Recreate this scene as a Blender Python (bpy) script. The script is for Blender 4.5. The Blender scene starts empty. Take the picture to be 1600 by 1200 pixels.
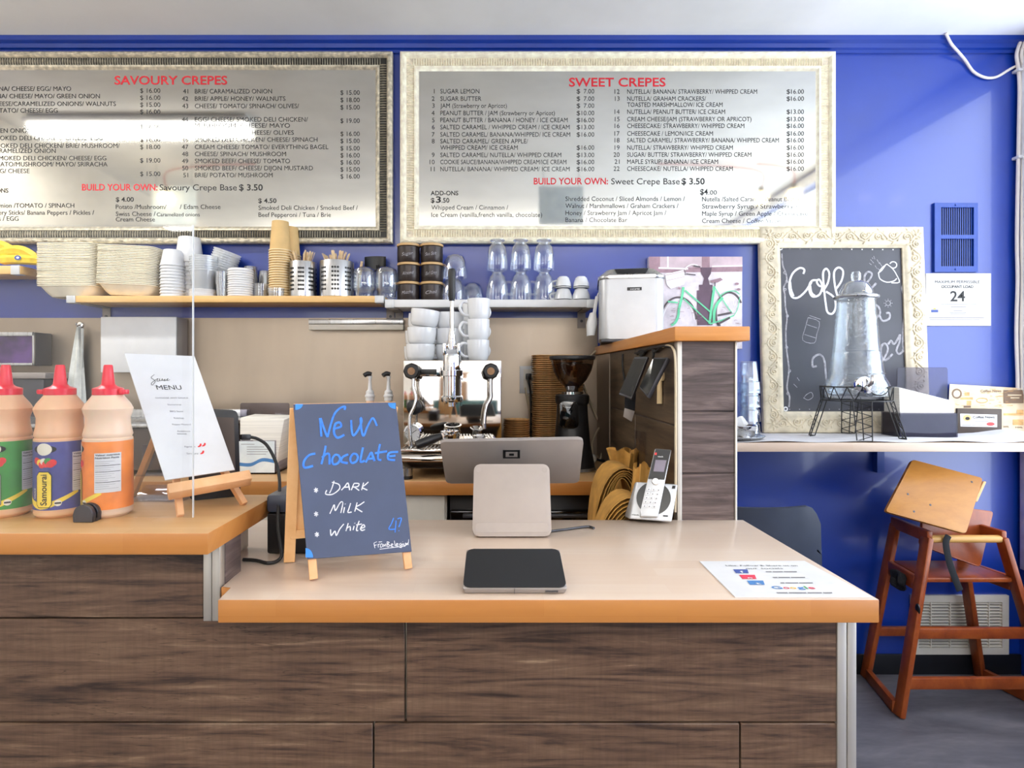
import bpy, bmesh, math, random
from mathutils import Vector, Matrix
SC = bpy.context.scene
COL = SC.collection
RND = random.Random(11)
PI = math.pi

# ------------------------------------------------------------------ camera
F_PX, CX, CY, EYE = 916.0, 770.0, 583.0, 1.28     # focal length and principal point for a 1600 x 1200 frame
cd = bpy.data.cameras.new('camera')
cam = bpy.data.objects.new('camera', cd)
COL.objects.link(cam)
cam.location = (0, 0, EYE)
cam.rotation_euler = (PI / 2, 0, 0)
cd.sensor_width = 36.0
cd.lens = 36.0 * F_PX / 1600.0
cd.shift_x = (800.0 - CX) / 1600.0
cd.shift_y = (CY - 600.0) / 1600.0
cd.clip_start = 0.05
SC.camera = cam

# ------------------------------------------------------------------ exposure, world and lights
SC.view_settings.view_transform = 'Standard'
SC.view_settings.look = 'None'
SC.view_settings.exposure = -0.25
SC.view_settings.gamma = 1.0
SC.view_settings.use_curve_mapping = False
SC.cycles.max_bounces = 10
SC.cycles.transparent_max_bounces = 24
SC.cycles.caustics_reflective = False
SC.cycles.caustics_refractive = False
SC.cycles.sample_clamp_indirect = 6.0
w = bpy.data.worlds.new('daylight')
SC.world = w
w.use_nodes = True
w.node_tree.nodes['Background'].inputs[0].default_value = (0.80, 0.90, 1.0, 1)
w.node_tree.nodes['Background'].inputs[1].default_value = 1.6


def area(name, loc, rot, sx, sy, power, col=(1, 1, 1)):
    l = bpy.data.lights.new(name, 'AREA')
    l.shape = 'RECTANGLE'
    l.size, l.size_y, l.energy, l.color = sx, sy, power, col
    o = bpy.data.objects.new(name, l)
    COL.objects.link(o)
    o.location, o.rotation_euler = loc, rot
    return o


# daylight through the shop front behind the customer and through the window in the right-hand wall
area('shopfront_daylight', (-1.92, -3.12, 1.45), (PI / 2, 0, 0), 1.35, 2.1, 22, (1.0, 0.95, 0.89))
area('shopfront_daylight', (1.22, -3.12, 1.45), (PI / 2, 0, 0), 1.75, 2.1, 30, (1.0, 0.95, 0.89))
area('side_window_daylight', (2.31, 0.91, 1.565), (PI / 2, 0, PI / 2), 2.9, 2.05, 105, (0.90, 0.95, 1.0))
# the fluorescent tube first, then three added hanging lights that brighten room and ceiling
LAMPS = ((-2.55, -1.35, 1.70, 2.655), (0.20, 1.60, -1.25, 2.12), (-1.80, -0.40, -1.25, 2.12), (-0.70, 0.70, -2.3, 2.12))
for x0, x1, y, z in LAMPS:
    area('lamp_down', ((x0 + x1) / 2, y, z - 0.045), (0, 0, 0), x1 - x0, 0.10, 10 if z < 2.5 else 24, (1.0, 0.97, 0.92))
    if z < 2.5:
        area('added_uplight', ((x0 + x1) / 2, y, z + 0.035), (PI, 0, 0), x1 - x0, 0.10, 66 if y > -2 else 22, (1.0, 0.95, 0.88))  # added fill thrown upward to brighten the ceiling

# ------------------------------------------------------------------ helpers


def X(px, Y): return (px - CX) * Y / F_PX
def Z(py, Y): return EYE - (py - CY) * Y / F_PX
def at(px, py, Y): return Vector((X(px, Y), Y, Z(py, Y)))


def onplane(px, py, p0, n):
    """the point of the plane (p0, n) that the photograph shows at px, py"""
    d = Vector(((px - CX) / F_PX, 1.0, -(py - CY) / F_PX))
    o = Vector((0, 0, EYE))
    return o + d * ((Vector(p0) - o).dot(n) / d.dot(n))


def lin(c):
    out = []
    for v in c:
        v = v / 255.0
        out.append(v / 12.92 if v <= 0.04045 else ((v + 0.055) / 1.055) ** 2.4)
    return tuple(out)


def mapping(nt, scale=(1, 1, 1), rot=(0, 0, 0)):
    tc = nt.nodes.new('ShaderNodeTexCoord')
    mp = nt.nodes.new('ShaderNodeMapping')
    mp.inputs['Scale'].default_value = scale
    mp.inputs['Rotation'].default_value = rot
    nt.links.new(tc.outputs['Object'], mp.inputs['Vector'])
    return mp.outputs['Vector']


def noise(nt, vec, scale, detail=4, rough=0.55, dist=0.0):
    n = nt.nodes.new('ShaderNodeTexNoise')
    n.inputs['Scale'].default_value = scale
    n.inputs['Detail'].default_value = detail
    n.inputs['Roughness'].default_value = rough
    n.inputs['Distortion'].default_value = dist
    nt.links.new(vec, n.inputs['Vector'])
    return n.outputs['Fac']


def ramp(nt, fac, stops):
    r = nt.nodes.new('ShaderNodeValToRGB')
    e = r.color_ramp.elements
    while len(e) < len(stops):
        e.new(0.5)
    for el, (p, c) in zip(e, stops):
        el.position = p
        el.color = (*lin(c), 1)
    nt.links.new(fac, r.inputs['Fac'])
    return r.outputs['Color']


def mixc(nt, a, b, fac, mode='MIX'):
    m = nt.nodes.new('ShaderNodeMix')
    m.data_type = 'RGBA'
    m.blend_type = mode
    if isinstance(fac, float):
        m.inputs['Factor'].default_value = fac
    else:
        nt.links.new(fac, m.inputs['Factor'])
    nt.links.new(a, m.inputs['A'])
    nt.links.new(b, m.inputs['B'])
    return m.outputs['Result']


def bump(nt, bs, h, strength, dist=0.002):
    b = nt.nodes.new('ShaderNodeBump')
    b.inputs['Strength'].default_value = strength
    b.inputs['Distance'].default_value = dist
    nt.links.new(h, b.inputs['Height'])
    nt.links.new(b.outputs['Normal'], bs.inputs['Normal'])


def mat(name, col, rough=0.5, metal=0.0, spec=0.5, vary=0.06, vscale=14.0, bmp=0.0, emit=0.0, coat=0.0, stretch=(1, 1, 1), sss=0.0, trans=0.0):
    m = bpy.data.materials.new(name)
    m.use_nodes = True
    nt = m.node_tree
    bs = nt.nodes['Principled BSDF']
    bs.inputs['Roughness'].default_value = rough
    bs.inputs['Metallic'].default_value = metal
    bs.inputs['Specular IOR Level'].default_value = spec
    bs.inputs['Coat Weight'].default_value = coat
    bs.inputs['Coat Roughness'].default_value = 0.08
    if trans:
        bs.inputs['Transmission Weight'].default_value = trans
    if sss:
        bs.inputs['Subsurface Weight'].default_value = sss
        bs.inputs['Subsurface Scale'].default_value = 0.01
    vec = mapping(nt, stretch)
    f = noise(nt, vec, vscale)
    lo = tuple(max(0, v * (1 - vary)) for v in col)
    hi = tuple(min(255, v * (1 + vary)) for v in col)
    c = ramp(nt, f, [(0.3, lo), (0.7, hi)])
    nt.links.new(c, bs.inputs['Base Color'])
    if bmp:
        bump(nt, bs, f, bmp)
    if emit:
        nt.links.new(c, bs.inputs['Emission Color'])
        bs.inputs['Emission Strength'].default_value = emit
    return m


def mat_clear(name, tint=(245, 250, 250), edge=0.75, base=0.05, rough=0.03, gloss=(255, 255, 255), milk=0.0, bmp=0.0, bscale=60, blend=0.35):
    """thin clear glass or acrylic: see-through face on, mirror-like where the surface turns away"""
    m = bpy.data.materials.new(name)
    m.use_nodes = True
    nt = m.node_tree
    nt.nodes.remove(nt.nodes['Principled BSDF'])
    out = nt.nodes['Material Output']
    tr = nt.nodes.new('ShaderNodeBsdfTransparent')
    tr.inputs[0].default_value = (*lin(tint), 1)
    gl = nt.nodes.new('ShaderNodeBsdfGlossy')
    gl.inputs['Roughness'].default_value = rough
    gl.inputs['Color'].default_value = (*lin(gloss), 1)
    df = nt.nodes.new('ShaderNodeBsdfTranslucent')
    df.inputs[0].default_value = (*lin(gloss), 1)
    d2 = nt.nodes.new('ShaderNodeBsdfDiffuse')
    d2.inputs[0].default_value = (*lin(gloss), 1)
    lw = nt.nodes.new('ShaderNodeLayerWeight')
    lw.inputs['Blend'].default_value = blend
    mr = nt.nodes.new('ShaderNodeMapRange')
    mr.inputs['To Min'].default_value = base
    mr.inputs['To Max'].default_value = edge
    nt.links.new(lw.outputs['Facing'], mr.inputs['Value'])
    m1 = nt.nodes.new('ShaderNodeMixShader')
    nt.links.new(mr.outputs['Result'], m1.inputs['Fac'])
    nt.links.new(tr.outputs[0], m1.inputs[1])
    nt.links.new(gl.outputs[0], m1.inputs[2])
    last = m1
    if milk:
        md = nt.nodes.new('ShaderNodeMixShader')
        md.inputs['Fac'].default_value = 0.4
        nt.links.new(d2.outputs[0], md.inputs[1])
        nt.links.new(df.outputs[0], md.inputs[2])
        m2 = nt.nodes.new('ShaderNodeMixShader')
        m2.inputs['Fac'].default_value = milk
        nt.links.new(m1.outputs[0], m2.inputs[1])
        nt.links.new(md.outputs[0], m2.inputs[2])
        last = m2
    if bmp:
        f = noise(nt, mapping(nt), bscale)
        b = nt.nodes.new('ShaderNodeBump')
        b.inputs['Strength'].default_value = bmp
        b.inputs['Distance'].default_value = 0.004
        nt.links.new(f, b.inputs['Height'])
        nt.links.new(b.outputs['Normal'], gl.inputs['Normal'])
        nt.links.new(b.outputs['Normal'], lw.inputs['Normal'])
    nt.links.new(last.outputs[0], out.inputs['Surface'])
    return m


class MB:
    """collects shapes into one mesh"""

    def __init__(s):
        s.bm = bmesh.new()

    def add(s, verts, faces, m=0, bev=0.0, seg=2, smooth=True):
        vs = [s.bm.verts.new(v) for v in verts]
        fs = []
        for f in faces:
            try:
                fc = s.bm.faces.new([vs[i] for i in f])
            except ValueError:
                continue
            fc.material_index = m
            fc.smooth = smooth
            fs.append(fc)
        if bev:
            es = list({e for f in fs for e in f.edges})
            bmesh.ops.bevel(s.bm, geom=es, offset=bev, segments=seg, affect='EDGES', profile=0.5, clamp_overlap=True)
        return s

    def box(s, a, b, m=0, bev=0.0, seg=2, M=None):
        x0, y0, z0 = a
        x1, y1, z1 = b
        v = [Vector(p) for p in ((x0, y0, z0), (x1, y0, z0), (x1, y1, z0), (x0, y1, z0), (x0, y0, z1), (x1, y0, z1), (x1, y1, z1), (x0, y1, z1))]
        if M is not None:
            v = [M @ p for p in v]
        return s.add(v, [(0, 3, 2, 1), (4, 5, 6, 7), (0, 1, 5, 4), (1, 2, 6, 5), (2, 3, 7, 6), (3, 0, 4, 7)], m, bev, seg)

    def hexa(s, v, m=0, bev=0.0, seg=2):
        """eight corners: bottom four, then top four, same order"""
        return s.add([Vector(p) for p in v], [(0, 3, 2, 1), (4, 5, 6, 7), (0, 1, 5, 4), (1, 2, 6, 5), (2, 3, 7, 6), (3, 0, 4, 7)], m, bev, seg)

    def plate(s, c, t, m=0, bev=0.0, seg=2):
        """four or more corners of a face and a thickness vector"""
        c = [Vector(p) for p in c]
        t = Vector(t)
        n = len(c)
        v = c + [p + t for p in c]
        f = [tuple(range(n - 1, -1, -1)), tuple(range(n, 2 * n))] + [(i, (i + 1) % n, n + (i + 1) % n, n + i) for i in range(n)]
        return s.add(v, f, m, bev, seg)

    def bar(s, p, q, wx, wz, up=(0, 0, 1), m=0, bev=0.0, seg=2):
        """a rectangular bar from p to q"""
        p, q = Vector(p), Vector(q)
        d = (q - p).normalized()
        u = Vector(up)
        a = d.cross(u)
        if a.length < 1e-4:
            a = d.cross(Vector((0, 1, 0)))
        a.normalize()
        b = a.cross(d).normalized()
        a, b = a * wx / 2, b * wz / 2
        return s.hexa([p - a - b, p + a - b, p + a + b, p - a + b, q - a - b, q + a - b, q + a + b, q - a + b], m, bev, seg)

    def lathe(s, prof, seg=24, c=(0, 0, 0), m=0, M=None, facets=0):
        """profile of (r, z) turned about z"""
        vs, idx = [], []
        for r, z in prof:
            row = []
            if r < 1e-6:
                vs.append(Vector((0, 0, z)))
                row = [len(vs) - 1] * seg
            else:
                for k in range(seg):
                    a = 2 * PI * k / seg
                    rr = r * (1 + (0.03 * math.cos(a * facets) if facets else 0))
                    vs.append(Vector((rr * math.cos(a), rr * math.sin(a), z)))
                    row.append(len(vs) - 1)
            idx.append(row)
        fs = []
        for i in range(len(prof) - 1):
            for k in range(seg):
                q = [idx[i][k], idx[i][(k + 1) % seg], idx[i + 1][(k + 1) % seg], idx[i + 1][k]]
                q2 = []
                for t in q:
                    if t not in q2:
                        q2.append(t)
                if len(q2) >= 3:
                    fs.append(q2)
        cc = Vector(c)
        vs = [(M @ v if M is not None else v) + cc for v in vs]
        return s.add(vs, fs, m)

    def cyl(s, p, q, r0, r1=None, seg=20, m=0):
        p, q = Vector(p), Vector(q)
        r1 = r0 if r1 is None else r1
        d = q - p
        M = d.to_track_quat('Z', 'Y').to_matrix().to_4x4()
        L = d.length
        return s.lathe([(0, 0), (r0, 0), (r1, L), (0, L)], seg, p, m, M)

    def ball(s, c, r, m=0, seg=16, sc=(1, 1, 1), M=None):
        n = 10
        pr = [(r * math.sin(PI * i / n), -r * math.cos(PI * i / n)) for i in range(n + 1)]
        pr[0] = (0, -r)
        pr[-1] = (0, r)
        D = Matrix.Diagonal((*sc, 1))
        return s.lathe(pr, seg, c, m, (M @ D) if M is not None else D)

    def tube(s, pts, r, seg=8, m=0, flat=None, closed=False):
        """round tube through points; r may be a list; flat = (normal, ratio) flattens it"""
        pts = [Vector(p) for p in pts]
        n = len(pts)
        rs = r if isinstance(r, (list, tuple)) else [r] * n
        vs, fs = [], []
        d0 = (pts[1] - pts[0]).normalized()
        a = d0.orthogonal().normalized()
        for i, p in enumerate(pts):
            if closed:
                d = (pts[(i + 1) % n] - pts[i - 1]).normalized()
            else:
                d = (pts[min(i + 1, n - 1)] - pts[max(i - 1, 0)])
                d = d.normalized() if d.length > 1e-9 else d0
            a = a - d * a.dot(d)
            a = a.normalized() if a.length > 1e-6 else d.orthogonal().normalized()
            b = d.cross(a)
            for k in range(seg):
                t = 2 * PI * k / seg
                o = (a * math.cos(t) + b * math.sin(t)) * rs[i]
                if flat is not None:
                    nn, q = flat
                    nn = Vector(nn)
                    o = o - nn * o.dot(nn) * (1 - q)
                vs.append(p + o)
        for i in range(n - 1 if not closed else n):
            j = (i + 1) % n
            for k in range(seg):
                fs.append((i * seg + k, i * seg + (k + 1) % seg, j * seg + (k + 1) % seg, j * seg + k))
        if not closed:
            fs.append(tuple(range(seg - 1, -1, -1)))
            fs.append(tuple((n - 1) * seg + k for k in range(seg)))
        return s.add(vs, fs, m)

    def prism(s, poly, z0, z1, m=0, M=None, bev=0.0, seg=2):
        v = [Vector((x, y, z0)) for x, y in poly]
        if M is not None:
            t = (M.to_3x3() @ Vector((0, 0, z1 - z0)))
            v = [M @ p for p in v]
        else:
            t = Vector((0, 0, z1 - z0))
        return s.plate(v, t, m, bev, seg)

    def grid(s, fn, nu, nv, m=0, cu=False):
        vs = [fn(i / nu, j / nv) for i in range(nu + (0 if cu else 1)) for j in range(nv + 1)]
        R = nu if cu else nu + 1
        fs = [(i * (nv + 1) + j, (i + 1) % R * (nv + 1) + j, (i + 1) % R * (nv + 1) + j + 1, i * (nv + 1) + j + 1) for i in range(nu) for j in range(nv)]
        return s.add(vs, fs, m)


def rrect(w, h, r, n=4):
    """rounded rectangle polygon centred on 0"""
    out = []
    for cx, cy, a0 in ((w / 2 - r, h / 2 - r, 0), (-w / 2 + r, h / 2 - r, 90), (-w / 2 + r, -h / 2 + r, 180), (w / 2 - r, -h / 2 + r, 270)):
        for k in range(n + 1):
            a = math.radians(a0 + 90 * k / n)
            out.append((cx + r * math.cos(a), cy + r * math.sin(a)))
    return out


def smooth(pts, n=6):
    """Catmull-Rom through points"""
    P = [Vector(p) for p in pts]
    if len(P) < 3:
        return P
    out = []
    for i in range(len(P) - 1):
        a, b, c, d = P[max(i - 1, 0)], P[i], P[i + 1], P[min(i + 2, len(P) - 1)]
        for k in range(n):
            t = k / n
            out.append(0.5 * ((2 * b) + (c - a) * t + (2 * a - 5 * b + 4 * c - d) * t * t + (3 * b - a - 3 * c + d) * t ** 3))
    out.append(P[-1])
    return out


MW = {}


def thing(name, label, cat, loc=(0, 0, 0), rotz=0.0, group=None):
    o = bpy.data.objects.new(name, None)
    COL.objects.link(o)
    o.location = loc
    o.rotation_euler = (0, 0, rotz)
    o.empty_display_size = 0.05
    MW[o.name] = Matrix.Translation(loc) @ Matrix.Rotation(rotz, 4, 'Z')
    return tag(o, label, cat, group)


def tag(o, label=None, cat=None, group=None, kind=None):
    for k, v in (('label', label), ('category', cat), ('group', group), ('kind', kind)):
        if v:
            o[k] = v
    return o


def part(name, mb, mats, parent=None, world=True, label=None, loc=None, sharp=38, recalc=True):
    """links the collected shapes as ONE mesh object; world: the shapes are in world space"""
    if recalc:
        bmesh.ops.recalc_face_normals(mb.bm, faces=mb.bm.faces)
    Mw = Matrix.Identity(4)
    if parent is not None:
        Mw = MW[parent.name]
        if world:
            bmesh.ops.transform(mb.bm, matrix=Mw.inverted(), verts=mb.bm.verts)
    elif loc is not None and world:
        bmesh.ops.transform(mb.bm, matrix=Matrix.Translation(-Vector(loc)), verts=mb.bm.verts)
    me = bpy.data.meshes.new(name)
    mb.bm.to_mesh(me)
    mb.bm.free()
    for m in (mats if isinstance(mats, (list, tuple)) else [mats]):
        me.materials.append(m)
    me.set_sharp_from_angle(angle=math.radians(sharp))
    o = bpy.data.objects.new(name, me)
    COL.objects.link(o)
    if parent is not None:
        o.parent = parent
    elif loc is not None:
        o.location = loc
    MW[o.name] = Mw
    if label:
        o['label'] = label
    return o


def struct(name, mb, mats, **k):
    o = part(name, mb, mats, **k)
    o['kind'] = 'structure'
    return o


def dup(root, M=None, label=None, group=None):
    """a copy of a thing with copies of its parts and their sub-parts"""
    r = root.copy()
    COL.objects.link(r)
    for ch in root.children:
        c = ch.copy()
        COL.objects.link(c)
        c.parent = r
        for g in ch.children:
            d = g.copy()
            COL.objects.link(d)
            d.parent = c
    if M is not None:
        r.matrix_basis = M
    if label:
        r['label'] = label
    if group:
        r['group'] = group
    return r


def TR(x, y, z, rz=0.0, rx=0.0, ry=0.0, s=1.0):
    return Matrix.Translation((x, y, z)) @ Matrix.Rotation(rz, 4, 'Z') @ Matrix.Rotation(ry, 4, 'Y') @ Matrix.Rotation(rx, 4, 'X') @ Matrix.Scale(s, 4)


ORD = ('first second third fourth fifth sixth seventh eighth ninth tenth eleventh twelfth thirteenth fourteenth fifteenth sixteenth seventeenth '
       'eighteenth nineteenth').split()
TENS = {20: 'twentieth', 30: 'thirtieth', 40: 'fortieth', 50: 'fiftieth'}
TEN = {20: 'twenty', 30: 'thirty', 40: 'forty', 50: 'fifty'}


def nth(k):
    if k < 20:
        return ORD[k - 1]
    t = k // 10 * 10
    return TENS[t] if k == t else TEN[t] + '-' + ORD[k - t - 1]


def rank(i, n, what='its stack'):
    """i counts from 0 at the bottom"""
    if i == n - 1:
        return 'topmost'
    if i == 0:
        return 'lowest'
    return nth(n - i) + ' from top'


_glyph = {}


def text_polys(s, bold=False):
    bold = bold is True and 'M' not in s      # the heavier outline closes up the capital M
    key = (s, bold)
    if key not in _glyph:
        c = bpy.data.curves.new('lettering', 'FONT')
        c.body = s
        c.size = 1.0
        c.resolution_u = 3
        if bold:
            c.offset = 0.016 if bold is True else 0.0
        o = bpy.data.objects.new('lettering', c)
        me = bpy.data.meshes.new_from_object(o)
        vs = [(v.co.x, v.co.y) for v in me.vertices]
        fs = [tuple(p.vertices) for p in me.polygons]
        bpy.data.objects.remove(o)
        bpy.data.meshes.remove(me)
        bpy.data.curves.remove(c)
        _glyph[key] = (vs, fs)
    return _glyph[key]


CAP = 0.73     # cap height of the built-in font at size 1


def text(mb, s, p, u, v, cap, width=None, align='L', bold=False, m=0, fn=None, skew=0.0):
    """lettering from the baseline point p along u with upright v (unit vectors), cap height in metres; width fits it"""
    vs, fs = text_polys(s, bold)
    if not vs:
        return
    x0 = min(a for a, _ in vs)
    x1 = max(a for a, _ in vs)
    k = cap / CAP
    kx = k if width is None else width / max(x1 - x0, 1e-6)
    wd = (x1 - x0) * kx
    off = {'L': 0, 'C': -wd / 2, 'R': -wd}[align]
    if fn is None:
        p, u, v = Vector(p), Vector(u), Vector(v)
        P = [p + u * ((a - x0) * kx + off + skew * b * k) + v * (b * k) for a, b in vs]
    else:
        P = [fn((a - x0) * kx + off, b * k) for a, b in vs]
    mb.add(P, fs, m, smooth=False)


def strokes(mb, lines, fn, r, m=0, nrm=(0, -1, 0), flat=0.25, n=5):
    for L in lines:
        P = smooth([fn(*q) for q in L], n)
        mb.tube(P, r, 6, m, (Vector(nrm).normalized(), flat))


def ring(cx, cy, rx, ry=None, n=12, a0=0, a1=360):
    ry = rx if ry is None else ry
    return [(cx + rx * math.cos(math.radians(a0 + (a1 - a0) * k / n)), cy + ry * math.sin(math.radians(a0 + (a1 - a0) * k / n))) for k in range(n + 1)]
# ------------------------------------------------------------------ materials


def mat_block(name, pale, dark, rough=0.38):
    """glued-up block of wood staves running along x"""
    m = bpy.data.materials.new(name)
    m.use_nodes = True
    nt = m.node_tree
    bs = nt.nodes['Principled BSDF']
    bs.inputs['Roughness'].default_value = rough
    bs.inputs['Specular IOR Level'].default_value = 0.6
    tc = nt.nodes.new('ShaderNodeTexCoord')
    sp = nt.nodes.new('ShaderNodeSeparateXYZ')
    nt.links.new(tc.outputs['Object'], sp.inputs[0])
    ad = nt.nodes.new('ShaderNodeMath')
    ad.operation = 'SUBTRACT'
    nt.links.new(sp.outputs['Y'], ad.inputs[0])
    nt.links.new(sp.outputs['Z'], ad.inputs[1])
    cb = nt.nodes.new('ShaderNodeCombineXYZ')
    nt.links.new(sp.outputs['X'], cb.inputs['X'])
    nt.links.new(ad.outputs[0], cb.inputs['Y'])
    br = nt.nodes.new('ShaderNodeTexBrick')
    br.inputs['Scale'].default_value = 1.0
    br.inputs['Brick Width'].default_value = 0.42
    br.inputs['Row Height'].default_value = 0.041
    br.inputs['Mortar Size'].default_value = 0.0004
    br.inputs['Color1'].default_value = (0.25, 0.25, 0.25, 1)
    br.inputs['Color2'].default_value = (0.75, 0.75, 0.75, 1)
    br.inputs['Mortar'].default_value = (0.15, 0.15, 0.15, 1)
    nt.links.new(cb.outputs[0], br.inputs['Vector'])
    mp = nt.nodes.new('ShaderNodeMapping')
    mp.inputs['Scale'].default_value = (3, 60, 1)
    nt.links.new(cb.outputs[0], mp.inputs['Vector'])
    f = noise(nt, mp.outputs['Vector'], 1.2, 5, 0.6, 0.6)
    mid = tuple((a + b) / 2 for a, b in zip(pale, dark))
    c1 = ramp(nt, br.outputs['Color'], [(0.1, dark), (0.5, mid), (0.9, pale)])
    c2 = ramp(nt, f, [(0.25, dark), (0.75, pale)])
    nt.links.new(mixc(nt, c1, c2, 0.42), bs.inputs['Base Color'])
    return m


def mat_grain(name, stops, scale, rough=0.5, dist=1.2, spec=0.4, bmp=0.15):
    """wood with long grain; the small scale axis runs along the grain"""
    m = bpy.data.materials.new(name)
    m.use_nodes = True
    nt = m.node_tree
    bs = nt.nodes['Principled BSDF']
    bs.inputs['Roughness'].default_value = rough
    bs.inputs['Specular IOR Level'].default_value = spec
    v = mapping(nt, scale)
    a = noise(nt, v, 1.0, 8, 0.62, dist)
    b = noise(nt, mapping(nt, tuple(q * 3.1 for q in scale)), 1.0, 4, 0.7, 0.3)
    mx = nt.nodes.new('ShaderNodeMath')
    mx.operation = 'MULTIPLY_ADD'
    mx.inputs[1].default_value = 0.35
    nt.links.new(b, mx.inputs[0])
    m2 = nt.nodes.new('ShaderNodeMath')
    m2.operation = 'MULTIPLY'
    m2.inputs[1].default_value = 0.65
    nt.links.new(a, m2.inputs[0])
    nt.links.new(m2.outputs[0], mx.inputs[2])
    col = ramp(nt, mx.outputs[0], stops)
    if len(stops) > 4:
        cr = noise(nt, mapping(nt, (scale[0] * 0.9, scale[1], scale[2] * 1.7)), 1.0, 3, 0.5, 3.0)
        ck = ramp(nt, cr, [(0.0, (255, 255, 255)), (0.485, (255, 255, 255)), (0.50, (70, 60, 56)), (0.515, (255, 255, 255)), (1.0, (255, 255, 255))])
        sm = noise(nt, mapping(nt, (1.0, 2.0, 2.5)), 1.0, 2)
        col = mixc(nt, col, ck, ramp(nt, sm, [(0.42, (0, 0, 0)), (0.62, (200, 200, 200))]), 'MULTIPLY')
        saw = noise(nt, mapping(nt, (160, 3, 14)), 1.0, 2)
        col = mixc(nt, col, ramp(nt, saw, [(0.35, (205, 205, 205)), (0.6, (255, 255, 255))]), 0.3, 'MULTIPLY')
    nt.links.new(col, bs.inputs['Base Color'])
    if bmp:
        bump(nt, bs, mx.outputs[0], bmp, 0.002)
    return m


def mat_steel(name, col, rough=0.3, stretch=(60, 60, 1.5), amt=0.08, metal=1.0):
    m = bpy.data.materials.new(name)
    m.use_nodes = True
    nt = m.node_tree
    bs = nt.nodes['Principled BSDF']
    bs.inputs['Metallic'].default_value = metal
    f = noise(nt, mapping(nt, stretch), 2.0, 3, 0.5)
    lo = tuple(v * (1 - amt) for v in col)
    hi = tuple(min(255, v * (1 + amt)) for v in col)
    nt.links.new(ramp(nt, f, [(0.25, lo), (0.75, hi)]), bs.inputs['Base Color'])
    mr = nt.nodes.new('ShaderNodeMapRange')
    mr.inputs['To Min'].default_value = rough * 0.8
    mr.inputs['To Max'].default_value = rough * 1.25
    nt.links.new(f, mr.inputs['Value'])
    nt.links.new(mr.outputs['Result'], bs.inputs['Roughness'])
    return m


M = {}
M['blue'] = mat('blue_wall_paint', (0, 50, 150), rough=0.36, vary=0.05, vscale=3, spec=0.8, coat=0.45)
M['blue_trim'] = mat('blue_gloss_paint', (10, 52, 146), rough=0.28, vary=0.04, vscale=6)
M['blue_metal'] = mat('blue_painted_metal', (22, 62, 150), rough=0.4, vary=0.04)
M['white_wall'] = mat('warm_white_paint', (232, 226, 216), rough=0.7, vary=0.02)
M['ceiling'] = mat('white_ceiling_paint', (248, 248, 246), rough=0.8, vary=0.03, vscale=2)
M['floor'] = mat_grain('grey_vinyl_floor', [(0.3, (70, 68, 74)), (0.5, (100, 98, 104)), (0.7, (128, 124, 128))], (1.5, 6, 1), rough=0.45, bmp=0.05)
M['black_base'] = mat('black_rubber_skirting', (14, 16, 22), rough=0.5)
M['steel_sheet'] = mat_steel('brushed_steel_sheet', (176, 162, 146), rough=0.42, stretch=(3, 3, 0.8), amt=0.05)
M['block'] = mat_block('birch_block_with_sheen', (214, 196, 178), (204, 178, 156), 0.3)  # made paler to put the worktop sheen into the colour
M['edge'] = mat_block('worktop_edge_without_sheen', (190, 128, 64), (176, 112, 50), 0.4)  # deeper tone of the wood, no sheen painted in
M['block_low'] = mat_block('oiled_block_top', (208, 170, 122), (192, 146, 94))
M['cap_wood'] = mat_grain('orange_oiled_beech', [(0.3, (196, 128, 62)), (0.7, (216, 150, 84))], (2, 2, 40), rough=0.35, bmp=0.0)
M['laminate'] = mat_grain('weathered_oak_laminate', [(0.26, (14, 9, 7)), (0.38, (52, 38, 31)), (0.50, (92, 70, 55)), (0.60, (108, 85, 67)), (0.72, (146, 122, 98))], (2.2, 6.0, 30), rough=0.42, dist=2.2, bmp=0.12)
M['laminate_grey'] = mat_grain('greyed_oak_laminate', [(0.28, (38, 31, 30)), (0.48, (84, 71, 68)), (0.72, (130, 113, 108))], (3.0, 3.0, 34), rough=0.45, dist=1.6, bmp=0.1)
M['alu'] = mat_steel('satin_aluminium', (196, 190, 180), rough=0.42, stretch=(40, 40, 1), amt=0.04, metal=0.75)
M['mirror'] = mat_steel('silvered_menu_mirror', (216, 215, 208), rough=0.055, stretch=(2, 2, 5), amt=0.03)
M['frame_silver'] = mat_steel('antiqued_silver_leaf', (196, 188, 168), rough=0.42, stretch=(30, 30, 30), amt=0.22, metal=0.5)
M['frame_dark'] = mat('dark_frame_recess', (34, 33, 28), rough=0.5, vary=0.3)
M['frame_cream'] = mat('distressed_cream_paint', (246, 234, 210), rough=0.55, vary=0.08, vscale=40)
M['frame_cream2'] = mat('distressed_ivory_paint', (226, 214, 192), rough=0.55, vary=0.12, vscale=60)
M['ink'] = mat('black_vinyl_lettering', (16, 15, 16), rough=0.6)
M['ink_red'] = mat('red_vinyl_lettering', (206, 20, 40), rough=0.55)
M['ink_grey'] = mat('grey_print', (120, 118, 122), rough=0.7)
M['white'] = mat('white_gloss_plastic', (228, 228, 228), rough=0.35, vary=0.02)
M['white_matte'] = mat('white_paper', (222, 221, 220), rough=0.75, vary=0.02)
M['ceramic'] = mat('white_glazed_ceramic', (240, 242, 244), rough=0.14, vary=0.01, coat=0.4)
M['black'] = mat('black_plastic', (20, 20, 22), rough=0.4, vary=0.1)
M['black_gloss'] = mat('black_glass', (10, 11, 13), rough=0.06, vary=0.05, spec=0.7)
M['black_fabric'] = mat('black_webbing', (18, 20, 26), rough=0.8)
M['rubber'] = mat('black_cable_rubber', (18, 18, 18), rough=0.55)
M['chrome'] = mat('polished_chrome', (224, 224, 224), rough=0.06, metal=1.0, vary=0.01)
M['steel_mirror'] = mat_steel('polished_steel', (218, 212, 204), rough=0.07, stretch=(3, 3, 3), amt=0.02)
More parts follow.
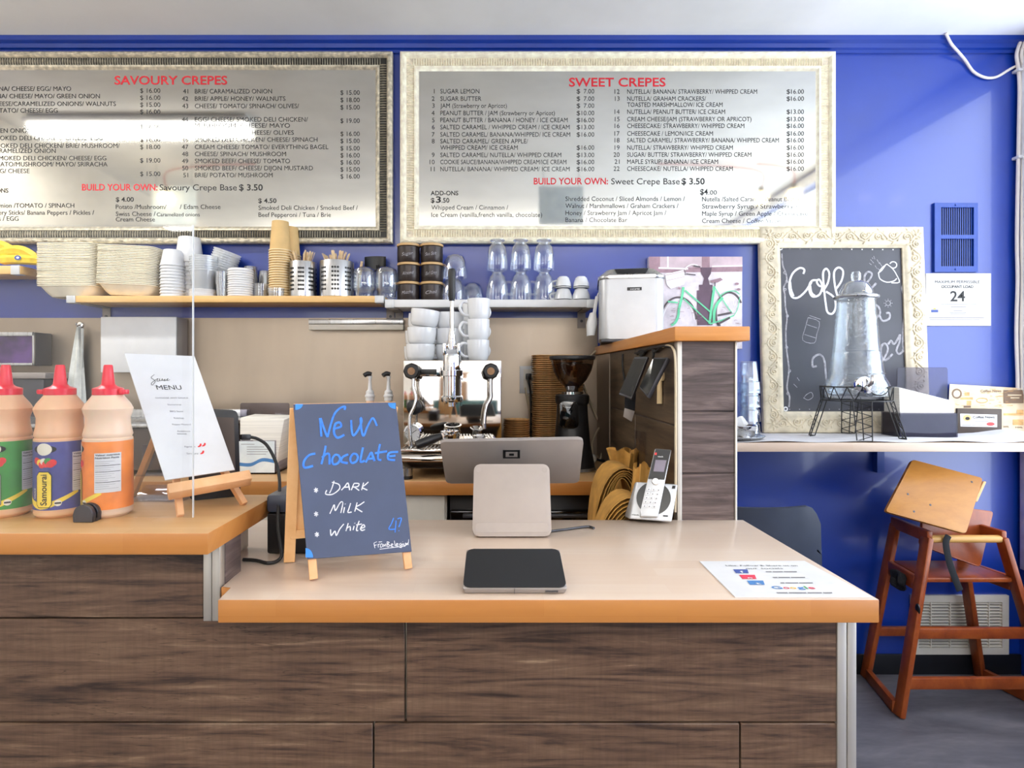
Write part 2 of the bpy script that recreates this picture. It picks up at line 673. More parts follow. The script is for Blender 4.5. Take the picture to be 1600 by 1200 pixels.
M['steel_satin'] = mat_steel('satin_steel', (200, 200, 200), rough=0.28, stretch=(50, 50, 1), amt=0.05)
M['dark_metal'] = mat('dark_grey_metal', (74, 74, 78), rough=0.4, metal=0.6)
M['silver_plastic'] = mat('silver_plastic', (206, 208, 210), rough=0.36, metal=0.35, vary=0.02)
M['grey_plastic'] = mat('warm_grey_plastic', (150, 142, 137), rough=0.45, metal=0.2, vary=0.02)
M['stone_plastic'] = mat('pale_warm_plastic', (166, 154, 145), rough=0.45, vary=0.02)
M['tray'] = mat('cream_bagasse', (244, 236, 214), rough=0.8, vary=0.04)
M['kraft'] = mat('kraft_cup_paper', (222, 186, 126), rough=0.7, vary=0.04)
M['kraft_rim'] = mat('pale_kraft_rim', (240, 216, 168), rough=0.7, vary=0.03)
M['kraft_board'] = mat('brown_kraft_board', (214, 168, 112), rough=0.8, vary=0.14, vscale=30)
M['bag'] = mat('brown_bag_paper', (186, 138, 66), rough=0.8, vary=0.14, vscale=16)
M['stick'] = mat('birch_stick', (226, 200, 160), rough=0.7, vary=0.12, vscale=60)
M['shelf_wood'] = mat_grain('honey_pine_shelf', [(0.3, (222, 174, 106)), (0.7, (240, 200, 136))], (2, 30, 30), rough=0.45, bmp=0.0)
M['easel'] = mat_grain('pale_beech', [(0.3, (222, 164, 112)), (0.7, (240, 190, 142))], (12, 12, 12), rough=0.5, bmp=0.0)
M['pine'] = mat_grain('varnished_pine', [(0.3, (226, 172, 112)), (0.7, (244, 200, 146))], (10, 10, 10), rough=0.5, bmp=0.0)
M['chair_wood'] = mat_grain('reddish_varnished_wood', [(0.25, (92, 36, 16)), (0.5, (142, 66, 28)), (0.75, (176, 92, 40))], (7, 7, 5), rough=0.3, bmp=0.0)
M['booster_wood'] = mat_grain('golden_varnished_plywood', [(0.25, (170, 108, 38)), (0.75, (202, 140, 58))], (5, 5, 16), rough=0.35, bmp=0.0)
M['dowel'] = mat_grain('pale_dowel', [(0.3, (206, 154, 84)), (0.7, (226, 178, 106))], (4, 30, 30), rough=0.4, bmp=0.0)
M['board_blue'] = mat('slate_blue_chalkboard', (62, 72, 98), rough=0.6, vary=0.06, vscale=10)
M['board_black'] = mat('grey_black_chalkboard', (58, 58, 66), rough=0.42, vary=0.14, vscale=3)
M['chalk'] = mat('white_chalk', (226, 226, 230), rough=0.9, vary=0.1, vscale=120)
M['chalk_soft'] = mat('faded_white_chalk', (158, 156, 162), rough=0.9, vary=0.2, vscale=90)
M['chalk_blue'] = mat('blue_chalk', (66, 128, 222), rough=0.9, vary=0.1, vscale=120)
M['tape_blue'] = mat('blue_masking_tape', (58, 134, 220), rough=0.7)
M['sauce'] = mat('orange_sauce_in_plastic', (240, 190, 148), rough=0.3, vary=0.04, vscale=20, sss=0.15)
M['sauce_pale'] = mat('frosted_sauce_bottle_plastic', (240, 206, 176), rough=0.3, vary=0.03, sss=0.15)
M['cap_red'] = mat('red_cap_plastic', (226, 20, 50), rough=0.3, vary=0.05)
M['lab_green'] = mat('green_label', (62, 140, 58), rough=0.4, vary=0.12, vscale=25)
M['lab_blue'] = mat('violet_blue_label', (72, 74, 136), rough=0.4, vary=0.12, vscale=25)
M['lab_orange'] = mat('orange_label', (240, 134, 54), rough=0.4, vary=0.08, vscale=25)
M['lab_yellow'] = mat('yellow_label', (246, 212, 70), rough=0.4, vary=0.05)
M['lab_red'] = mat('red_label', (216, 50, 50), rough=0.4, vary=0.15, vscale=60)
M['lab_cream'] = mat('cream_label', (236, 228, 206), rough=0.5)
M['banana'] = mat('ripe_banana_peel', (236, 200, 50), rough=0.5, vary=0.10, vscale=30)
M['banana_tip'] = mat('banana_stem', (120, 100, 50), rough=0.7)
M['towel'] = mat('white_cotton_towel', (222, 224, 218), rough=0.95, vary=0.05, vscale=40, bmp=0.2)
M['violet'] = mat('violet_glass_front', (70, 48, 92), rough=0.25, vary=0.4, vscale=12)
M['canister'] = mat('dark_brown_enamel', (50, 42, 40), rough=0.3, vary=0.15, metal=0.3)
M['canister_lid'] = mat('bamboo_lid', (206, 168, 116), rough=0.5, vary=0.08)
M['glass'] = mat_clear('clear_glass', (251, 253, 254), 0.85, 0.04)
M['glass_ridged'] = mat_clear('clear_tumbler_glass', (246, 250, 253), 0.7, 0.08, 0.05)
M['glass_hammered'] = mat_clear('hammered_glass', (246, 249, 251), 0.42, 0.05, 0.06, bmp=0.6, bscale=46)
M['pane'] = mat_clear('clear_acrylic_pane', (251, 252, 253), 0.5, 0.012, 0.02, blend=0.09)
M['pane_edge'] = mat_clear('lit_acrylic_edge', (232, 240, 240), 0.7, 0.25, 0.2, milk=0.5)
M['acrylic'] = mat_clear('clear_acrylic', (242, 242, 246), 0.5, 0.03, 0.05, blend=0.09)
M['smoke'] = mat_clear('smoked_acrylic', (206, 204, 212), 0.4, 0.015, 0.06, (230, 230, 236), blend=0.09)
M['frosted'] = mat_clear('frosted_clear_plastic', (240, 246, 250), 0.6, 0.12, 0.12, milk=0.5)
M['cup_clear'] = mat_clear('clear_plastic_cup', (246, 248, 250), 0.7, 0.10, 0.05, milk=0.12)
M['hopper'] = mat_clear('smoked_hopper_plastic', (190, 172, 156), 0.5, 0.06, 0.05)
M['beans'] = mat('roasted_coffee_beans', (58, 34, 22), rough=0.4, vary=0.5, vscale=90, bmp=0.8)
M['napkin'] = mat('folded_white_napkins', (240, 236, 226), rough=0.85, vary=0.05, stretch=(1, 1, 60), vscale=5)
M['indigo'] = mat('indigo_card', (58, 56, 92), rough=0.35, vary=0.06)
M['news'] = mat('newsprint', (224, 206, 176), rough=0.8, vary=0.05, vscale=30)
M['news_ink'] = mat('sepia_print', (128, 106, 88), rough=0.8)
M['brown_card'] = mat('dark_brown_card', (72, 60, 52), rough=0.6, vary=0.06)
M['runner'] = mat('white_paper_runner', (226, 224, 226), rough=0.8, vary=0.06, vscale=9)
M['cream_plastic'] = mat('ivory_plastic', (232, 226, 212), rough=0.4, vary=0.02)
M['cable_white'] = mat('white_cable', (236, 228, 220), rough=0.5, vary=0.02)
M['cable_cream'] = mat('cream_cable', (206, 190, 160), rough=0.5, vary=0.04)
M['pic_pink'] = mat('print_pink_wall', (206, 184, 190), rough=0.6, vary=0.06, vscale=20)
M['pic_pale'] = mat('print_pale_ground', (226, 216, 222), rough=0.6, vary=0.08, vscale=26)
M['pic_mauve'] = mat('print_mauve', (160, 128, 138), rough=0.6, vary=0.12, vscale=26)
M['pic_dark'] = mat('print_dark_post', (96, 74, 90), rough=0.6, vary=0.12)
M['pic_green'] = mat('print_mint_green', (104, 206, 156), rough=0.6, vary=0.08)
M['pic_tyre'] = mat('print_tyre_grey', (84, 74, 78), rough=0.6)
M['pic_white'] = mat('print_white', (244, 238, 240), rough=0.6)
M['fb'] = mat('print_navy', (58, 80, 148), rough=0.5)
M['ig'] = mat('print_rose', (214, 60, 84), rough=0.5)
M['tw'] = mat('print_sky_blue', (74, 130, 190), rough=0.5)
M['g_yel'] = mat('print_yellow', (240, 190, 60), rough=0.5)
M['g_grn'] = mat('print_green', (70, 150, 90), rough=0.5)
M['lcd'] = mat('grey_lcd', (128, 120, 134), rough=0.2)
M['bulb'] = mat('warm_bulb', (255, 226, 180), emit=40)
M['tube_light'] = mat('fluorescent_diffuser', (255, 252, 246), emit=7)
M['red_cord'] = mat('red_garland', (190, 60, 50), rough=0.7)
M['sky_card'] = mat('pale_blue_card', (232, 244, 250), rough=0.7)
M['win_white'] = mat('white_window_paint', (240, 240, 242), rough=0.4)
M['daypane'] = mat_clear('window_glass', (250, 252, 255), 0.5, 0.03, 0.02, blend=0.09)
M['sofa'] = mat('dark_slate_vinyl', (52, 58, 72), rough=0.35, vary=0.05)
M['violet_wood'] = M['chair_wood']
M['warm_wood'] = mat_grain('warm_wood_panelling', [(0.3, (126, 92, 62)), (0.7, (156, 118, 84))], (18, 2, 2), rough=0.5, bmp=0.0)
M['teal'] = mat('dark_teal_paint', (40, 84, 84), rough=0.5)
M['frame_ivory'] = mat('carved_ivory_paint', (214, 202, 176), rough=0.6, vary=0.08, vscale=30)
M['laminate_side'] = mat_grain('olive_oak_laminate', [(0.28, (30, 23, 16)), (0.46, (74, 60, 46)), (0.60, (96, 80, 62)), (0.74, (128, 110, 88))], (5.0, 1.6, 24), rough=0.45, dist=1.8, bmp=0.1)
# ------------------------------------------------------------------ the setting
YW, CEIL, XL, XR, YF = 2.50, 2.697, -2.75, 2.245, -3.2


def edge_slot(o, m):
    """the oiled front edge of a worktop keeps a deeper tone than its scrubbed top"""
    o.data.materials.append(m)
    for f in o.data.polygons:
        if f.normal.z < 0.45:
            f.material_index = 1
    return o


def boxes(name, bl, mt, st=True, bev=0.0, **k):
    mb = MB()
    for a, b in bl:
        mb.box(a, b, 0, bev)
    return (struct if st else part)(name, mb, mt, **k)


boxes('floor', [((XL - 0.1, YF - 0.1, -0.1), (XR + 0.1, YW + 0.1, 0))], M['floor'])
boxes('ceiling', [((XL - 0.1, YF - 0.1, CEIL), (XR + 0.1, YW + 0.1, CEIL + 0.1))], M['ceiling'])
boxes('wall_back', [((XL - 0.1, YW, 0), (XR + 0.1, YW + 0.1, CEIL))], M['blue'])
boxes('wall_left', [((XL - 0.1, YF, 0), (XL, YW, CEIL))], M['white_wall'])
# right wall with a window; front wall with the shop window
wy0, wy1, wz0, wz1 = -0.55, 2.37, 0.52, 2.61
boxes('wall_right', [((XR, wy1, 0), (XR + 0.1, YW, CEIL)), ((XR, YF, 0), (XR + 0.1, wy0, CEIL)), ((XR, wy0, 0), (XR + 0.1, wy1, wz0)), ((XR, wy0, wz1), (XR + 0.1, wy1, CEIL))], M['blue'])
fz0, fz1 = 0.35, 2.55
FW = ((-2.62, -1.22), (0.32, 2.12))      # the two shop windows either side of a pier
boxes('wall_front', [((XL, YF - 0.1, 0), (FW[0][0], YF, CEIL)), ((FW[0][1], YF - 0.1, 0), (FW[1][0], YF, CEIL)), ((FW[1][1], YF - 0.1, 0), (XR, YF, CEIL))]
      + [((a, YF - 0.1, 0), (b, YF, fz0)) for a, b in FW] + [((a, YF - 0.1, fz1), (b, YF, CEIL)) for a, b in FW], M['warm_wood'])


def window(name, frame_boxes, pane_box):
    mb = MB()
    for a, b in frame_boxes:
        mb.box(a, b, 0, 0.004)
    o = struct(name, mb, M['win_white'])
    g = MB()
    g.box(*pane_box)
    p = part('pane', g, M['daypane'], o)
    return o


window('window_1', [((XR - 0.012, wy1, wz0 - 0.07), (XR, YW - 0.014, wz1 + 0.07)), ((XR - 0.012, wy0 - 0.075, wz0 - 0.07), (XR, wy0, wz1 + 0.07)),
                    ((XR - 0.012, wy0, wz1), (XR, wy1, wz1 + 0.07)), ((XR - 0.03, wy0, wz0 - 0.07), (XR, wy1, wz0)),
                    ((XR + 0.02, 0.86, wz0), (XR + 0.07, 0.92, wz1))], ((XR + 0.04, wy0, wz0), (XR + 0.046, wy1, wz1)))
for k, (fx0, fx1) in enumerate(FW):
    window('window_%d' % (k + 2), [((fx0 - 0.06, YF, fz0 - 0.07), (fx0, YF + 0.015, fz1 + 0.07)), ((fx1, YF, fz0 - 0.07), (fx1 + 0.06, YF + 0.015, fz1 + 0.07)),
                                   ((fx0, YF, fz1), (fx1, YF + 0.015, fz1 + 0.07)), ((fx0, YF, fz0 - 0.07), (fx1, YF + 0.03, fz0))],
           ((fx0, YF - 0.05, fz0), (fx1, YF - 0.045, fz1)))
# crown moulding: a stepped profile along the back wall
mb = MB()
pr = [(0, 2.640), (-0.010, 2.640), (-0.012, 2.652), (-0.022, 2.656), (-0.026, 2.672), (-0.040, 2.680), (-0.044, CEIL), (0, CEIL)]
mb.plate([(XL, YW + y, z) for y, z in pr], (XR - XL, 0, 0))
struct('trim_1', mb, M['blue_trim'])
boxes('baseboard_back', [((0.60, YW - 0.012, 0), (XR, YW, 0.085))], M['black_base'], bev=0.003)
# stainless splashback behind the coffee bar, with its return on the low wall
mb = MB()
mb.box((XL, YW - 0.004, 0.90), (0.447, YW, 1.515))
mb.box((0.4435, 2.235, 0.90), (0.447, YW - 0.004, 1.355))
struct('wall_splashback', mb, M['steel_sheet'])

# low wall (pillar end) with its laminate cladding, aluminium corner strips and wooden cap
mb = MB()
mb.box((0.452, 1.428, 0), (0.588, YW, 1.357))
for z0, z1 in ((0.0, 0.86), (0.864, 1.035), (1.039, 1.185), (1.189, 1.357)):
    mb.box((0.458, 1.421, z0), (0.586, 1.428, z1), 0, 0.0012, 1)
struct('wall_low', mb, M['laminate_grey'])
mb = MB()
for y0, y1 in ((1.445, 1.84), (1.843, 2.234)):
    for z0, z1 in ((0.9, 1.150), (1.153, 1.357)):
        mb.box((0.447, y0, z0), (0.452, y1, z1), 0, 0.001, 1)
struct('wall_low_cladding', mb, M['laminate_side'])
mb = MB()
mb.box((0.4465, 1.418, 0), (0.458, 1.444, 1.357), 0, 0.002)
mb.box((0.586, 1.418, 0), (0.5915, 1.45, 1.357), 0, 0.0015)
struct('trim_2', mb, M['alu'])
mb = MB()
mb.box((0.434, 1.398, 1.357), (0.614, YW - 0.001, 1.3916), 0, 0.0025)
o = struct('wall_low_cap', mb, M['cap_wood'])

# ------------------------------------------------------------------ service counter
t = thing('service_counter', 'low service counter with birch block top and weathered oak front, holding the tablet', 'counter', (0.08, 1.17, 0))
mb = MB()
mb.plate([(-0.432, 0.92, 0.8875), (0.607, 0.92, 0.8875), (0.607, 1.4205, 0.8875), (-0.70, 1.4205, 0.8875), (-0.70, 1.056, 0.8875), (-0.4518, 1.056, 0.8875), (-0.4518, 0.9735, 0.8875), (-0.432, 0.9735, 0.8875)], (0, 0, 0.037), 0, 0.0022)
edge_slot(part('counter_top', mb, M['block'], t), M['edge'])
mb = MB()
mb.plate([(-1.75, 0.975, 0.700), (-0.1465, 0.975, 0.700), (-0.1465, 0.975, 0.887), (-0.452, 0.975, 0.887), (-0.452, 0.975, 0.8705), (-1.75, 0.975, 0.8705)], (0, 0.015, 0), 0, 0.0012, 1)
for x0, x1, z0, z1 in ((-0.1435, 0.572, 0.700, 0.887), (-1.75, -0.90, 0.45, 0.697), (-0.897, -0.20, 0.45, 0.697), (-0.197, 0.41, 0.45, 0.697), (0.413, 0.572, 0.45, 0.697), (-1.75, 0.572, 0.10, 0.447)):
    mb.box((x0, 0.975, z0), (x1, 0.990, z1), 0, 0.0012, 1)
part('front_panel', mb, M['laminate'], t)
mb = MB()
mb.box((0.572, 0.973, 0.0), (0.5875, 0.99, 0.887), 0, 0.0015)
mb.box((0.5890, 0.973, 0.0), (0.604, 0.99, 0.887), 0, 0.0015)
part('corner_strip', mb, M['alu'], t)
mb = MB()
mb.box((0.588, 0.991, 0.0), (0.602, 1.40, 0.887), 0, 0.001)
part('side_panel', mb, M['laminate'], t)
mb = MB()
mb.box((-1.75, 1.0, 0.0), (0.586, 1.02, 0.10))
part('plinth', mb, M['black_base'], t)

t = thing('raised_counter', 'raised counter with oiled block top carrying the sauce bottles', 'counter', (-1.0, 1.07, 0))
mb = MB()
mb.box((-1.75, 0.92, 0.9945), (-0.447, 1.212, 1.0288), 0, 0.0022)
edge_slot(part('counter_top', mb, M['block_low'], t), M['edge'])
mb = MB()
for x0, x1, z0, z1 in ((-1.75, -0.482, 0.8735, 0.9945),):
    mb.box((x0, 0.975, z0), (x1, 0.990, z1), 0, 0.0012, 1)
part('front_panel', mb, M['laminate'], t)
mb = MB()
mb.box((-0.481, 0.973, 0.868), (-0.467, 0.991, 0.9945), 0, 0.0015)
mb.box((-0.4665, 0.973, 0.868), (-0.453, 0.991, 0.9945), 0, 0.0015)
part('corner_strip', mb, M['alu'], t)
mb = MB()
mb.box((-0.466, 0.992, 0.889), (-0.4525, 1.054, 0.9945), 0, 0.001)
part('side_panel', mb, M['laminate_grey'], t)
mb = MB()
mb.box((-1.7, 1.062, 0.9255), (-0.50, 1.20, 0.9940), 0, 0.002)
mb.box((-1.7, 1.062, 0.0), (-0.71, 1.20, 0.9250), 0, 0.002)
part('riser_box', mb, M['cream_plastic'], t, label='white riser box under the back of the top')

# ------------------------------------------------------------------ back counter
t = thing('back_counter', 'wood edged back counter along the steel splashback', 'counter', (-0.8, 2.2, 0))
mb = MB()
mb.box((XL + 0.01, 1.925, 0.8785), (0.4425, YW - 0.005, 0.9245), 0, 0.002)
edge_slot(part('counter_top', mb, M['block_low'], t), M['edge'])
for k, (x0, x1) in enumerate(((-2.7, -2.2), (-2.19, -1.69), (-1.68, -1.18), (-1.17, -0.67), (-0.66, -0.16))):
    mb = MB()
    mb.box((x0, 1.955, 0.10), (x1, 1.973, 0.872), 0, 0.003)
    d = part('door', mb, M['cream_plastic'], t)
mb = MB()
mb.box((-2.7, 1.974, 0.1), (-0.155, 2.47, 0.875))
part('carcass', mb, M['cream_plastic'], t)
t = thing('under_counter_fridge', 'black fridge under the wooden back counter', 'fridge', (0.14, 2.2, 0))
mb = MB()
mb.box((-0.147, 1.99, 0.02), (0.430, 2.45, 0.872), 0, 0.003)
part('body', mb, M['black'], t)
mb = MB()
mb.box((-0.144, 1.955, 0.06), (0.428, 1.989, 0.820), 0, 0.006)
d = part('door', mb, M['black_gloss'], t)
mb = MB()
mb.box((-0.10, 1.94, 0.80), (0.40, 1.956, 0.812), 0, 0.003)
part('handle', mb, M['dark_metal'], d)

# ------------------------------------------------------------------ bar shelf on the right
t = thing('bar_shelf', 'pale wood bar shelf under the framed coffee chalkboard', 'shelf', (1.5, 2.3, 1.0))
mb = MB()
mb.box((0.5925, 2.10, 0.998), (XR - 0.013, YW - 0.001, 1.030), 0, 0.002)
part('board', mb, M['block'], t)
for x in (0.9, 1.62):
    mb = MB()
    mb.box((x, 2.22, 0.985), (x + 0.03, YW - 0.001, 0.998))
    mb.box((x, YW - 0.03, 0.86), (x + 0.03, YW - 0.001, 0.985))
    part('bracket', mb, M['blue_metal'], t)

# ------------------------------------------------------------------ wall shelves over the coffee bar


def wall_shelf(label, x0, x1, y0, z0, z1, wood, ends, brackets):
    t = thing('wall_shelf', label, 'shelf', ((x0 + x1) / 2, 2.4, z0))
    mb = MB()
    mb.box((x0, y0, z0), (x1, YW - 0.001, z1), 0, 0.0015)
    part('board', mb, wood, t)
    for xa in ends:
        mb = MB()
        mb.box((xa, y0 - 0.003, z0 - 0.003), (xa + 0.036, y0 + 0.03, z1 + 0.001), 0, 0.002)
        part('end_clip', mb, M['silver_plastic'], t)
    for xb in brackets:
        mb = MB()
        mb.box((xb, YW - 0.008, z0 - 0.07), (xb + 0.034, YW - 0.0045, z0), 0, 0.001)
        mb.box((xb, y0 + 0.04, z0 - 0.005), (xb + 0.034, YW - 0.0085, z0 - 0.0002), 0, 0.001)
        mb.cyl((xb + 0.017, YW - 0.0105, z0 - 0.04), (xb + 0.017, YW - 0.0075, z0 - 0.04), 0.006, m=1)
        part('bracket', mb, [M['grey_plastic'], M['dark_metal']], t)


SZ, WZ, BZ = 1.5860, 1.5712, 1.7115     # upper faces of the three shelves
wall_shelf('long honey pine shelf holding kraft cups, tubs and trays', -1.684, -0.432, 2.32, SZ - 0.0255, SZ, M['shelf_wood'], (-1.687, -0.467), (-1.66, -0.452))
wall_shelf('white shelf holding canisters and upturned glasses', -0.424, 0.392, 2.32, WZ - 0.030, WZ, M['white'], (-0.427, 0.372), (-0.415, 0.36))
wall_shelf('short high shelf at the far left holding bananas', -2.70, -1.897, 2.354, BZ - 0.033, BZ, M['shelf_wood'], (-1.935,), (-2.3,))

# white strip under the shelf
t = thing('strip_light', 'slim white under-shelf strip light on the steel splashback', 'light', (-0.58, 2.48, 1.48))
mb = MB()
mb.box((X(484, 2.47), 2.455, Z(516, 2.47)), (-0.375, YW - 0.0045, Z(507, 2.47)), 0, 0.003)
part('diffuser', mb, M['cream_plastic'], t)
mb = MB()
mb.box((X(483, 2.47), 2.46, Z(506.5, 2.47)), (-0.375, YW - 0.0045, Z(499, 2.47)), 0, 0.002)
part('housing', mb, M['steel_satin'], t)

# teal half-height partition behind the customer side (mirrored in the espresso machine)
mb = MB()
mb.box((-1.3, -2.3, 0), (1.6, -2.2, 1.08), 0, 0.004)
o = struct('wall_partition', mb, M['teal'])

# ceiling lamps (one is seen in the mirrored menu board, the hanging ones are added)
for (x0, x1, y, z), lab in zip(LAMPS, ('long fluorescent ceiling light mirrored in the silver framed menu', 'added hanging linear light over the customer side at right', 'added hanging linear light over the customer side at left', 'added hanging linear light nearest the shop front')):
    t = thing('ceiling_light', lab, 'ceiling light', ((x0 + x1) / 2, y, z), 0, 'linear ceiling lights')
    mb = MB()
    mb.box((x0 - 0.02, y - 0.065, z), (x1 + 0.02, y + 0.065, z + 0.025), 0, 0.004)
    if z > 2.5:
        mb.box((x0, y - 0.05, z + 0.0255), (x1, y + 0.05, CEIL - 0.0005), 0, 0.002)
    part('housing', mb, M['white'], t)
    mb = MB()
    mb.box((x0, y - 0.055, z - 0.035), (x1, y + 0.055, z - 0.0005), 0, 0.012)
    part('diffuser', mb, M['tube_light'], t)
    if z < 2.5:
        for x in (x0 + 0.15, x1 - 0.15):
            mb = MB()
            mb.tube([(x, y, z + 0.025), (x, y, CEIL - 0.0005)], 0.003, 6)
            part('suspension_wire', mb, M['dark_metal'], t)


def pendant(x, y, z, lab, dx):
    t = thing('pendant_bulb', lab, 'lamp', (x, y, z), 0, 'bare pendant bulbs')
    mb = MB()
    mb.tube(smooth([(x, y, z + 0.06), (x, y, CEIL - 0.06), (x + dx * 0.4, y, CEIL - 0.02), (x + dx, y, CEIL - 0.006)]), 0.004, 6)
    part('cord', mb, M['red_cord'], t)
    mb = MB()
    mb.cyl((x, y, z + 0.025), (x, y, z + 0.075), 0.017)
    part('socket', mb, M['dark_metal'], t)
    mb = MB()
    mb.ball((x, y, z), 0.034, 0, 16)
    part('bulb', mb, M['bulb'], t)


pendant(1.81, 1.0, 2.46, 'bare bulb on red cord mirrored near the right edge of the cream framed menu', -0.7)
pendant(2.03, 1.0, 2.48, 'bare bulb on red cord beside the side window, next to its twin', -0.25)
pendant(-2.20, 1.0, 2.46, 'bare bulb on red cord mirrored at the left end of the silver framed menu', 0.6)
for x, lab in ((0.46, 'pale blue card hanging from the ceiling, mirrored in the cream framed menu'), (-2.15, 'pale blue card hanging from the ceiling, mirrored in the silver framed menu')):
    y = 1.0
    t = thing('hanging_card', lab, 'sign', (x, y, 2.3), 0, 'blue cards on strings')
    mb = MB()
    mb.box((x - 0.15, y, 2.28), (x + 0.15, y + 0.004, 2.54))
    part('card', mb, M['sky_card'], t)
    for s in (-0.12, 0.12):
        mb = MB()
        mb.tube([(x + s, y + 0.002, 2.535), (x + s, y + 0.002, CEIL - 0.001)], 0.0015, 5)
        part('string', mb, M['dark_metal'], t)
# ------------------------------------------------------------------ framed mirror menus


def fluted_frame(name, t, x0, x1, z0, z1, bw, y, mats, dark):
    """moulded picture frame: stepped profile, a fluted band with one small rib after another, a carved outer edge"""
    mb = MB()
    # profile across the band: (distance from the outer edge, depth towards the room)
    pr = [(0.0, 0.004), (0.0, 0.030), (0.006, 0.036), (0.018, 0.037), (0.024, 0.031), (0.026, 0.024), (0.056, 0.022), (0.058, 0.028), (0.066, 0.027), (0.072, 0.020), (bw, 0.014), (bw, 0.002)]
    k = bw / 0.084
    pr = [(min(d * k, bw), h) for d, h in pr]
    cs = [(x0, z0, 1, 1), (x1, z0, -1, 1), (x1, z1, -1, -1), (x0, z1, 1, -1)]
    vs, fs, n = [], [], len(pr)
    for cx, cz, sx, sz in cs:
        for d, h in pr:
            vs.append(Vector((cx + sx * d, y - h, cz + sz * d)))
    fm = []
    for c in range(4):
        for i in range(n - 1):
            fs.append((c * n + i, (c + 1) % 4 * n + i, (c + 1) % 4 * n + i + 1, c * n + i + 1))
    mb.add(vs, fs, 0)
    mb.bm.faces.ensure_lookup_table()
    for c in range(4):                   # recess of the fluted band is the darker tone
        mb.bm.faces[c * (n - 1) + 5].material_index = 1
    step = 0.0105
    d0, d1 = 0.0275 * k, 0.0555 * k
    for (a, b, fixed, horiz, sg) in ((x0, x1, z0, 1, 1), (x0, x1, z1, 1, -1), (z0, z1, x0, 0, 1), (z0, z1, x1, 0, -1)):
        m = int((b - a - 2 * d1) / step)
        for i in range(m + 1):
            p = a + d1 + (b - a - 2 * d1) * i / m
            e0, e1 = fixed + sg * d0, fixed + sg * d1
            em = (e0 + e1) / 2
            r = 0.0025
            if horiz:
                v = [(p - r, y - 0.022, e0), (p + r, y - 0.022, e0), (p + r, y - 0.022, e1), (p - r, y - 0.022, e1), (p, y - 0.027, e0), (p, y - 0.027, e1), (p, y - 0.0305, em)]
            else:
                v = [(e0, y - 0.022, p - r), (e0, y - 0.022, p + r), (e1, y - 0.022, p + r), (e1, y - 0.022, p - r), (e0, y - 0.027, p), (e1, y - 0.027, p), (em, y - 0.0305, p)]
            mb.add([Vector(q) for q in v], [(0, 1, 4), (2, 3, 5), (0, 4, 6), (4, 1, 6), (1, 2, 6), (2, 5, 6), (5, 3, 6), (3, 0, 6)], 0, smooth=False)
    # carved scallops along the outer edge
    st = 0.052
    for (a, b, fixed, horiz, sg) in ((x0, x1, z0, 1, 1), (x0, x1, z1, 1, -1), (z0, z1, x0, 0, 1), (z0, z1, x1, 0, -1)):
        m = int((b - a) / st)
        for i in range(m):
            p = a + (b - a) * (i + 0.5) / m
            q = fixed + sg * 0.012 * k
            c = (p, y - 0.036, q) if horiz else (q, y - 0.036, p)
            mb.ball(c, 0.005, 0, 8, (2.9, 0.6, 0.9) if horiz else (0.9, 0.6, 2.9))
    return part(name, mb, mats, t, recalc=True)


YM = 2.478
U, V = (1, 0, 0), (0, 0, 1)


def menu_board(label, px0, px1, py0, py1, ix0, ix1, iy0, iy1, x_left, mats, dark):
    Yf = 2.465
    x1, z0, z1 = X(px1, Yf), Z(py1, Yf), Z(py0, Yf)
    x0 = x_left if x_left is not None else X(px0, Yf)
    t = thing('framed_menu', label, 'menu board', ((x0 + x1) / 2, 2.49, z0))
    bw = abs(X(px1, Yf) - X(ix1, Yf))
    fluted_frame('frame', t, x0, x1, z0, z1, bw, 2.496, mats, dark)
    mb = MB()
    mb.box((x0 + bw * 0.9, YM, z0 + bw * 0.9), (x1 - bw * 0.9, 2.494, z1 - bw * 0.9))
    part('mirror_panel', mb, M['mirror'], t)
    return t


def mt(mb, s, x0, y, x1=None, cap=7.3, align='L', bold=False):
    """lettering by its place on the menu in the photograph (baseline y)"""
    k = YM / F_PX
    wd = None if (x1 is None or x0 is None) else (x1 - x0) * k
    xx = x0 if x0 is not None else x1
    al = 'L' if x0 is not None else 'R'
    p = at(xx, y, YM)
    text(mb, s, p + Vector((0, -0.0006, 0)), U, V, cap * k, wd, al, bold or 'semi')


sweet = menu_board('wide cream framed mirror menu headed sweet crepes', 625, 1306, 80, 380, 656, 1274, 114, 350, None, [M['frame_cream'], M['frame_cream2']], False)
A, B = MB(), MB()
mt(A, 'SWEET CREPES', 889, 135, 1040, 14, bold=True)
mt(A, 'BUILD YOUR OWN:', 834, 288, 950, 10.5, bold=True)
L = [(146, '1', 'SUGAR LEMON', 749, '7.00'), (157.5, '2', 'SUGAR BUTTER', 752, '7.00'), (168.5, '3', 'JAM (Strawberry or Apricot)', 792, '7.00'),
     (180, '4', 'PEANUT BUTTER / JAM (Strawberry or Apricot)', 867, '10.00'), (191, '5', 'PEANUT BUTTER / BANANA / HONEY / ICE CREAM', 887, '16.00'),
     (202, '6', 'SALTED CARAMEL / WHIPPED CREAM / ICE CREAM', 890, '13.00'), (213.5, '7', 'SALTED CARAMEL/ BANANA/WHIPPED/ ICE CREAM', 891, '16.00'),
     (224, '8', 'SALTED CARAMEL/ GREEN APPLE/', 825, None), (234, None, 'WHIPPED CREAM/ ICE CREAM', 809, '16.00'),
     (245.5, '9', 'SALTED CARAMEL/ NUTELLA/ WHIPPED CREAM', 877, '13.00'), (256.5, '10', 'COOKIE SAUCE/BANANA/WHIPPED CREAM/ICE CREAM', 885, '16.00'),
     (267.5, '11', 'NUTELLA/ BANANA/ WHIPPED CREAM/ ICE CREAM', 890, '16.00')]
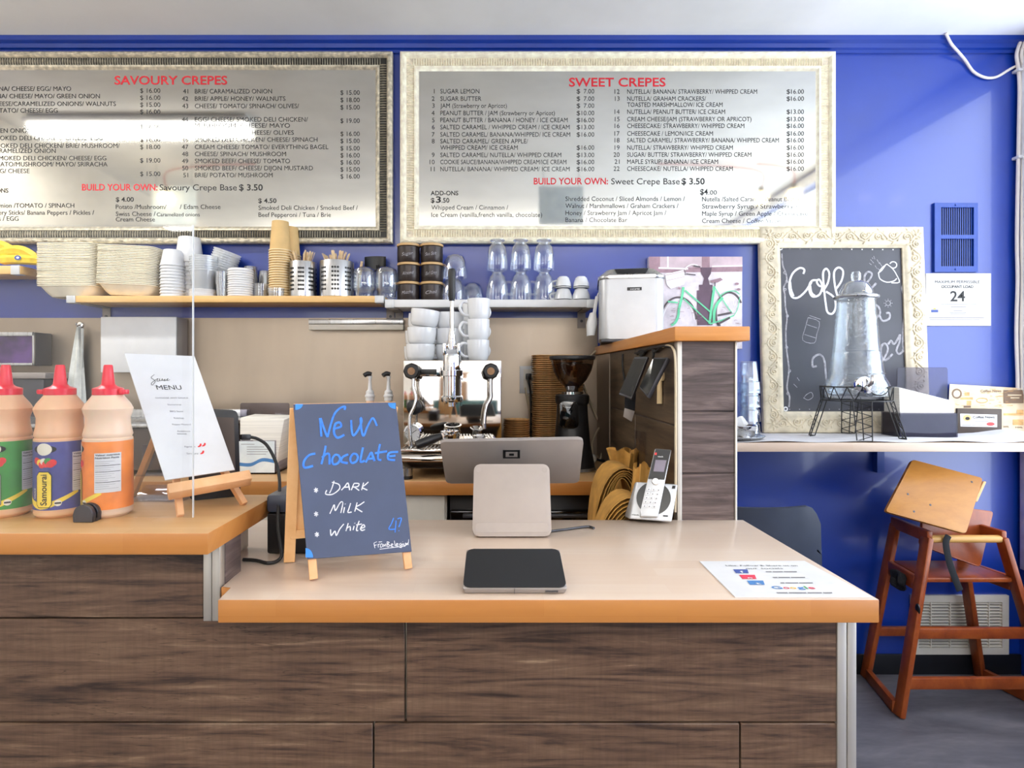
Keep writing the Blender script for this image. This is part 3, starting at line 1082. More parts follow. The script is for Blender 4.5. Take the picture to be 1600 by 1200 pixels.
for y, n, s, xr, pr in L:
    if n:
        mt(B, n, None, y, 679)
    mt(B, s, 688, y, xr)
    if pr:
        mt(B, '$', 901, y, 906.5)
        mt(B, pr, None, y, 928.5)
L = [(146.5, '12', 'NUTELLA/ BANANA/ STRAWBERRY/ WHIPPED CREAM', 1183, '16.00'), (157.5, '13', 'NUTELLA/ GRAHAM CRACKERS/', 1103, '16.00'),
     (167, None, 'TOASTED MARSHMALLOW/ ICE CREAM', 1129, None), (178, '14', 'NUTELLA/ PEANUT BUTTER/ ICE CREAM', 1133, '13.00'),
     (189.5, '15', 'CREAM CHEESE/JAM (STRAWBERRY OR APRICOT)', 1174, '13.00'), (200, '16', 'CHEESECAKE/ STRAWBERRY/ WHIPPED CREAM', 1163, '16.00'),
     (212, '17', 'CHEESECAKE / LEMON/ICE CREAM', 1114, '16.00'), (222.5, '18', 'SALTED CARAMEL/ STRAWBERRY/ BANANA/ WHIPPED CREAM', 1217, '16.00'),
     (234, '19', 'NUTELLA/ STRAWBERRY/ WHIPPED CREAM', 1145, '16.00'), (245, '20', 'SUGAR/ BUTTER/ STRAWBERRY/ WHIPPED CREAM', 1174, '16.00'),
     (256, '21', 'MAPLE SYRUP/ BANANA/ ICE CREAM', 1122, '16.00'), (267, '22', 'CHEESECAKE/ NUTELLA/ WHIPPED CREAM', 1145, '16.00')]
for y, n, s, xr, pr in L:
    if n:
        mt(B, n, None, y, 968)
    mt(B, s, 980, y, xr)
    if pr:
        mt(B, '$', 1229, y, 1234.5)
        mt(B, pr, None, y, 1256)
mt(B, 'Sweet Crepe Base', 955, 288, 1062, 10)
mt(B, '$ 3.50', 1065, 288, 1101, 10, bold=True)
mt(B, 'ADD-ONS', 673, 305, 716, 7, bold=True)
mt(B, '$', 673, 316.5, 679, 7.5, bold=True)
mt(B, '3', 681, 316.5, 689, 10, bold=True)
mt(B, '.50', 690, 316.5, 702, 7.5, bold=True)
mt(B, 'Whipped Cream / Cinnamon /', 674, 327.5, 794)
mt(B, 'Ice Cream (vanilla,french vanilla, chocolate)', 674, 339, 847)
for i, (s, xr) in enumerate((('Shredded Coconut / Sliced Almonds / Lemon /', 1070), ('Walnut / Marshmallows / Graham Crackers /', 1060), ('Honey / Strawberry Jam / Apricot Jam /', 1041), ('Banana / Chocolate Bar', 980))):
    mt(B, s, 883.5, 314 + 11 * i, xr)
mt(B, '$4', 1094, 304, 1106, 9, bold=True)
mt(B, '.00', 1107, 304, 1120, 7)
for i, (s, xr) in enumerate((('Nutella /Salted Caramel/ Peanut Butter', 1250), ('Strawberry Syrup / Strawberry /', 1246), ('Maple Syrup / Green Apple / Cheesecake', 1262), ('Cream Cheese / Coffee Sauce', 1219))):
    mt(B, s, 1097, 314.5 + 11.3 * i, xr)
part('heading_lettering', A, M['ink_red'], sweet, label='red lettering')
part('item_lettering', B, M['ink'], sweet, label='black lettering')

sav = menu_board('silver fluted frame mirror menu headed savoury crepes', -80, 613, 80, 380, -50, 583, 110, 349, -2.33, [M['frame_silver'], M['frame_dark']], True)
A, B = MB(), MB()
mt(A, 'SAVOURY CREPES', 179, 132, 355, 14, bold=True)
mt(A, 'BUILD YOUR OWN:', 128, 297.5, 246, 10.5, bold=True)
for y, s, xr in ((142, 'TUNA/ CHEESE/ EGG/ MAYO', 111), (153.5, 'TUNA/ CHEESE/ MAYO/ GREEN ONION', 156), (165.5, 'CHEESE/CARAMELIZED ONIONS/ WALNUTS', 181), (176, 'POTATO/ CHEESE/ EGG', 90),
                 (207.5, 'GREEN ONION/ MAYO', 84), (219, 'SMOKED DELI CHICKEN/ CHEESE/ EGG', 160), (231, 'SMOKED DELI CHICKEN/ BRIE/ MUSHROOM/', 187), (239, 'CARAMELIZED ONION', 87),
                 (250.5, 'SMOKED DELI CHICKEN/ CHEESE/ EGG', 166), (260, 'POTATO/MUSHROOM/ MAYO/ SRIRACHA', 168), (270.5, 'EGG/ CHEESE', 46)):
    mt(B, s, None, y, xr)
for y, s in ((145, '$ 16.00'), (156, '$ 16.00'), (167, '$ 15.00'), (178, '$ 16.00'), (201.5, '$ 16.00'), (221.5, '$ 16.00'), (233, '$ 18.00'), (254, '$ 19.00'), (275, '$ 15.00')):
    mt(B, s, 219, y, 250.5)
L = [(146, '41', 'BRIE/ CARAMALIZED ONION', 425, '15.00'), (157.5, '42', 'BRIE/ APPLE/ HONEY/ WALNUTS', 446, '18.00'), (169, '43', 'CHEESE/ TOMATO/ SPINACH/ OLIVES/', 467, '15.00'),
     (190, '44', 'EGG/ CHEESE/ SMOKED DELI CHICKEN/', 481, '19.00'), (199.5, None, 'MUSHROOM/ CHEESE/ MAYO', 453, None), (210.5, '45', 'BEEF PEPPERONI /CHEESE/ OLIVES', 459, '16.00'),
     (221.5, '46', 'SMOKED DELI CHICKEN/ CHEESE/ SPINACH', 496, '15.00'), (233, '47', 'CREAM CHEESE/ TOMATO/ EVERYTHING BAGEL', 513, '15.00'), (244, '48', 'CHEESE/ SPINACH/ MUSHROOM', 447, '16.00'),
     (255, '49', 'SMOKED BEEF/ CHEESE/ TOMATO', 453, '16.00'), (266, '50', 'SMOKED BEEF/ CHEESE/ DIJON MUSTARD', 489, '15.00'), (277, '51', 'BRIE/ POTATO/ MUSHROOM', 426, '16.00')]
for y, n, s, xr, pr in L:
    if n:
        mt(B, n, None, y, 294)
    mt(B, s, 304.5, y, xr)
    if pr:
        mt(B, '$ ' + pr, 532, y + 2, 562)
mt(B, 'ADD-ONS', None, 301, 13, 7, bold=True)
mt(B, 'Onion /TOMATO / SPINACH', None, 324.5, 116)
mt(B, 'Celery Sticks/ Banana Peppers / Pickles /', None, 335.5, 147)
mt(B, 'Olives / EGG', None, 345, 29)
mt(B, 'Savoury Crepe Base', 249.5, 297.5, 370, 10)
mt(B, '$ 3.50', 373.5, 297.5, 410.5, 10, bold=True)
mt(B, '$ 4.00', 181, 315, 209, 7.3, bold=True)
mt(B, 'Potato /Mushroom/', 181, 326.5, 260)
mt(B, '/ Edam Cheese', 281, 326.5, 344.5)
mt(B, 'Swiss Cheese /', 181, 337.5, 243)
mt(B, 'Caramelized onions', 245, 338, 312, 6)
mt(B, 'Cream Cheese', 181, 346, 242)
mt(B, '$ 4.50', 403.5, 317, 432, 7.3, bold=True)
mt(B, 'Smoked Deli Chicken / Smoked Beef /', 404, 328, 559)
mt(B, 'Beef Pepperoni / Tuna / Brie', 404, 339, 517)
part('heading_lettering', A, M['ink_red'], sav, label='red lettering')
part('item_lettering', B, M['ink'], sav, label='black lettering')

# ------------------------------------------------------------------ things on the right-hand stretch of the back wall
# painted wall vent
Yv = 2.490
t = thing('wall_vent', 'blue painted wall vent with two banks of slots above the occupancy notice', 'vent', tuple(at(1493, 425, Yv)))
x0, x1, z0, z1 = X(1460, Yv), X(1527.5, Yv), Z(425, Yv), Z(317, Yv)
mb = MB()
vx0, vx1 = X(1470, Yv) - 0.0004, X(1521, Yv) + 0.0004
for a, b in (((x0, z0), (vx0, z1)), ((vx1, z0), (x1, z1)), ((vx0, z0), (vx1, Z(416, Yv))), ((vx0, Z(324, Yv)), (vx1, z1)), ((vx0, Z(373, Yv)), (vx1, Z(367, Yv)))):
    mb.box((a[0], 2.488, a[1]), (b[0], 2.499, b[1]))
for sx, sz in ((1493, 320.5), (1493, 421)):
    c = at(sx, sz, Yv)
    mb.cyl((c.x, 2.4845, c.z), (c.x, 2.489, c.z), 0.004)
part('frame', mb, M['blue_metal'], t)
mb = MB()
mb.box((x0 + 0.01, 2.4985, z0 + 0.01), (x1 - 0.01, 2.4998, z1 - 0.01))
part('backing', mb, M['black'], t)
for za, zb in ((Z(367, Yv), Z(324, Yv)), (Z(416, Yv), Z(373, Yv))):
    mb = MB()
    for i in range(15):
        x = X(1470, Yv) + (X(1521, Yv) - X(1470, Yv)) * (i + 0.5) / 15
        mb.box((x - 0.0018, 2.4955, za), (x + 0.0018, 2.4984, zb))
    part('louvre_bank', mb, M['blue_metal'], t)

# occupancy notice
Yn = 2.488
t = thing('occupancy_notice', 'white printed notice reading maximum permissible occupant load 24', 'sign', tuple(at(1498, 510, Yn)))
mb = MB()
mb.box((X(1447, Yn), 2.489, Z(509, Yn)), (X(1549, Yn), 2.4995, Z(427, Yn)), 0, 0.0015)
part('board', mb, M['white_matte'], t)
mb = MB()
k = Yn / F_PX


def nt_(s, cx, y, wpx, cap, m=0, bold=False):
    text(mb, s, at(cx, y, Yn) + Vector((0, 0.0007, 0)) - Vector((0, 0.0005, 0)), U, V, cap * k, wpx * k, 'C', bold, m)


nt_('MAXIMUM PERMISSIBLE', 1496, 442.5, 70, 4.6, bold=True)
nt_('OCCUPANT LOAD', 1496, 450, 50, 4.6, bold=True)
nt_('24', 1496.5, 470.5, 23, 16.5, bold=True)
for cx, y, wpx in ((1498, 475.5, 55), (1498, 480, 24), (1497, 486, 14), (1497, 488.5, 26), (1497, 490.5, 24), (1495, 497, 86), (1492, 499.5, 78)):
    a, b = at(cx - wpx / 2, y, Yn), at(cx + wpx / 2, y - 0.8, Yn)
    mb.add([Vector((a.x, 2.4885, a.z)), Vector((b.x, 2.4885, a.z)), Vector((b.x, 2.4885, b.z)), Vector((a.x, 2.4885, b.z))], [(0, 1, 2, 3)], 1)
a, b = at(1455, 488, Yn), at(1466, 484, Yn)
mb.add([Vector((a.x, 2.4885, a.z)), Vector((b.x, 2.4885, a.z)), Vector((b.x, 2.4885, b.z)), Vector((a.x, 2.4885, b.z))], [(0, 1, 2, 3)], 2)
a, b = at(1457, 483.5, Yn), at(1464, 481, Yn)
mb.add([Vector((a.x, 2.4885, a.z)), Vector((b.x, 2.4885, a.z)), Vector(((a.x + b.x) / 2, 2.4885, b.z))], [(0, 1, 2)], 3)
part('print', mb, [M['ink'], M['ink_grey'], M['fb'], M['g_yel']], t)

# floor level white grille
Yg = 2.49
t = thing('heating_grille', 'white heating grille low on the blue wall behind the high chair', 'vent', tuple(at(1500, 1022, Yg)))
x0, x1, z0, z1 = X(1424, Yg), X(1575, Yg), Z(1022, Yg), Z(930, Yg)
mb = MB()
g = 0.028
for a, b in (((x0, z0), (x0 + g, z1)), ((x1 - g, z0), (x1, z1)), ((x0 + g, z0), (x1 - g, z0 + g)), ((x0 + g, z1 - g), (x1 - g, z1))):
    mb.box((a[0], 2.485, a[1]), (b[0], 2.499, b[1]))
part('frame', mb, M['cream_plastic'], t)
mb = MB()
for i in range(15):
    z = z0 + g + (z1 - z0 - 2 * g) * (i + 0.5) / 15
    mb.hexa([(x0 + g, 2.489, z - 0.004), (x1 - g, 2.489, z - 0.004), (x1 - g, 2.497, z), (x0 + g, 2.497, z), (x0 + g, 2.489, z - 0.001), (x1 - g, 2.489, z - 0.001), (x1 - g, 2.497, z + 0.003), (x0 + g, 2.497, z + 0.003)])
for i in range(1, 5):
    x = x0 + (x1 - x0) * i / 5
    mb.box((x - 0.002, 2.487, z0 + g), (x + 0.002, 2.497, z1 - g))
part('louvre_bank', mb, M['cream_plastic'], t)
mb = MB()
mb.box((x0 + 0.01, 2.4985, z0 + 0.01), (x1 - 0.01, 2.4998, z1 - 0.01))
part('backing', mb, M['brown_card'], t)

# loose white cable swag and the bundle running down the corner
mb = MB()
mb.tube(smooth([at(1478, 52, 2.44), at(1486, 68, 2.46), at(1498, 82, 2.475), at(1508, 94, 2.488), at(1520, 111, 2.49), at(1534, 119.5, 2.49), at(1547, 122, 2.49), at(1560, 119, 2.49), at(1578, 108, 2.49), at(1592, 101, 2.49), at(1598, 96, 2.47)], 6), 0.0055, 8)
o = part('hanging_cable', mb, M['cable_white'], loc=at(1540, 120, 2.49))
tag(o, 'loose white cable sagging across the top right of the blue wall', 'cable')
t = thing('corner_cable', 'white cable bundle clipped down the right corner of the blue wall', 'cable', tuple(at(1590, 400, 2.47)))
mb = MB()
pts = [at(1594, 66, 2.47), at(1588.5, 85, 2.475), at(1591, 105, 2.48), at(1593, 135, 2.48), at(1592, 200, 2.48), at(1590, 300, 2.48), at(1589, 380, 2.48), at(1590, 440, 2.48), at(1588, 520, 2.48), at(1590, 600, 2.48), at(1588, 690, 2.48)]
mb.tube(smooth(pts, 5), 0.007, 8)
mb.tube(smooth([p + Vector((0.016, -0.004, 0)) for p in pts], 5), 0.006, 8)
part('cable', mb, M['cable_white'], t)
for y in (110, 246):
    mb = MB()
    c = at(1592, y, 2.478)
    mb.box((c.x - 0.012, c.y - 0.012, c.z - 0.006), (c.x + 0.028, 2.4995, c.z + 0.006), 0, 0.002)
    part('clip', mb, M['white'], t)

# canvas print of a bicycle
Yc = 2.470
n = Vector((0, -1, 0))
t = thing('canvas_print', 'unframed canvas print of a mint green bicycle by a lamp post', 'picture', (X(1087, Yc), 2.49, Z(545, Yc)))
zl = Z(545, Yc)
mb = MB()
mb.box((X(1014, Yc), Yc + 0.0003, zl), (X(1160, Yc), 2.4995, Z(401, Yc)), 0, 0.002)
part('canvas', mb, M['pic_pale'], t)
mb = MB()
yo = [Yc]


def pp(zx, zy):      # point of the print by its place in the 1440 x 1200 enlargement of the photograph
    p = at(1000 + zx / 8, 395 + zy / 8, Yc)
    return Vector((p.x, yo[0], p.z))


def poly(pts, m):
    yo[0] -= 0.00012
    mb.add([pp(*q) for q in pts], [tuple(range(len(pts)))], m)


def line(pts, w, m):
    yo[0] -= 0.00012
    P = smooth([pp(*q) for q in pts], 5)
    d = w / 8 * Yc / F_PX / 2
    L_, R_ = [], []
    for i, p in enumerate(P):
        tn = (P[min(i + 1, len(P) - 1)] - P[max(i - 1, 0)]).normalized()
        sd = Vector((-tn.z, 0, tn.x)) * d
        L_.append(p + sd)
        R_.append(p - sd)
    nn = len(P)
    mb.add(L_ + R_, [(i, i + 1, nn + i + 1, nn + i) for i in range(nn - 1)], m)


poly([(112, 48), (1280, 48), (1280, 190), (112, 190)], 1)
poly([(112, 190), (1280, 175), (1280, 235), (112, 250)], 2)
poly([(112, 48), (250, 48), (250, 190), (112, 190)], 2)
poly([(880, 48), (1230, 48), (1230, 160), (880, 160)], 1)
line([(348, 48), (348, 190)], 20, 6)
line([(230, 190), (600, 200)], 22, 6)
line([(900, 170), (1280, 160)], 18, 6)
line([(920, 205), (1200, 200)], 18, 2)
poly([(775, 48), (870, 48), (870, 190), (775, 190)], 2)
poly([(755, 185), (895, 185), (885, 260), (850, 320), (870, 400), (780, 400), (800, 320), (765, 260)], 3)
poly([(735, 400), (905, 400), (905, 425), (735, 425)], 3)
poly([(710, 470), (905, 470), (905, 905), (715, 905)], 3)
poly([(740, 425), (900, 425), (900, 470), (740, 470)], 3)
for cx, cy, rx in ((480, 860, 225), (1120, 760, 170)):
    r2 = ring(cx, cy, rx, rx * 1.35 if cx < 600 else rx * 1.5, 40, 185, 355) if cx < 600 else ring(cx - 5, cy, rx, rx * 1.55, 40, 130, 330)
    r2 = [(min(max(a, 116), 1276), min(b, 905)) for a, b in r2]
    line(r2, 22, 5)
    r3 = [(cx + (a - cx) * 0.86, cy + (b - cy) * 0.9) for a, b in r2]
    line([(a, min(b, 905)) for a, b in r3], 9, 6)
for a in range(190, 350, 16):
    for cx, cy, rx, ry in ((1135, 770, 160, 240),):
        line([(cx, cy), (min(cx + rx * math.cos(math.radians(a)) * 0.9, 1276), cy + ry * math.sin(math.radians(a)) * 0.9)], 4, 6)
line([(540, 430), (520, 560), (485, 700), (475, 790), (440, 870), (390, 905)], 30, 4)
line([(560, 470), (700, 590), (870, 735)], 18, 4)
line([(545, 575), (700, 720), (870, 880)], 16, 4)
line([(925, 420), (895, 640), (865, 890)], 30, 4)
line([(1030, 560), (960, 640), (925, 740), (920, 870)], 34, 4)
line([(1000, 540), (1080, 490), (1180, 480), (1240, 520)], 12, 4)
line([(935, 440), (1050, 620), (1150, 760)], 12, 4)
line([(870, 890), (1000, 850), (1170, 785)], 16, 4)
line([(1245, 540), (1215, 700), (1165, 790)], 9, 4)
line([(965, 785), (1140, 750)], 26, 5)
line([(975, 890), (1120, 810)], 26, 5)
line([(345, 610), (470, 625)], 18, 4)
poly([(310, 270), (540, 215), (565, 320), (545, 400), (380, 450), (330, 400)], 6)
line([(310, 285), (545, 235)], 10, 1)
line([(330, 350), (555, 300)], 8, 1)
line([(560, 260), (570, 190), (640, 150), (720, 160)], 12, 6)
line([(665, 165), (750, 180)], 16, 5)
line([(570, 265), (690, 280)], 14, 5)
line([(560, 220), (558, 280)], 10, 5)
poly([(870, 350), (1000, 315), (1030, 340), (960, 375), (885, 375)], 2)
line([(930, 370), (930, 420)], 14, 5)
line([(470, 440), (500, 450)], 26, 2)
for q in ((1205, 390), (1225, 460)):
    poly(ring(q[0], q[1], 26, 16, 8)[:-1], 2)
for i in range(26):
    a, b = RND.uniform(300, 1200), RND.uniform(640, 890)
    line([(a, b), (a + RND.uniform(20, 60), b + RND.uniform(-4, 4))], 5, 2)
part('print', mb, [M['pic_pale'], M['pic_pink'], M['pic_mauve'], M['pic_dark'], M['pic_green'], M['pic_tyre'], M['pic_white']], t, recalc=False)
# ------------------------------------------------------------------ things on the wall shelves


def stack(first, n, pos, pitch, label, what, group, up=True, jit=0.0015, tilt=(0, 0, 0), rz=0.0, cont=None):
    """n copies of a thing one on another; the first is the source if still unplaced; pos = base of the lowest"""
    ax = Matrix.Rotation(tilt[1], 3, 'Y') @ Matrix.Rotation(tilt[0], 3, 'X') @ Vector((0, 0, 1))
    out = []
    for i in range(n):
        p = Vector(pos) + ax * (pitch * i)
        jx, jy = RND.uniform(-jit, jit), RND.uniform(-jit, jit)
        Mx = TR(p.x + jx, p.y + jy, p.z, rz + RND.uniform(-0.03, 0.03) * (jit > 0), tilt[0], tilt[1])
        if not up:
            Mx = Mx @ Matrix.Rotation(PI, 4, 'X')
        lab = '%s, %s' % (label, rank(i, n, what))
        if first.get('_placed'):
            o = dup(first, Mx, lab, group)
        else:
            o = first
            o.matrix_basis = Mx
            o['label'] = lab
            o['group'] = group
            o['_placed'] = 1
        out.append(o)
    return out


def done(*objs):
    """drops the bookkeeping flag"""
    for o in bpy.data.objects:
        if '_placed' in o:
            del o['_placed']


def single(name, mb, mats, cat, label='', sharp=38):
    o = part(name, mb, mats, sharp=sharp)
    return tag(o, label, cat)


# cream takeout trays: square, round cornered, tapered, with a flat lip
def loft(rings, closed_bottom=True, m=0):
    mb = MB()
    n = len(rings[0])
    vs = [v for r in rings for v in r]
    fs = []
    for i in range(len(rings) - 1):
        for k in range(n):
            fs.append((i * n + k, i * n + (k + 1) % n, (i + 1) * n + (k + 1) % n, (i + 1) * n + k))
    if closed_bottom:
        fs.append(tuple(range(n)))
    mb.add(vs, fs, m)
    return mb


def rr3(w, h, r, z, n=4):
    return [Vector((x, y, z)) for x, y in rrect(w, h, r, n)]


mb = loft([rr3(0.165, 0.105, 0.03, 0), rr3(0.19, 0.125, 0.035, 0.012), rr3(0.222, 0.155, 0.03, 0.040), rr3(0.236, 0.168, 0.026, 0.041), rr3(0.236, 0.168, 0.026, 0.0435), rr3(0.222, 0.155, 0.03, 0.0435), rr3(0.188, 0.123, 0.035, 0.014), rr3(0.164, 0.104, 0.03, 0.0025)])
mb.bm.faces.new([mb.bm.verts[-32 + k] for k in range(20)]) if False else None
tray = single('takeout_tray', mb, M['tray'], 'tray')
zb = SZ + 0.0003
stack(tray, 26, (X(122, 2.405), 2.405, zb), 0.0067, 'cream takeout tray in the left of two stacks on the pine shelf', 'its stack', 'left stack of cream takeout trays', jit=0.0012)
xx = X(209, 2.405)
stack(tray, 24, (xx + 0.005, 2.405, zb + 0.006), 0.0066, 'cream takeout tray in the sloping right stack beside the white tubs', 'its stack', 'right stack of cream takeout trays', jit=0.0012, tilt=(0, 0.045, 0))

# white paper tubs stacked upside down
mb = MB()
mb.lathe([(0.0, 0.0), (0.032, 0.0), (0.034, 0.002), (0.0455, 0.062), (0.0475, 0.0625), (0.0475, 0.066), (0.0445, 0.066), (0.032, 0.004), (0.0, 0.004)], 28)
tub = single('paper_tub', mb, M['white'], 'tub')
stack(tub, 11, (X(270, 2.372), 2.372, SZ + 0.0665), 0.0124, 'white upturned tub in the front stack by the acrylic screen edge', 'its stack', 'front stack of white tubs', up=False, jit=0.0006)
mb = MB()
mb.lathe([(0.0, 0.0), (0.040, 0.0), (0.042, 0.002), (0.0545, 0.102), (0.057, 0.103), (0.057, 0.107), (0.0535, 0.107), (0.040, 0.004), (0.0, 0.004)], 28)
tubl = single('paper_tub', mb, M['white'], 'tub')
stack(tubl, 9, (X(296, 2.437), 2.437, SZ + 0.1075), 0.0186, 'large white upturned tub in the tall stack against the wall', 'its stack', 'tall rear stack of white tubs', up=False, jit=0.0006)
# translucent deli tubs on a pile of lids
mb = MB()
mb.lathe([(0.0, 0.0), (0.052, 0.0), (0.054, 0.003), (0.054, 0.007), (0.0, 0.007)], 28)
lid = single('lid', mb, M['white'], 'lid')
xl = X(319, 2.375)
stack(lid, 4, (xl, 2.375, SZ + 0.0003), 0.0074, 'flat white lid under the frosted deli tubs', 'its pile', 'white lids under the deli tubs', jit=0.001)
mb = MB()
mb.lathe([(0.0, 0.0), (0.040, 0.0), (0.042, 0.002), (0.052, 0.074), (0.055, 0.074), (0.055, 0.079), (0.0515, 0.079), (0.0405, 0.003), (0.0, 0.003)], 28)
deli = single('deli_tub', mb, M['frosted'], 'tub')
stack(deli, 7, (xl, 2.375, SZ + 0.0302), 0.0092, 'frosted plastic tub in the upright stack standing on white lids', 'its stack', 'upright stack of frosted tubs', jit=0.0006)
tl = 0.33
pb = at(338, 434, 2.43)
stack(deli, 8, (pb.x, 2.43, pb.z - 0.032), 0.0098, 'frosted plastic tub in the stack leaning to the right', 'its stack', 'leaning stack of frosted tubs', jit=0.0004, tilt=(0, tl, 0))
# small clear portion cups
mb = MB()
mb.lathe([(0.0, 0.0), (0.019, 0.0), (0.024, 0.052), (0.026, 0.052), (0.026, 0.055), (0.0235, 0.055), (0.0185, 0.001), (0.0, 0.001)], 20)
pc = single('portion_cup', mb, M['cup_clear'], 'cup')
stack(pc, 7, (X(347, 2.355), 2.355, SZ + 0.0003), 0.0075, 'small clear portion cup in the narrow stack left of the white lids', 'its stack', 'narrow stack of clear portion cups', jit=0.0005)
mb = MB()
mb.lathe([(0.0, 0.0), (0.030, 0.0), (0.0315, 0.018), (0.034, 0.018), (0.034, 0.021), (0.031, 0.021), (0.0295, 0.001), (0.0, 0.001)], 20)
pcs = single('portion_cup', mb, M['cup_clear'], 'cup')
stack(pcs, 4, (X(408, 2.40), 2.40, SZ + 0.0003), 0.012, 'squat clear portion cup in the stack right of the white lids', 'its stack', 'squat clear portion cups by the lids', jit=0.0005)
stack(pcs, 2, (X(432, 2.352), 2.352, SZ + 0.0003), 0.012, 'squat clear portion cup in front of the kraft cup stack', 'its pair', 'squat clear portion cups by the kraft cups', jit=0.0005)
# white domed cup lids
mb = MB()
mb.lathe([(0.0, 0.0), (0.046, 0.0), (0.0505, 0.002), (0.0505, 0.006), (0.048, 0.0085), (0.045, 0.012), (0.0, 0.012)], 28)
cl = single('lid', mb, M['white'], 'lid')
stack(cl, 12, (X(376, 2.372), 2.372, SZ + 0.0003), 0.0092, 'white cup lid in the round pile left of the kraft cups', 'its pile', 'round pile of white cup lids', jit=0.0007)
# clear tumblers behind the lids
mb = MB()
mb.lathe([(0.0, 0.0), (0.026, 0.0), (0.034, 0.098), (0.036, 0.098), (0.036, 0.101), (0.0335, 0.101), (0.0255, 0.001), (0.0, 0.001)], 20)
pt = single('plastic_cup', mb, M['cup_clear'], 'cup')
stack(pt, 5, (X(392, 2.452), 2.452, SZ + 0.1013), 0.0092, 'clear plastic cup in the upturned stack behind the white lids', 'its stack', 'clear plastic cups behind the lids', up=False, jit=0.0005)
stack(pt, 3, (X(416, 2.455), 2.455, SZ + 0.1013), 0.0092, 'clear plastic cup in the upturned stack left of the kraft cups', 'its stack', 'clear plastic cups by the kraft cups', up=False, jit=0.0005)
# kraft cups stacked upside down
mb = MB()
mb.lathe([(0.0, 0.004), (0.030, 0.004), (0.030, 0.0), (0.0325, 0.0), (0.0415, 0.118)], 32, m=0)
mb.lathe([(0.0415, 0.118), (0.0445, 0.1165), (0.0455, 0.119), (0.0445, 0.1215), (0.0415, 0.121)], 32, m=1)
mb.lathe([(0.0405, 0.120), (0.0315, 0.006), (0.0, 0.006)], 32, m=1)
kc = single('kraft_cup', mb, [M['kraft'], M['kraft_rim']], 'cup')
stack(kc, 20, (X(438, 2.385), 2.385, SZ + 0.1218), 0.00985, 'kraft paper cup in the front upturned stack beside the steel canisters', 'its stack', 'front stack of kraft cups', up=False, jit=0.0004)
stack(kc, 19, (X(453, 2.452), 2.452, SZ + 0.1218), 0.0100, 'kraft paper cup in the half hidden rear upturned stack', 'its stack', 'rear stack of kraft cups', up=False, jit=0.0004)
done()

# perforated steel canisters and their stir sticks


def steel_canister(cx, r, h, label, y=2.383, drop=None):
    t = thing('utensil_canister', label, 'canister', (cx, y, SZ))
    mb = MB()
    mb.lathe([(0.0, 0.0), (r - 0.002, 0.0), (r, 0.002), (r, h - 0.001), (r - 0.0005, h), (r - 0.002, h), (r - 0.002, 0.003), (0.0, 0.003)], 40, (cx, y, SZ))
    for row in range(6):
        for k in range(40):
            if (k % 10) in (0, 1, 2, 5, 6, 7) and not (row > 5):
                a = 2 * PI * k / 40
                z = SZ + h * (0.2 + 0.118 * row)
                rr = r + 0.0004
                q = []
                for j in range(8):
                    b = 2 * PI * j / 8
                    aa = a + 0.0048 * math.cos(b) / r
                    q.append(Vector((cx + rr * math.cos(aa), y + rr * math.sin(aa), z + 0.0048 * math.sin(b))))
                mb.add(q, [tuple(range(8))], 1)
    part('can', mb, [M['steel_satin'], M['black']], t)
    return t


def sticks(n, cx, r, h, y, what, group):
    mb = MB()
    mb.prism(rrect(0.0105, 0.19, 0.005, 4), -0.0008, 0.0008, 0, Matrix.Translation((0, 0, 0.095)) @ Matrix.Rotation(PI / 2, 4, 'X'))
    s0 = single('stir_stick', mb, M['stick'], 'stick')
    tops = []
    for i in range(n):
        a = RND.uniform(0, 2 * PI)
        ro = r * math.sqrt(RND.uniform(0.05, 0.75))
        tops.append((ro * math.cos(a), ro * math.sin(a) * 0.8))
    tops.sort()
    for i, (tx, ty) in enumerate(tops):
        bx, by = -tx * 0.35, -ty * 0.35
        d = Vector((tx - bx, ty - by, h)).normalized()
        Q = d.to_track_quat('Z', 'Y').to_matrix().to_4x4()
        Mx = Matrix.Translation((cx + bx, y + by, SZ + 0.004)) @ Q @ Matrix.Rotation(RND.uniform(-0.7, 0.7), 4, 'Z')
        o = s0 if i == 0 else dup(s0)
        o.matrix_basis = Mx
        o['label'] = 'wooden stir stick in the %s, %s from the left' % (what, nth(i + 1))
        o['group'] = group


steel_canister(X(473.5, 2.383), 0.0530, 0.143, 'smaller perforated steel canister of stir sticks beside the kraft cups')
sticks(16, X(473.5, 2.383), 0.045, 0.143, 2.383, 'smaller perforated canister', 'sticks in the smaller canister')
steel_canister(X(526.5, 2.390), 0.0680, 0.146, 'larger perforated steel canister of stir sticks beside the glass jars', 2.390)
sticks(24, X(526.5, 2.390), 0.058, 0.146, 2.390, 'larger perforated canister', 'sticks in the larger canister')

# upturned glass jars, with a black scoop and a stick behind them
mb = MB()
mb.lathe([(0.034, 0.0), (0.037, 0.0), (0.037, 0.022), (0.043, 0.030), (0.044, 0.050), (0.044, 0.095), (0.040, 0.112), (0.030, 0.120), (0.0, 0.121), (0.0, 0.117), (0.029, 0.116), (0.038, 0.108), (0.041, 0.093), (0.041, 0.05), (0.040, 0.032), (0.034, 0.024)], 28)
jar = single('glass_jar', mb, M['glass'], 'jar', 'upturned glass jar right of the larger perforated canister')
jar['group'] = 'upturned glass jars'
jar.location = (X(569.5, 2.375), 2.375, SZ + 0.0003)
dup(jar, TR(X(604, 2.375), 2.375, SZ + 0.0003), 'upturned glass jar at the right end of the pine shelf, left of the black canisters', 'upturned glass jars')
t = thing('coffee_scoop', 'black plastic scoop lying behind the upturned glass jars', 'scoop', (X(586, 2.45), 2.45, SZ))
mb = MB()
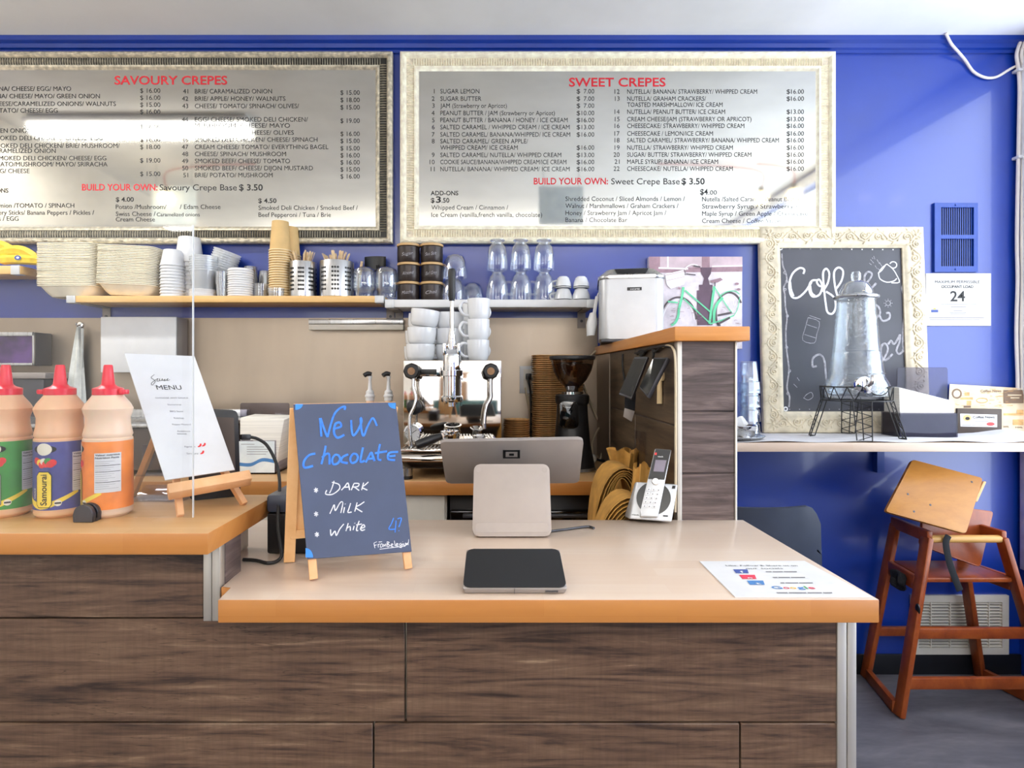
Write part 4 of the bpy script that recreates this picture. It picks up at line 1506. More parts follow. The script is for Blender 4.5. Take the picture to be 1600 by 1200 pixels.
mb.grid(lambda u, v: Vector((X(586, 2.45) + 0.045 * math.cos(PI * u), 2.455 + 0.03 * math.sin(PI * u), SZ + 0.125 + 0.055 * v + 0.01 * math.sin(PI * u))), 10, 3)
mb.plate([(X(586, 2.45) + 0.045 * math.cos(PI * u / 8), 2.455 + 0.03 * math.sin(PI * u / 8), SZ + 0.125) for u in range(9)], (0, 0, 0.004))
part('bowl', mb, M['black'], t)
mb = MB()
mb.bar((X(586, 2.45) + 0.01, 2.478, SZ + 0.001), (X(586, 2.45) + 0.005, 2.475, SZ + 0.15), 0.016, 0.008, bev=0.002)
part('handle', mb, M['black'], t)
mb = MB()
mb.bar((X(556, 2.45), 2.462, SZ + 0.001), (X(564, 2.45), 2.470, SZ + 0.165), 0.011, 0.003, (0, 1, 0), bev=0.001)
o = part('wooden_spatula', mb, M['stick'], loc=(X(556, 2.45), 2.462, SZ))
tag(o, 'thin wooden spatula leaning on the wall behind the glass jars', 'spatula')

# six dark canisters with bamboo lids
names = (('Sugar', 0, 2), ('Sea Salt', 1, 2), ('Almond', 0, 1), ('Earl Grey', 1, 1), ('Matcha', 0, 0), ('Chai', 1, 0))
pos = {0: 'lowest', 1: 'middle', 2: 'topmost'}
for s, c, r in names:
    yk, rad, hh = 2.386, 0.0455, 0.0665
    cx = X((638.5, 674.5)[c] + (0, 0.6, 0)[r], yk)
    z = WZ + 0.0003 + r * (hh + 0.0105)
    lab = 'dark canister with bamboo lid, %s of the %s column on the white shelf' % (pos[r], ('left', 'right')[c])
    t = thing('storage_canister', lab, 'canister', (cx, yk, z), 0, 'dark canisters with bamboo lids')
    mb = MB()
    mb.lathe([(0.0, 0.0), (rad - 0.004, 0.0), (rad, 0.005), (rad + 0.001, hh / 2), (rad, hh - 0.003), (rad - 0.003, hh), (0.0, hh)], 32, (cx, yk, z))
    part('body', mb, M['canister'], t)
    mb = MB()
    mb.lathe([(0.0, hh + 0.0003), (rad + 0.0015, hh + 0.0003), (rad + 0.002, hh + 0.002), (rad + 0.002, hh + 0.008), (rad, hh + 0.010), (0.0, hh + 0.010)], 32, (cx, yk, z))
    part('lid', mb, M['canister_lid'], t)
    mb = MB()
    R_ = rad + 0.0019

    def cyl_map(a, b, cx=cx, yk=yk, z=z, R_=R_):
        th = -PI / 2 + a / R_
        return Vector((cx + R_ * math.cos(th), yk + R_ * math.sin(th), z + b))
    text(mb, s, None, None, None, 0.014, 0.045, 'C', False, 0, lambda a, b: cyl_map(a + 0.25 * b, b + 0.026 + 0.12 * a))
    part('lettering', mb, M['chalk_soft'], t)

# upturned glass bowls
mb = MB()
mb.lathe([(0.049, 0.0), (0.051, 0.001), (0.051, 0.03), (0.046, 0.065), (0.034, 0.086), (0.018, 0.094), (0.0, 0.095), (0.0, 0.092), (0.017, 0.091), (0.032, 0.083), (0.043, 0.063), (0.0485, 0.03)], 28)
gb = single('glass_bowl', mb, M['glass'], 'bowl', 'upturned clear glass bowl right beside the black canisters, under another')
gb['group'] = 'upturned glass bowls'
gb.location = (X(708, 2.39), 2.39, WZ + 0.0003)
dup(gb, TR(X(711, 2.39), 2.39, WZ + 0.0963), 'upturned clear glass bowl set on top of another beside the black canisters', 'upturned glass bowls')
dup(gb, TR(X(738, 2.455), 2.455, WZ + 0.0003, s=0.93), 'upturned clear glass bowl standing behind the lever handle, left of the footed glasses', 'upturned glass bowls')

# footed glasses, upside down, three stacks of two
mb = MB()
mb.lathe([(0.043, 0.0), (0.046, 0.0), (0.0465, 0.03), (0.044, 0.07), (0.036, 0.098), (0.024, 0.112), (0.022, 0.118), (0.030, 0.1245), (0.033, 0.127), (0.033, 0.1295), (0.0, 0.127), (0.0, 0.1245), (0.018, 0.119), (0.021, 0.110), (0.033, 0.096), (0.041, 0.069), (0.0435, 0.03)], 28)
t0 = thing('glass_mug', 'x', 'glass', (0, 0, 0))
part('bowl', mb, M['glass'], t0)
mb = MB()
mb.tube(smooth([(0.0445, 0, 0.03), (0.062, 0, 0.028), (0.068, 0, 0.05), (0.062, 0, 0.073), (0.043, 0, 0.078)], 5), 0.0045, 8)
part('handle', mb, M['glass'], t0)
k = 0
for col, (px, w_) in enumerate(((777, 'left'), (813.5, 'middle'), (850, 'right'))):
    for row in (0, 1):
        lab = 'upturned clear glass mug, %s of the %s pair of footed glasses on the white shelf' % (('lower', 'upper')[row], w_)
        Mx = TR(X(px, 2.39), 2.39, WZ + 0.0003 + 0.1302 * row, rz=(-0.35, -1.25)[row], s=1.0 if row == 0 else 0.93)
        if k == 0:
            t0.matrix_basis = Mx
            t0['label'] = lab
            t0['group'] = 'upturned footed glass mugs'
        else:
            dup(t0, Mx, lab, 'upturned footed glass mugs')
        k += 1

# espresso cups, upside down in pairs
mb = MB()
mb.lathe([(0.036, 0.0), (0.038, 0.001), (0.035, 0.025), (0.026, 0.048), (0.020, 0.050), (0.020, 0.053), (0.0, 0.053), (0.0, 0.047), (0.024, 0.045), (0.0335, 0.024)], 28)
mb.lathe([(0.0379, 0.004), (0.0385, 0.005), (0.0375, 0.0075)], 28, m=1)
t0 = thing('espresso_cup', 'x', 'cup', (0, 0, 0))
part('cup', mb, [M['ceramic'], M['black']], t0)
mb = MB()
mb.tube(smooth([(-0.035, 0, 0.010), (-0.050, 0, 0.012), (-0.052, 0, 0.028), (-0.029, 0, 0.036)], 5), 0.004, 8)
part('handle', mb, M['ceramic'], t0)
k = 0
for px, w_, rz in ((880, 'left', 0.0), (908, 'right', -1.2)):
    for row in (0, 1):
        lab = 'small white espresso cup upturned, %s of the %s pair at the shelf end' % (('lower', 'upper')[row], w_)
        Mx = TR(X(px, 2.385), 2.385, WZ + 0.0003 + 0.0345 * row + 0.0 * k, rz=rz)
        if row:
            Mx = TR(X(px, 2.385), 2.385, WZ + 0.0003 + 0.0535, rz=rz, s=0.88)
        if k == 0:
            t0.matrix_basis = Mx
            t0['label'] = lab
            t0['group'] = 'upturned espresso cups'
        else:
            dup(t0, Mx, lab, 'upturned espresso cups')
        k += 1

# bananas on the short high shelf


def banana(name, pts, r, label):
    P = smooth(pts, 6)
    n = len(P)
    rs = []
    for i in range(n):
        u = i / (n - 1)
        rs.append(r * (0.30 + 0.70 * min(1, u / 0.16)) if u < 0.16 else (r if u < 0.78 else r * (1 - 0.80 * ((u - 0.78) / 0.22) ** 1.5)))
    t = thing('banana', label, 'banana', tuple(P[0]), 0, 'bananas on the high shelf')
    mb = MB()
    mb.tube(P, rs, 6)
    part('peel', mb, M['banana'], t)
    mb = MB()
    d = (P[0] - P[1]).normalized()
    mb.tube([P[0] + d * 0.018, P[0] - d * 0.002], [0.005, r * 0.32], 6)
    mb.ball(P[-1], r * 0.3, 0, 8)
    part('tip', mb, M['banana_tip'], t, label='brown ends')
    return t


zb = BZ
banana('banana', [at(-20, 395, 2.40), at(-5, 384, 2.40), at(10, 386, 2.40), at(28, 399, 2.40)], 0.020, 'uppermost banana of the bunch, at the left edge of the photo')
banana('banana', [at(-8, 405, 2.38), at(12, 393, 2.38), at(38, 393, 2.38), at(64, 409, 2.38)], 0.021, 'fat curved banana in the middle of the bunch, above the labelled one')
banana('banana', [Vector((X(-6, 2.37), 2.37, zb + 0.024)), Vector((X(20, 2.37), 2.37, zb + 0.028)), Vector((X(48, 2.37), 2.37, zb + 0.026)), Vector((X(73, 2.37), 2.37, zb + 0.0205))], 0.0195, 'lowest banana lying flat on the shelf with a blue sticker')
mb = MB()
c = Vector((X(34, 2.37), 2.37, zb + 0.0275))
for k in range(2):
    mb.lathe([(0.0, 0.0001 * k), (0.014 - 0.008 * k, 0.0001 * k)], 14, c + Vector((0, -0.0203, 0.004)), k, Matrix.Rotation(PI / 2, 4, 'X') @ Matrix.Diagonal((1, 0.7, 1, 1)))
st = [o for o in bpy.data.objects if o.get('label', '').startswith('lowest banana')][0]
part('sticker', mb, [M['fb'], M['white']], st)
# ------------------------------------------------------------------ coffee bar
BC = 0.9245      # worktop of the back counter (and of the service counter)

# espresso machine with lever group
t = thing('espresso_machine', 'polished steel lever espresso machine stacked with white mugs', 'espresso machine', (-0.13, 2.15, BC))
x0, x1 = X(630, 2.05), X(783.5, 2.05)
mz = 1.325
mb = MB()
mb.box((x0, 2.05, 1.030), (x1, 2.44, mz), 0, 0.003)
part('body', mb, M['steel_mirror'], t)
mb = MB()
pr = [(1.945, 0.962), (1.945, 1.0), (1.955, 1.012), (2.44, 1.012), (2.44, 0.962)]
mb.plate([(x0 - 0.004, y, z) for y, z in pr], (x1 - x0 + 0.008, 0, 0), 0, 0.006)
mb.box((x0 - 0.002, 1.95, 1.0125), (x1 + 0.002, 2.0495, 1.026), 0, 0.003)
part('base', mb, M['steel_mirror'], t)
mb = MB()
for i in range(26):
    x = x0 + 0.012 + (x1 - x0 - 0.024) * i / 25
    mb.bar((x, 1.955, 1.0275), (x, 2.045, 1.0275), 0.005, 0.003)
part('drip_grid', mb, M['steel_satin'], t)
for fx, fy in ((x0 + 0.022, 1.975), (x1 - 0.022, 1.975), (x0 + 0.022, 2.40), (x1 - 0.022, 2.40)):
    mb = MB()
    mb.cyl((fx, fy, BC + 0.011), (fx, fy, 0.9625), 0.021, m=0)
    mb.cyl((fx, fy, BC + 0.0002), (fx, fy, BC + 0.011), 0.022, m=1)
    part('foot', mb, [M['steel_satin'], M['black']], t)
gx = X(706, 1.985)
gy = 1.985
def zz(py, Y=1.985): return Z(py, Y)
mb = MB()
prof = [(0.0, zz(635)), (0.014, zz(635)), (0.014, zz(628)), (0.034, zz(628)), (0.036, zz(626)), (0.036, zz(620)), (0.0305, zz(618)), (0.0305, zz(588)), (0.037, zz(587)), (0.037, zz(579)), (0.0305, zz(578)), (0.030, zz(556)), (0.026, zz(553)), (0.0, zz(553))]
mb.lathe(prof, 32, (gx, gy, 0))
mb.cyl((gx, gy, zz(600)), (gx, 2.0495, zz(600)), 0.024)
for s in (-1, 1):
    mb.box((gx + s * 0.024 - 0.006, gy - 0.016, zz(556)), (gx + s * 0.024 + 0.006, gy + 0.016, zz(536)), 0, 0.003)
    mb.cyl((gx + s * 0.031, gy, zz(541)), (gx + s * 0.024, gy, zz(541)), 0.006)
for k in range(10):
    a = 2 * PI * k / 10
    mb.box((gx + 0.033 * math.cos(a) - 0.002, gy + 0.033 * math.sin(a) - 0.002, zz(634)), (gx + 0.033 * math.cos(a) + 0.002, gy + 0.033 * math.sin(a) + 0.002, zz(627)))
part('lever_group', mb, M['chrome'], t)
lv = MB()
lv.cyl((gx - 0.022, gy, zz(541)), (gx + 0.022, gy, zz(541)), 0.009)
lv.lathe([(0.0, zz(546)), (0.014, zz(546)), (0.015, zz(535)), (0.013, zz(524)), (0.007, zz(514)), (0.0065, zz(512)), (0.0085, zz(505)), (0.0065, zz(480)), (0.0055, zz(466)), (0.0, zz(466))], 16, (gx, gy, 0))
lev = part('lever', lv, M['chrome'], t)
mb = MB()
mb.lathe([(0.0, zz(470)), (0.009, zz(470)), (0.0125, zz(463)), (0.0115, zz(445)), (0.0135, zz(425)), (0.010, zz(420)), (0.0, zz(419))], 16, (gx, gy, 0))
part('grip', mb, M['black'], lev)
mb = MB()
a, b = at(655, 588, 2.046), at(690, 574, 2.046)
mb.box((a.x, 2.042, a.z), (b.x, 2.0498, b.z), 0, 0.002)
mb.box((a.x + 0.006, 2.0412, a.z + 0.006), (b.x - 0.016, 2.0425, b.z - 0.006), 1, 0.0008)
part('name_plate', mb, [M['chrome'], M['black']], t)
for side, kx, pts in (('left', 644, [(646, 592), (646, 606), (650, 622), (647, 636), (641, 650), (640, 668), (642, 690)]), ('right', 767, [(767, 592), (767, 610), (767, 622), (761, 634), (758, 648), (757, 662)])):
    kc_ = at(kx, 580, 2.035)
    mb = MB()
    mb.lathe([(0.0, 0.0), (0.013, 0.0), (0.027, 0.008), (0.0275, 0.028), (0.022, 0.034), (0.0, 0.034)], 24, kc_ + Vector((0, 0.012, 0)), 0, Matrix.Rotation(PI / 2, 4, 'X'), facets=8)
    mb.lathe([(0.0, 0.036), (0.013, 0.036), (0.0145, 0.033)], 20, kc_ + Vector((0, 0.012, 0)), 1, Matrix.Rotation(PI / 2, 4, 'X'))
    kn = part('steam_knob', mb, [M['black'], M['chrome']], t)
    mb = MB()
    P = smooth([at(a, b, 2.022 - 0.0006 * i * 4) for i, (a, b) in enumerate(pts)], 5)
    mb.tube(P, 0.0062, 10)
    mb.ball(P[0] + Vector((0, 0.004, 0.004)), 0.010)
    mb.tube([P[-1], P[-1] + Vector((0.0005, -0.001, -0.018))], [0.0085, 0.008], 12)
    part('steam_wand', mb, M['chrome'], t)
gc = at(645, 676, 2.04)
mb = MB()
mb.lathe([(0.0, 0.0), (0.031, 0.0), (0.031, 0.018), (0.026, 0.020), (0.026, 0.016)], 28, gc + Vector((0, 0.010, 0)), 0, Matrix.Rotation(PI / 2, 4, 'X'))
mb.lathe([(0.0, 0.0165), (0.0262, 0.0165)], 28, gc + Vector((0, 0.010, 0)), 1, Matrix.Rotation(PI / 2, 4, 'X'))
for k in range(9):
    a = math.radians(-40 + 260 * k / 8)
    p = gc + Vector((0.020 * math.cos(a), -0.0068, 0.020 * math.sin(a)))
    mb.bar(p, p + Vector((0.004 * math.cos(a), 0, 0.004 * math.sin(a))), 0.0012, 0.0004, (0, 1, 0), 2)
mb.bar(gc + Vector((-0.006, -0.0070, -0.004)), gc + Vector((0.014, -0.0070, 0.010)), 0.0018, 0.0006, (0, 1, 0), 2)
part('pressure_gauge', mb, [M['chrome'], M['white_matte'], M['black']], t)
vc = at(648, 636, 2.045)
mb = MB()
mb.lathe([(0.0, 0.0), (0.012, 0.0), (0.026, 0.006), (0.026, 0.022), (0.019, 0.027), (0.0, 0.027)], 24, vc + Vector((0, 0.005, 0)), 0, Matrix.Rotation(PI / 2, 4, 'X'), facets=8)
part('water_knob', mb, M['black'], t)
mb = MB()
for a, b in (((x0, 2.07), (x1, 2.07)), ((x1, 2.07), (x1, 2.43)), ((x1, 2.43), (x0, 2.43)), ((x0, 2.43), (x0, 2.07))):
    mb.tube([(a[0] * 0.985 - 0.002, a[1], mz + 0.022), (b[0] * 0.985 - 0.002, b[1], mz + 0.022)], 0.003, 8)
for px_, py_ in ((x0, 2.07), (x1, 2.07), (x1, 2.43), (x0, 2.43)):
    mb.cyl((px_ * 0.985 - 0.002, py_, mz), (px_ * 0.985 - 0.002, py_, mz + 0.022), 0.003)
part('cup_rail', mb, M['steel_satin'], t) if False else mb.bm.free()

# portafilter lying on the drip grid, and a small steel jug
t = thing('portafilter', 'chrome portafilter with black handle resting on the drip tray', 'portafilter', tuple(at(704, 690, 1.995)))
pz = 1.0295
px_ = X(704, 1.995)
mb = MB()
mb.lathe([(0.0, pz), (0.016, pz), (0.026, pz + 0.010), (0.030, pz + 0.018), (0.031, pz + 0.046), (0.035, pz + 0.048), (0.035, pz + 0.054), (0.029, pz + 0.055), (0.027, pz + 0.030), (0.0, pz + 0.028)], 28, (px_, 1.995, 0))
part('basket', mb, M['chrome'], t)
mb = MB()
h0, h1 = Vector((px_ - 0.028, 1.985, pz + 0.034)), at(690, 681, 1.945)
h2 = at(650, 696, 1.915)
mb.tube([h0, h1], [0.010, 0.009], 12)
mb.tube(smooth([h1, (h1 + h2) / 2, h2], 4), [0.010, 0.012, 0.014, 0.015, 0.0155, 0.016, 0.0155, 0.015, 0.013], 14, 1)
part('handle', mb, [M['chrome'], M['black']], t, label='black handle')
mb = MB()
jx = X(749, 1.99)
mb.lathe([(0.0, pz), (0.018, pz), (0.019, pz + 0.020), (0.018, pz + 0.030), (0.026, pz + 0.038), (0.0275, pz + 0.040), (0.024, pz + 0.041), (0.016, pz + 0.030), (0.0, pz + 0.004)], 24, (jx, 1.99, 0))
o = part('dosing_cup', mb, M['chrome'], loc=(jx, 1.99, pz))
tag(o, 'small chrome dosing cup on the drip tray behind the tablet', 'cup')

# white mugs on top of the machine
def mug(r, h, name='coffee_mug'):
    t0 = thing(name, 'x', 'mug', (0, 0, 0))
    mb = MB()
    mb.lathe([(0.0, 0.0), (r * 0.78, 0.0), (r * 0.87, 0.004), (r * 0.95, h * 0.25), (r, h * 0.7), (r, h), (r - 0.003, h), (r - 0.0045, h * 0.5), (r * 0.75, 0.010), (0.0, 0.008)], 32)
    part('cup', mb, M['ceramic'], t0)
    mb = MB()
    mb.tube(smooth([(-r * 0.97, 0, h * 0.80), (-r - 0.018, 0, h * 0.83), (-r - 0.028, 0, h * 0.52), (-r - 0.014, 0, h * 0.22), (-r * 0.90, 0, h * 0.18)], 5), 0.0055, 10, 0, ((0, 1, 0), 1.0))
    part('handle', mb, M['ceramic'], t0)
    return t0


mA = mug(0.0525, 0.0590)
mz2 = mz + 0.0004
cols = [('wide white mug in the front left stack on the espresso machine', mA, 3, X(657, 2.13), 2.13, 0.0590, -2.6),
        ('wide white mug in the rear left stack behind the front left one', mA, 3, X(652, 2.31), 2.31, 0.0592, 2.9),
        ('wide white mug in the stack behind the chrome lever', mA, 3, X(703, 2.17), 2.17, 0.0592, 0.15),
        ('wide white mug in the back row stack behind the lever', mA, 3, X(708, 2.33), 2.33, 0.0592, 0.4)]
for lab, m0, n, x, y, p, rz in cols:
    for i in range(n):
        tl_ = (0.0, 0.02, 0.12)[i] if 'front left' in lab else 0.0
        Mx = TR(x + (0, 0.004, 0.009)[i] * (1 if 'left' in lab else 0), y, mz2 + p * i + (0.005 if tl_ > 0.1 else 0.0), rz + RND.uniform(-0.1, 0.1))
        Mx = Mx if not tl_ else Matrix.Translation((0, 0, 0)) @ TR(x + (0, 0.004, 0.012)[i], y, mz2 + p * i + (0.0062 if tl_ > 0.1 else 0.001), 0, 0, tl_) @ Matrix.Rotation(rz, 4, 'Z')
        l2 = '%s, %s' % (lab, ('bottom one', 'middle one', 'top one')[i])
        if m0.get('_placed'):
            dup(m0, Mx, l2, 'mugs on the espresso machine')
        else:
            m0.matrix_basis = Mx
            m0['label'] = l2
            m0['group'] = 'mugs on the espresso machine'
            m0['_placed'] = 1
mB = mug(0.0405, 0.0735)
for lab, x, y, rz in (('slim white mug in the tall right stack beside the lever', X(747, 2.11), 2.11, 0.25), ('slim white mug in the half hidden stack behind the tall right one', X(738, 2.27), 2.27, 2.9)):
    for i in range(3):
        Mx = TR(x + 0.001 * i, y, mz2 + 0.0738 * i, rz)
        l2 = '%s, %s' % (lab, ('bottom one', 'middle one', 'top one')[i])
        if mB.get('_placed'):
            dup(mB, Mx, l2, 'mugs on the espresso machine')
        else:
            mB.matrix_basis = Mx
            mB['label'] = l2
            mB['group'] = 'mugs on the espresso machine'
            mB['_placed'] = 1
done()

# coffee grinder
gx, gy = X(894, 2.16), 2.16
def zg(py): return Z(py, 2.16)
t = thing('coffee_grinder', 'black coffee grinder with a round hopper of beans', 'grinder', (gx, gy, BC))
mb = MB()
mb.lathe([(0.0, BC + 0.014), (0.082, BC + 0.014), (0.080, BC + 0.03), (0.066, 1.02), (0.058, 1.12), (0.056, zg(632)), (0.060, zg(630)), (0.062, zg(626)), (0.062, zg(618)), (0.057, zg(616)), (0.0, zg(616))], 32, (gx, gy, 0))
part('body', mb, M['black'], t)
mb = MB()
mb.lathe([(0.0, BC + 0.0002), (0.088, BC + 0.0002), (0.090, BC + 0.004), (0.084, BC + 0.0138), (0.0, BC + 0.0138)], 32, (gx, gy, 0))
part('base', mb, M['chrome'], t)
mb = MB()
c = at(889, 648, 2.098)
Mx = Matrix.Translation(c) @ Matrix.Rotation(PI / 2, 4, 'X')
mb.prism(rrect(0.070, 0.098, 0.018, 5), -0.012, 0.006, 0, Mx, 0.003)
part('touch_panel', mb, M['black_gloss'], t)
mb = MB()
mb.lathe([(0.0, zg(616) + 0.0004), (0.040, zg(616) + 0.0004), (0.040, zg(612)), (0.022, zg(610)), (0.0, zg(610))], 28, (gx, gy, 0))
part('neck_ring', mb, M['chrome'], t)
mb = MB()
hp = [(0.022, zg(610)), (0.028, zg(605)), (0.052, zg(594)), (0.070, zg(580)), (0.078, zg(566)), (0.079, zg(562))]
mb.lathe(hp, 36, (gx, gy, 0))
hop = part('hopper', mb, M['hopper'], t)
mb = MB()
mb.lathe([(0.0, zg(609)), (0.020, zg(609)), (0.026, zg(604.5)), (0.050, zg(593.3)), (0.0675, zg(579.5)), (0.0735, zg(569)), (0.05, zg(567.5)), (0.0, zg(566.5))], 36, (gx, gy, 0))
tag(part('beans', mb, M['beans'], hop), kind='stuff')
mb = MB()
mb.lathe([(0.0, zg(562)), (0.080, zg(562)), (0.084, zg(561)), (0.084, zg(557)), (0.078, zg(556)), (0.0, zg(556))], 36, (gx, gy, 0))
part('hopper_lid', mb, M['black'], t)
mb = MB()
mb.bar((gx - 0.02, gy - 0.055, zg(690)), (gx - 0.02, gy - 0.10, zg(694)), 0.012, 0.006)
mb.bar((gx + 0.012, gy - 0.055, zg(690)), (gx + 0.012, gy - 0.10, zg(694)), 0.012, 0.006)
part('portafilter_fork', mb, M['chrome'], t)

# brown board stacks
mb = loft([rr3(0.185, 0.150, 0.045, 0, 5), rr3(0.205, 0.170, 0.05, 0.006, 5), rr3(0.205, 0.170, 0.05, 0.0078, 5), rr3(0.185, 0.150, 0.045, 0.0022, 5)])
fs = [v for v in mb.bm.verts if abs(v.co.z - 0.0022) < 1e-5]
mb.bm.faces.new(fs)
kt = single('kraft_plate', mb, M['kraft_board'], 'plate')
stack(kt, 52, (X(871, 2.37), 2.37, BC + 0.0003), 0.00822, 'brown board plate in the tall stack behind the grinder', 'its stack', 'tall stack of brown plates', jit=0.0015)
mb = MB()
mb.lathe([(0.0, 0.0), (0.044, 0.0), (0.052, 0.006), (0.0535, 0.008), (0.0505, 0.008), (0.043, 0.002), (0.0, 0.002)], 28)
kt2 = single('cup_sleeve', mb, M['kraft_board'], 'cup sleeve')
stack(kt2, 20, (X(807, 2.34), 2.34, BC + 0.0003), 0.00865, 'round brown board sleeve in the short stack beside the espresso machine', 'its stack', 'short stack of brown sleeves', jit=0.0016)
done()

# wall outlet, plug and leads
Yo = 2.488
t = thing('wall_outlet', 'white wall outlet with a black plug beside the tall brown stack', 'outlet', tuple(at(825, 614, Yo)))
mb = MB()
mb.box((X(812, Yo), 2.489, Z(614.5, Yo)), (X(840, Yo), 2.4955, Z(572, Yo)), 0, 0.002)
part('plate', mb, M['white'], t)
mb = MB()
mb.box((X(818, Yo), 2.487, Z(609, Yo)), (X(834, Yo), 2.4888, Z(577, Yo)), 0, 0.001)
part('socket', mb, M['cream_plastic'], t)
t = thing('power_cord', 'black plug and lead hanging from the wall outlet', 'cord', tuple(at(826, 588, 2.47)))
mb = MB()
c = at(826, 588, 2.47)
mb.box((c.x - 0.012, 2.458, c.z - 0.014), (c.x + 0.012, 2.4868, c.z + 0.012), 0, 0.004)
part('plug', mb, M['black'], t)
mb = MB()
mb.tube(smooth([at(825, 588, 2.456), at(826, 596, 2.45), at(829, 615, 2.45), at(830, 645, 2.45), at(829, 680, 2.45), at(829, 700, 2.45), at(832, 713, 2.455)], 6), 0.0042, 8)
part('lead', mb, M['rubber'], t)
mb = MB()
mb.tube(smooth([at(821, 606, 2.486), at(823, 618, 2.475), at(827, 638, 2.478), at(826, 660, 2.48), at(822, 680, 2.482), at(822, 708, 2.484)], 6), 0.0038, 8)
o = part('cream_cord', mb, M['cable_cream'], loc=at(823, 630, 2.48))
tag(o, 'cream lead running down from the wall outlet beside the black one', 'cord')
mb = MB()
P = [at(938, 545, 2.47), at(928, 551, 2.475), at(918, 564, 2.48), at(908, 590, 2.485), at(915, 610, 2.485), at(930, 648, 2.485), at(943, 672, 2.478), at(943, 690, 2.47), at(936, 712, 2.462), at(932, 725, 2.44), at(926, 712, 2.43), at(926, 690, 2.44), at(934, 672, 2.445), at(941, 668, 2.44), at(944, 688, 2.42), at(938, 716, 2.39), at(930, 727, 2.36)]
mb.tube(smooth(P, 6), 0.0042, 8)
o = part('white_cord', mb, M['cable_cream'], loc=P[0])
tag(o, 'pale lead looping down the corner from the ice maker behind the grinder', 'cord')
t = thing('plug_end', 'round pale plug beside the grinder base at the corner', 'plug', tuple(at(925, 720, 2.3)))
mb = MB()
c = at(925, 716, 2.30)
mb.lathe([(0.0, 0), (0.016, 0.0), (0.018, 0.008), (0.012, 0.024), (0.0, 0.026)], 20, c, 0, Matrix.Rotation(-1.2, 4, 'Y') @ Matrix.Rotation(PI / 2, 4, 'X'))
part('body', mb, M['cream_plastic'], t)
mb = MB()
mb.tube(smooth([c + Vector((0.01, 0.0, -0.004)), c + Vector((0.04, 0.01, -0.010)), c + Vector((0.075, 0.03, -0.02)), Vector((0.43, 2.36, BC + 0.004)), Vector((0.425, 2.42, BC + 0.0045))], 5), 0.004, 8)
mb.tube([c + Vector((0, 0, -0.012)), Vector((c.x, c.y + 0.01, BC + 0.0005))], 0.006, 8)
part('lead', mb, M['rubber'], t)

# syrup bottles with pumps, behind the chalkboard sign
for i, (px, lab) in enumerate(((578, 'white pump syrup bottle, the left of two behind the blue chalkboard sign'), (607, 'white pump syrup bottle beside the espresso machine, right of its twin'))):
    y = 2.20
    x = X(px, y)
    t = thing('syrup_bottle', lab, 'bottle', (x, y, BC), 0, 'pump syrup bottles')
    zt = Z(626, y)
    mb = MB()
    mb.lathe([(0.0, BC + 0.0003), (0.036, BC + 0.0003), (0.038, BC + 0.004), (0.038, zt - 0.085), (0.030, zt - 0.055), (0.0145, zt - 0.025), (0.0135, zt), (0.0, zt)], 28, (x, y, 0))
    part('bottle', mb, M['sauce_pale'], t)
    mb = MB()
    mb.lathe([(0.0, zt + 0.0002), (0.016, zt + 0.0002), (0.016, zt + 0.012), (0.0185, zt + 0.014), (0.0185, zt + 0.020), (0.015, zt + 0.024), (0.015, zt + 0.034), (0.008, zt + 0.042), (0.0055, zt + 0.078), (0.0085, zt + 0.088), (0.0085, zt + 0.094), (0.0, zt + 0.096)], 20, (x, y, 0))
    pm = part('pump', mb, M['white'], t)
    mb = MB()
    mb.tube(smooth([(x + 0.004, y, zt + 0.098), (x - 0.008, y - 0.006, zt + 0.101), (x - 0.019, y - 0.012, zt + 0.094)], 4), [0.0095] * 5 + [0.0085] * 4, 12)
    part('spout', mb, M['black'], pm)

# things at the left of the splashback
Yd = 2.40
t = thing('towel_dispenser', 'metal framed dispenser with violet glass front on the steel splashback', 'dispenser', (X(20, Yd), 2.45, Z(570, Yd)))
x0, x1, z0, z1 = X(-70, Yd), X(54, Yd), Z(571, Yd), Z(519, Yd)
mb = MB()
mb.box((x0, Yd + 0.004, z0), (x1, 2.4955, z1), 0, 0.004)
part('body', mb, M['dark_metal'], t)
mb = MB()
for a, b in (((x0, z1 - 0.016), (x1, z1)), ((x0, z0), (x1, z0 + 0.010)), ((x1 - 0.008, z0), (x1, z1)), ((x0, z0), (x0 + 0.008, z1))):
    mb.box((a[0], Yd - 0.004, a[1]), (b[0], Yd + 0.004, b[1]), 0, 0.002)
part('frame', mb, M['steel_satin'], t)
mb = MB()
mb.box((x0 + 0.006, Yd, z0 + 0.008), (x1 - 0.006, Yd + 0.0038, z1 - 0.014))
part('front', mb, M['violet'], t)
t = thing('steel_bin', 'dark grey steel box standing under the violet fronted dispenser', 'box', (X(20, 2.33), 2.38, BC))
mb = MB()
mb.box((X(-80, 2.33), 2.33, BC + 0.0003), (X(68, 2.33), 2.47, Z(592, 2.33)), 0, 0.006)
part('body', mb, M['dark_metal'], t)
mb = MB()
mb.box((X(-82, 2.33), 2.322, Z(592, 2.33) + 0.0003), (X(73, 2.33), 2.475, Z(582, 2.33)), 0, 0.005)
part('lid', mb, M['grey_plastic'], t)
t = thing('hanging_towel', 'white cloth towel hanging from a round hook on the steel splashback', 'towel', tuple(at(124, 505, 2.48)))
mb = MB()


def tw_(u, v):
    w_ = 0.005 + 0.043 * v ** 0.8
    cx = X(124 - 6 * v, 2.47)
    z = Z(511, 2.47) + (Z(655, 2.47) - Z(511, 2.47)) * v
    a = u * 2 * PI
    return Vector((cx + w_ * math.cos(a) * (1 + 0.12 * math.sin(5 * a)), 2.466 + (0.007 + 0.016 * v) * math.sin(a) * (1 + 0.35 * math.cos(6 * a + 3 * v)), z - 0.02 * v * math.cos(a + 0.5)))


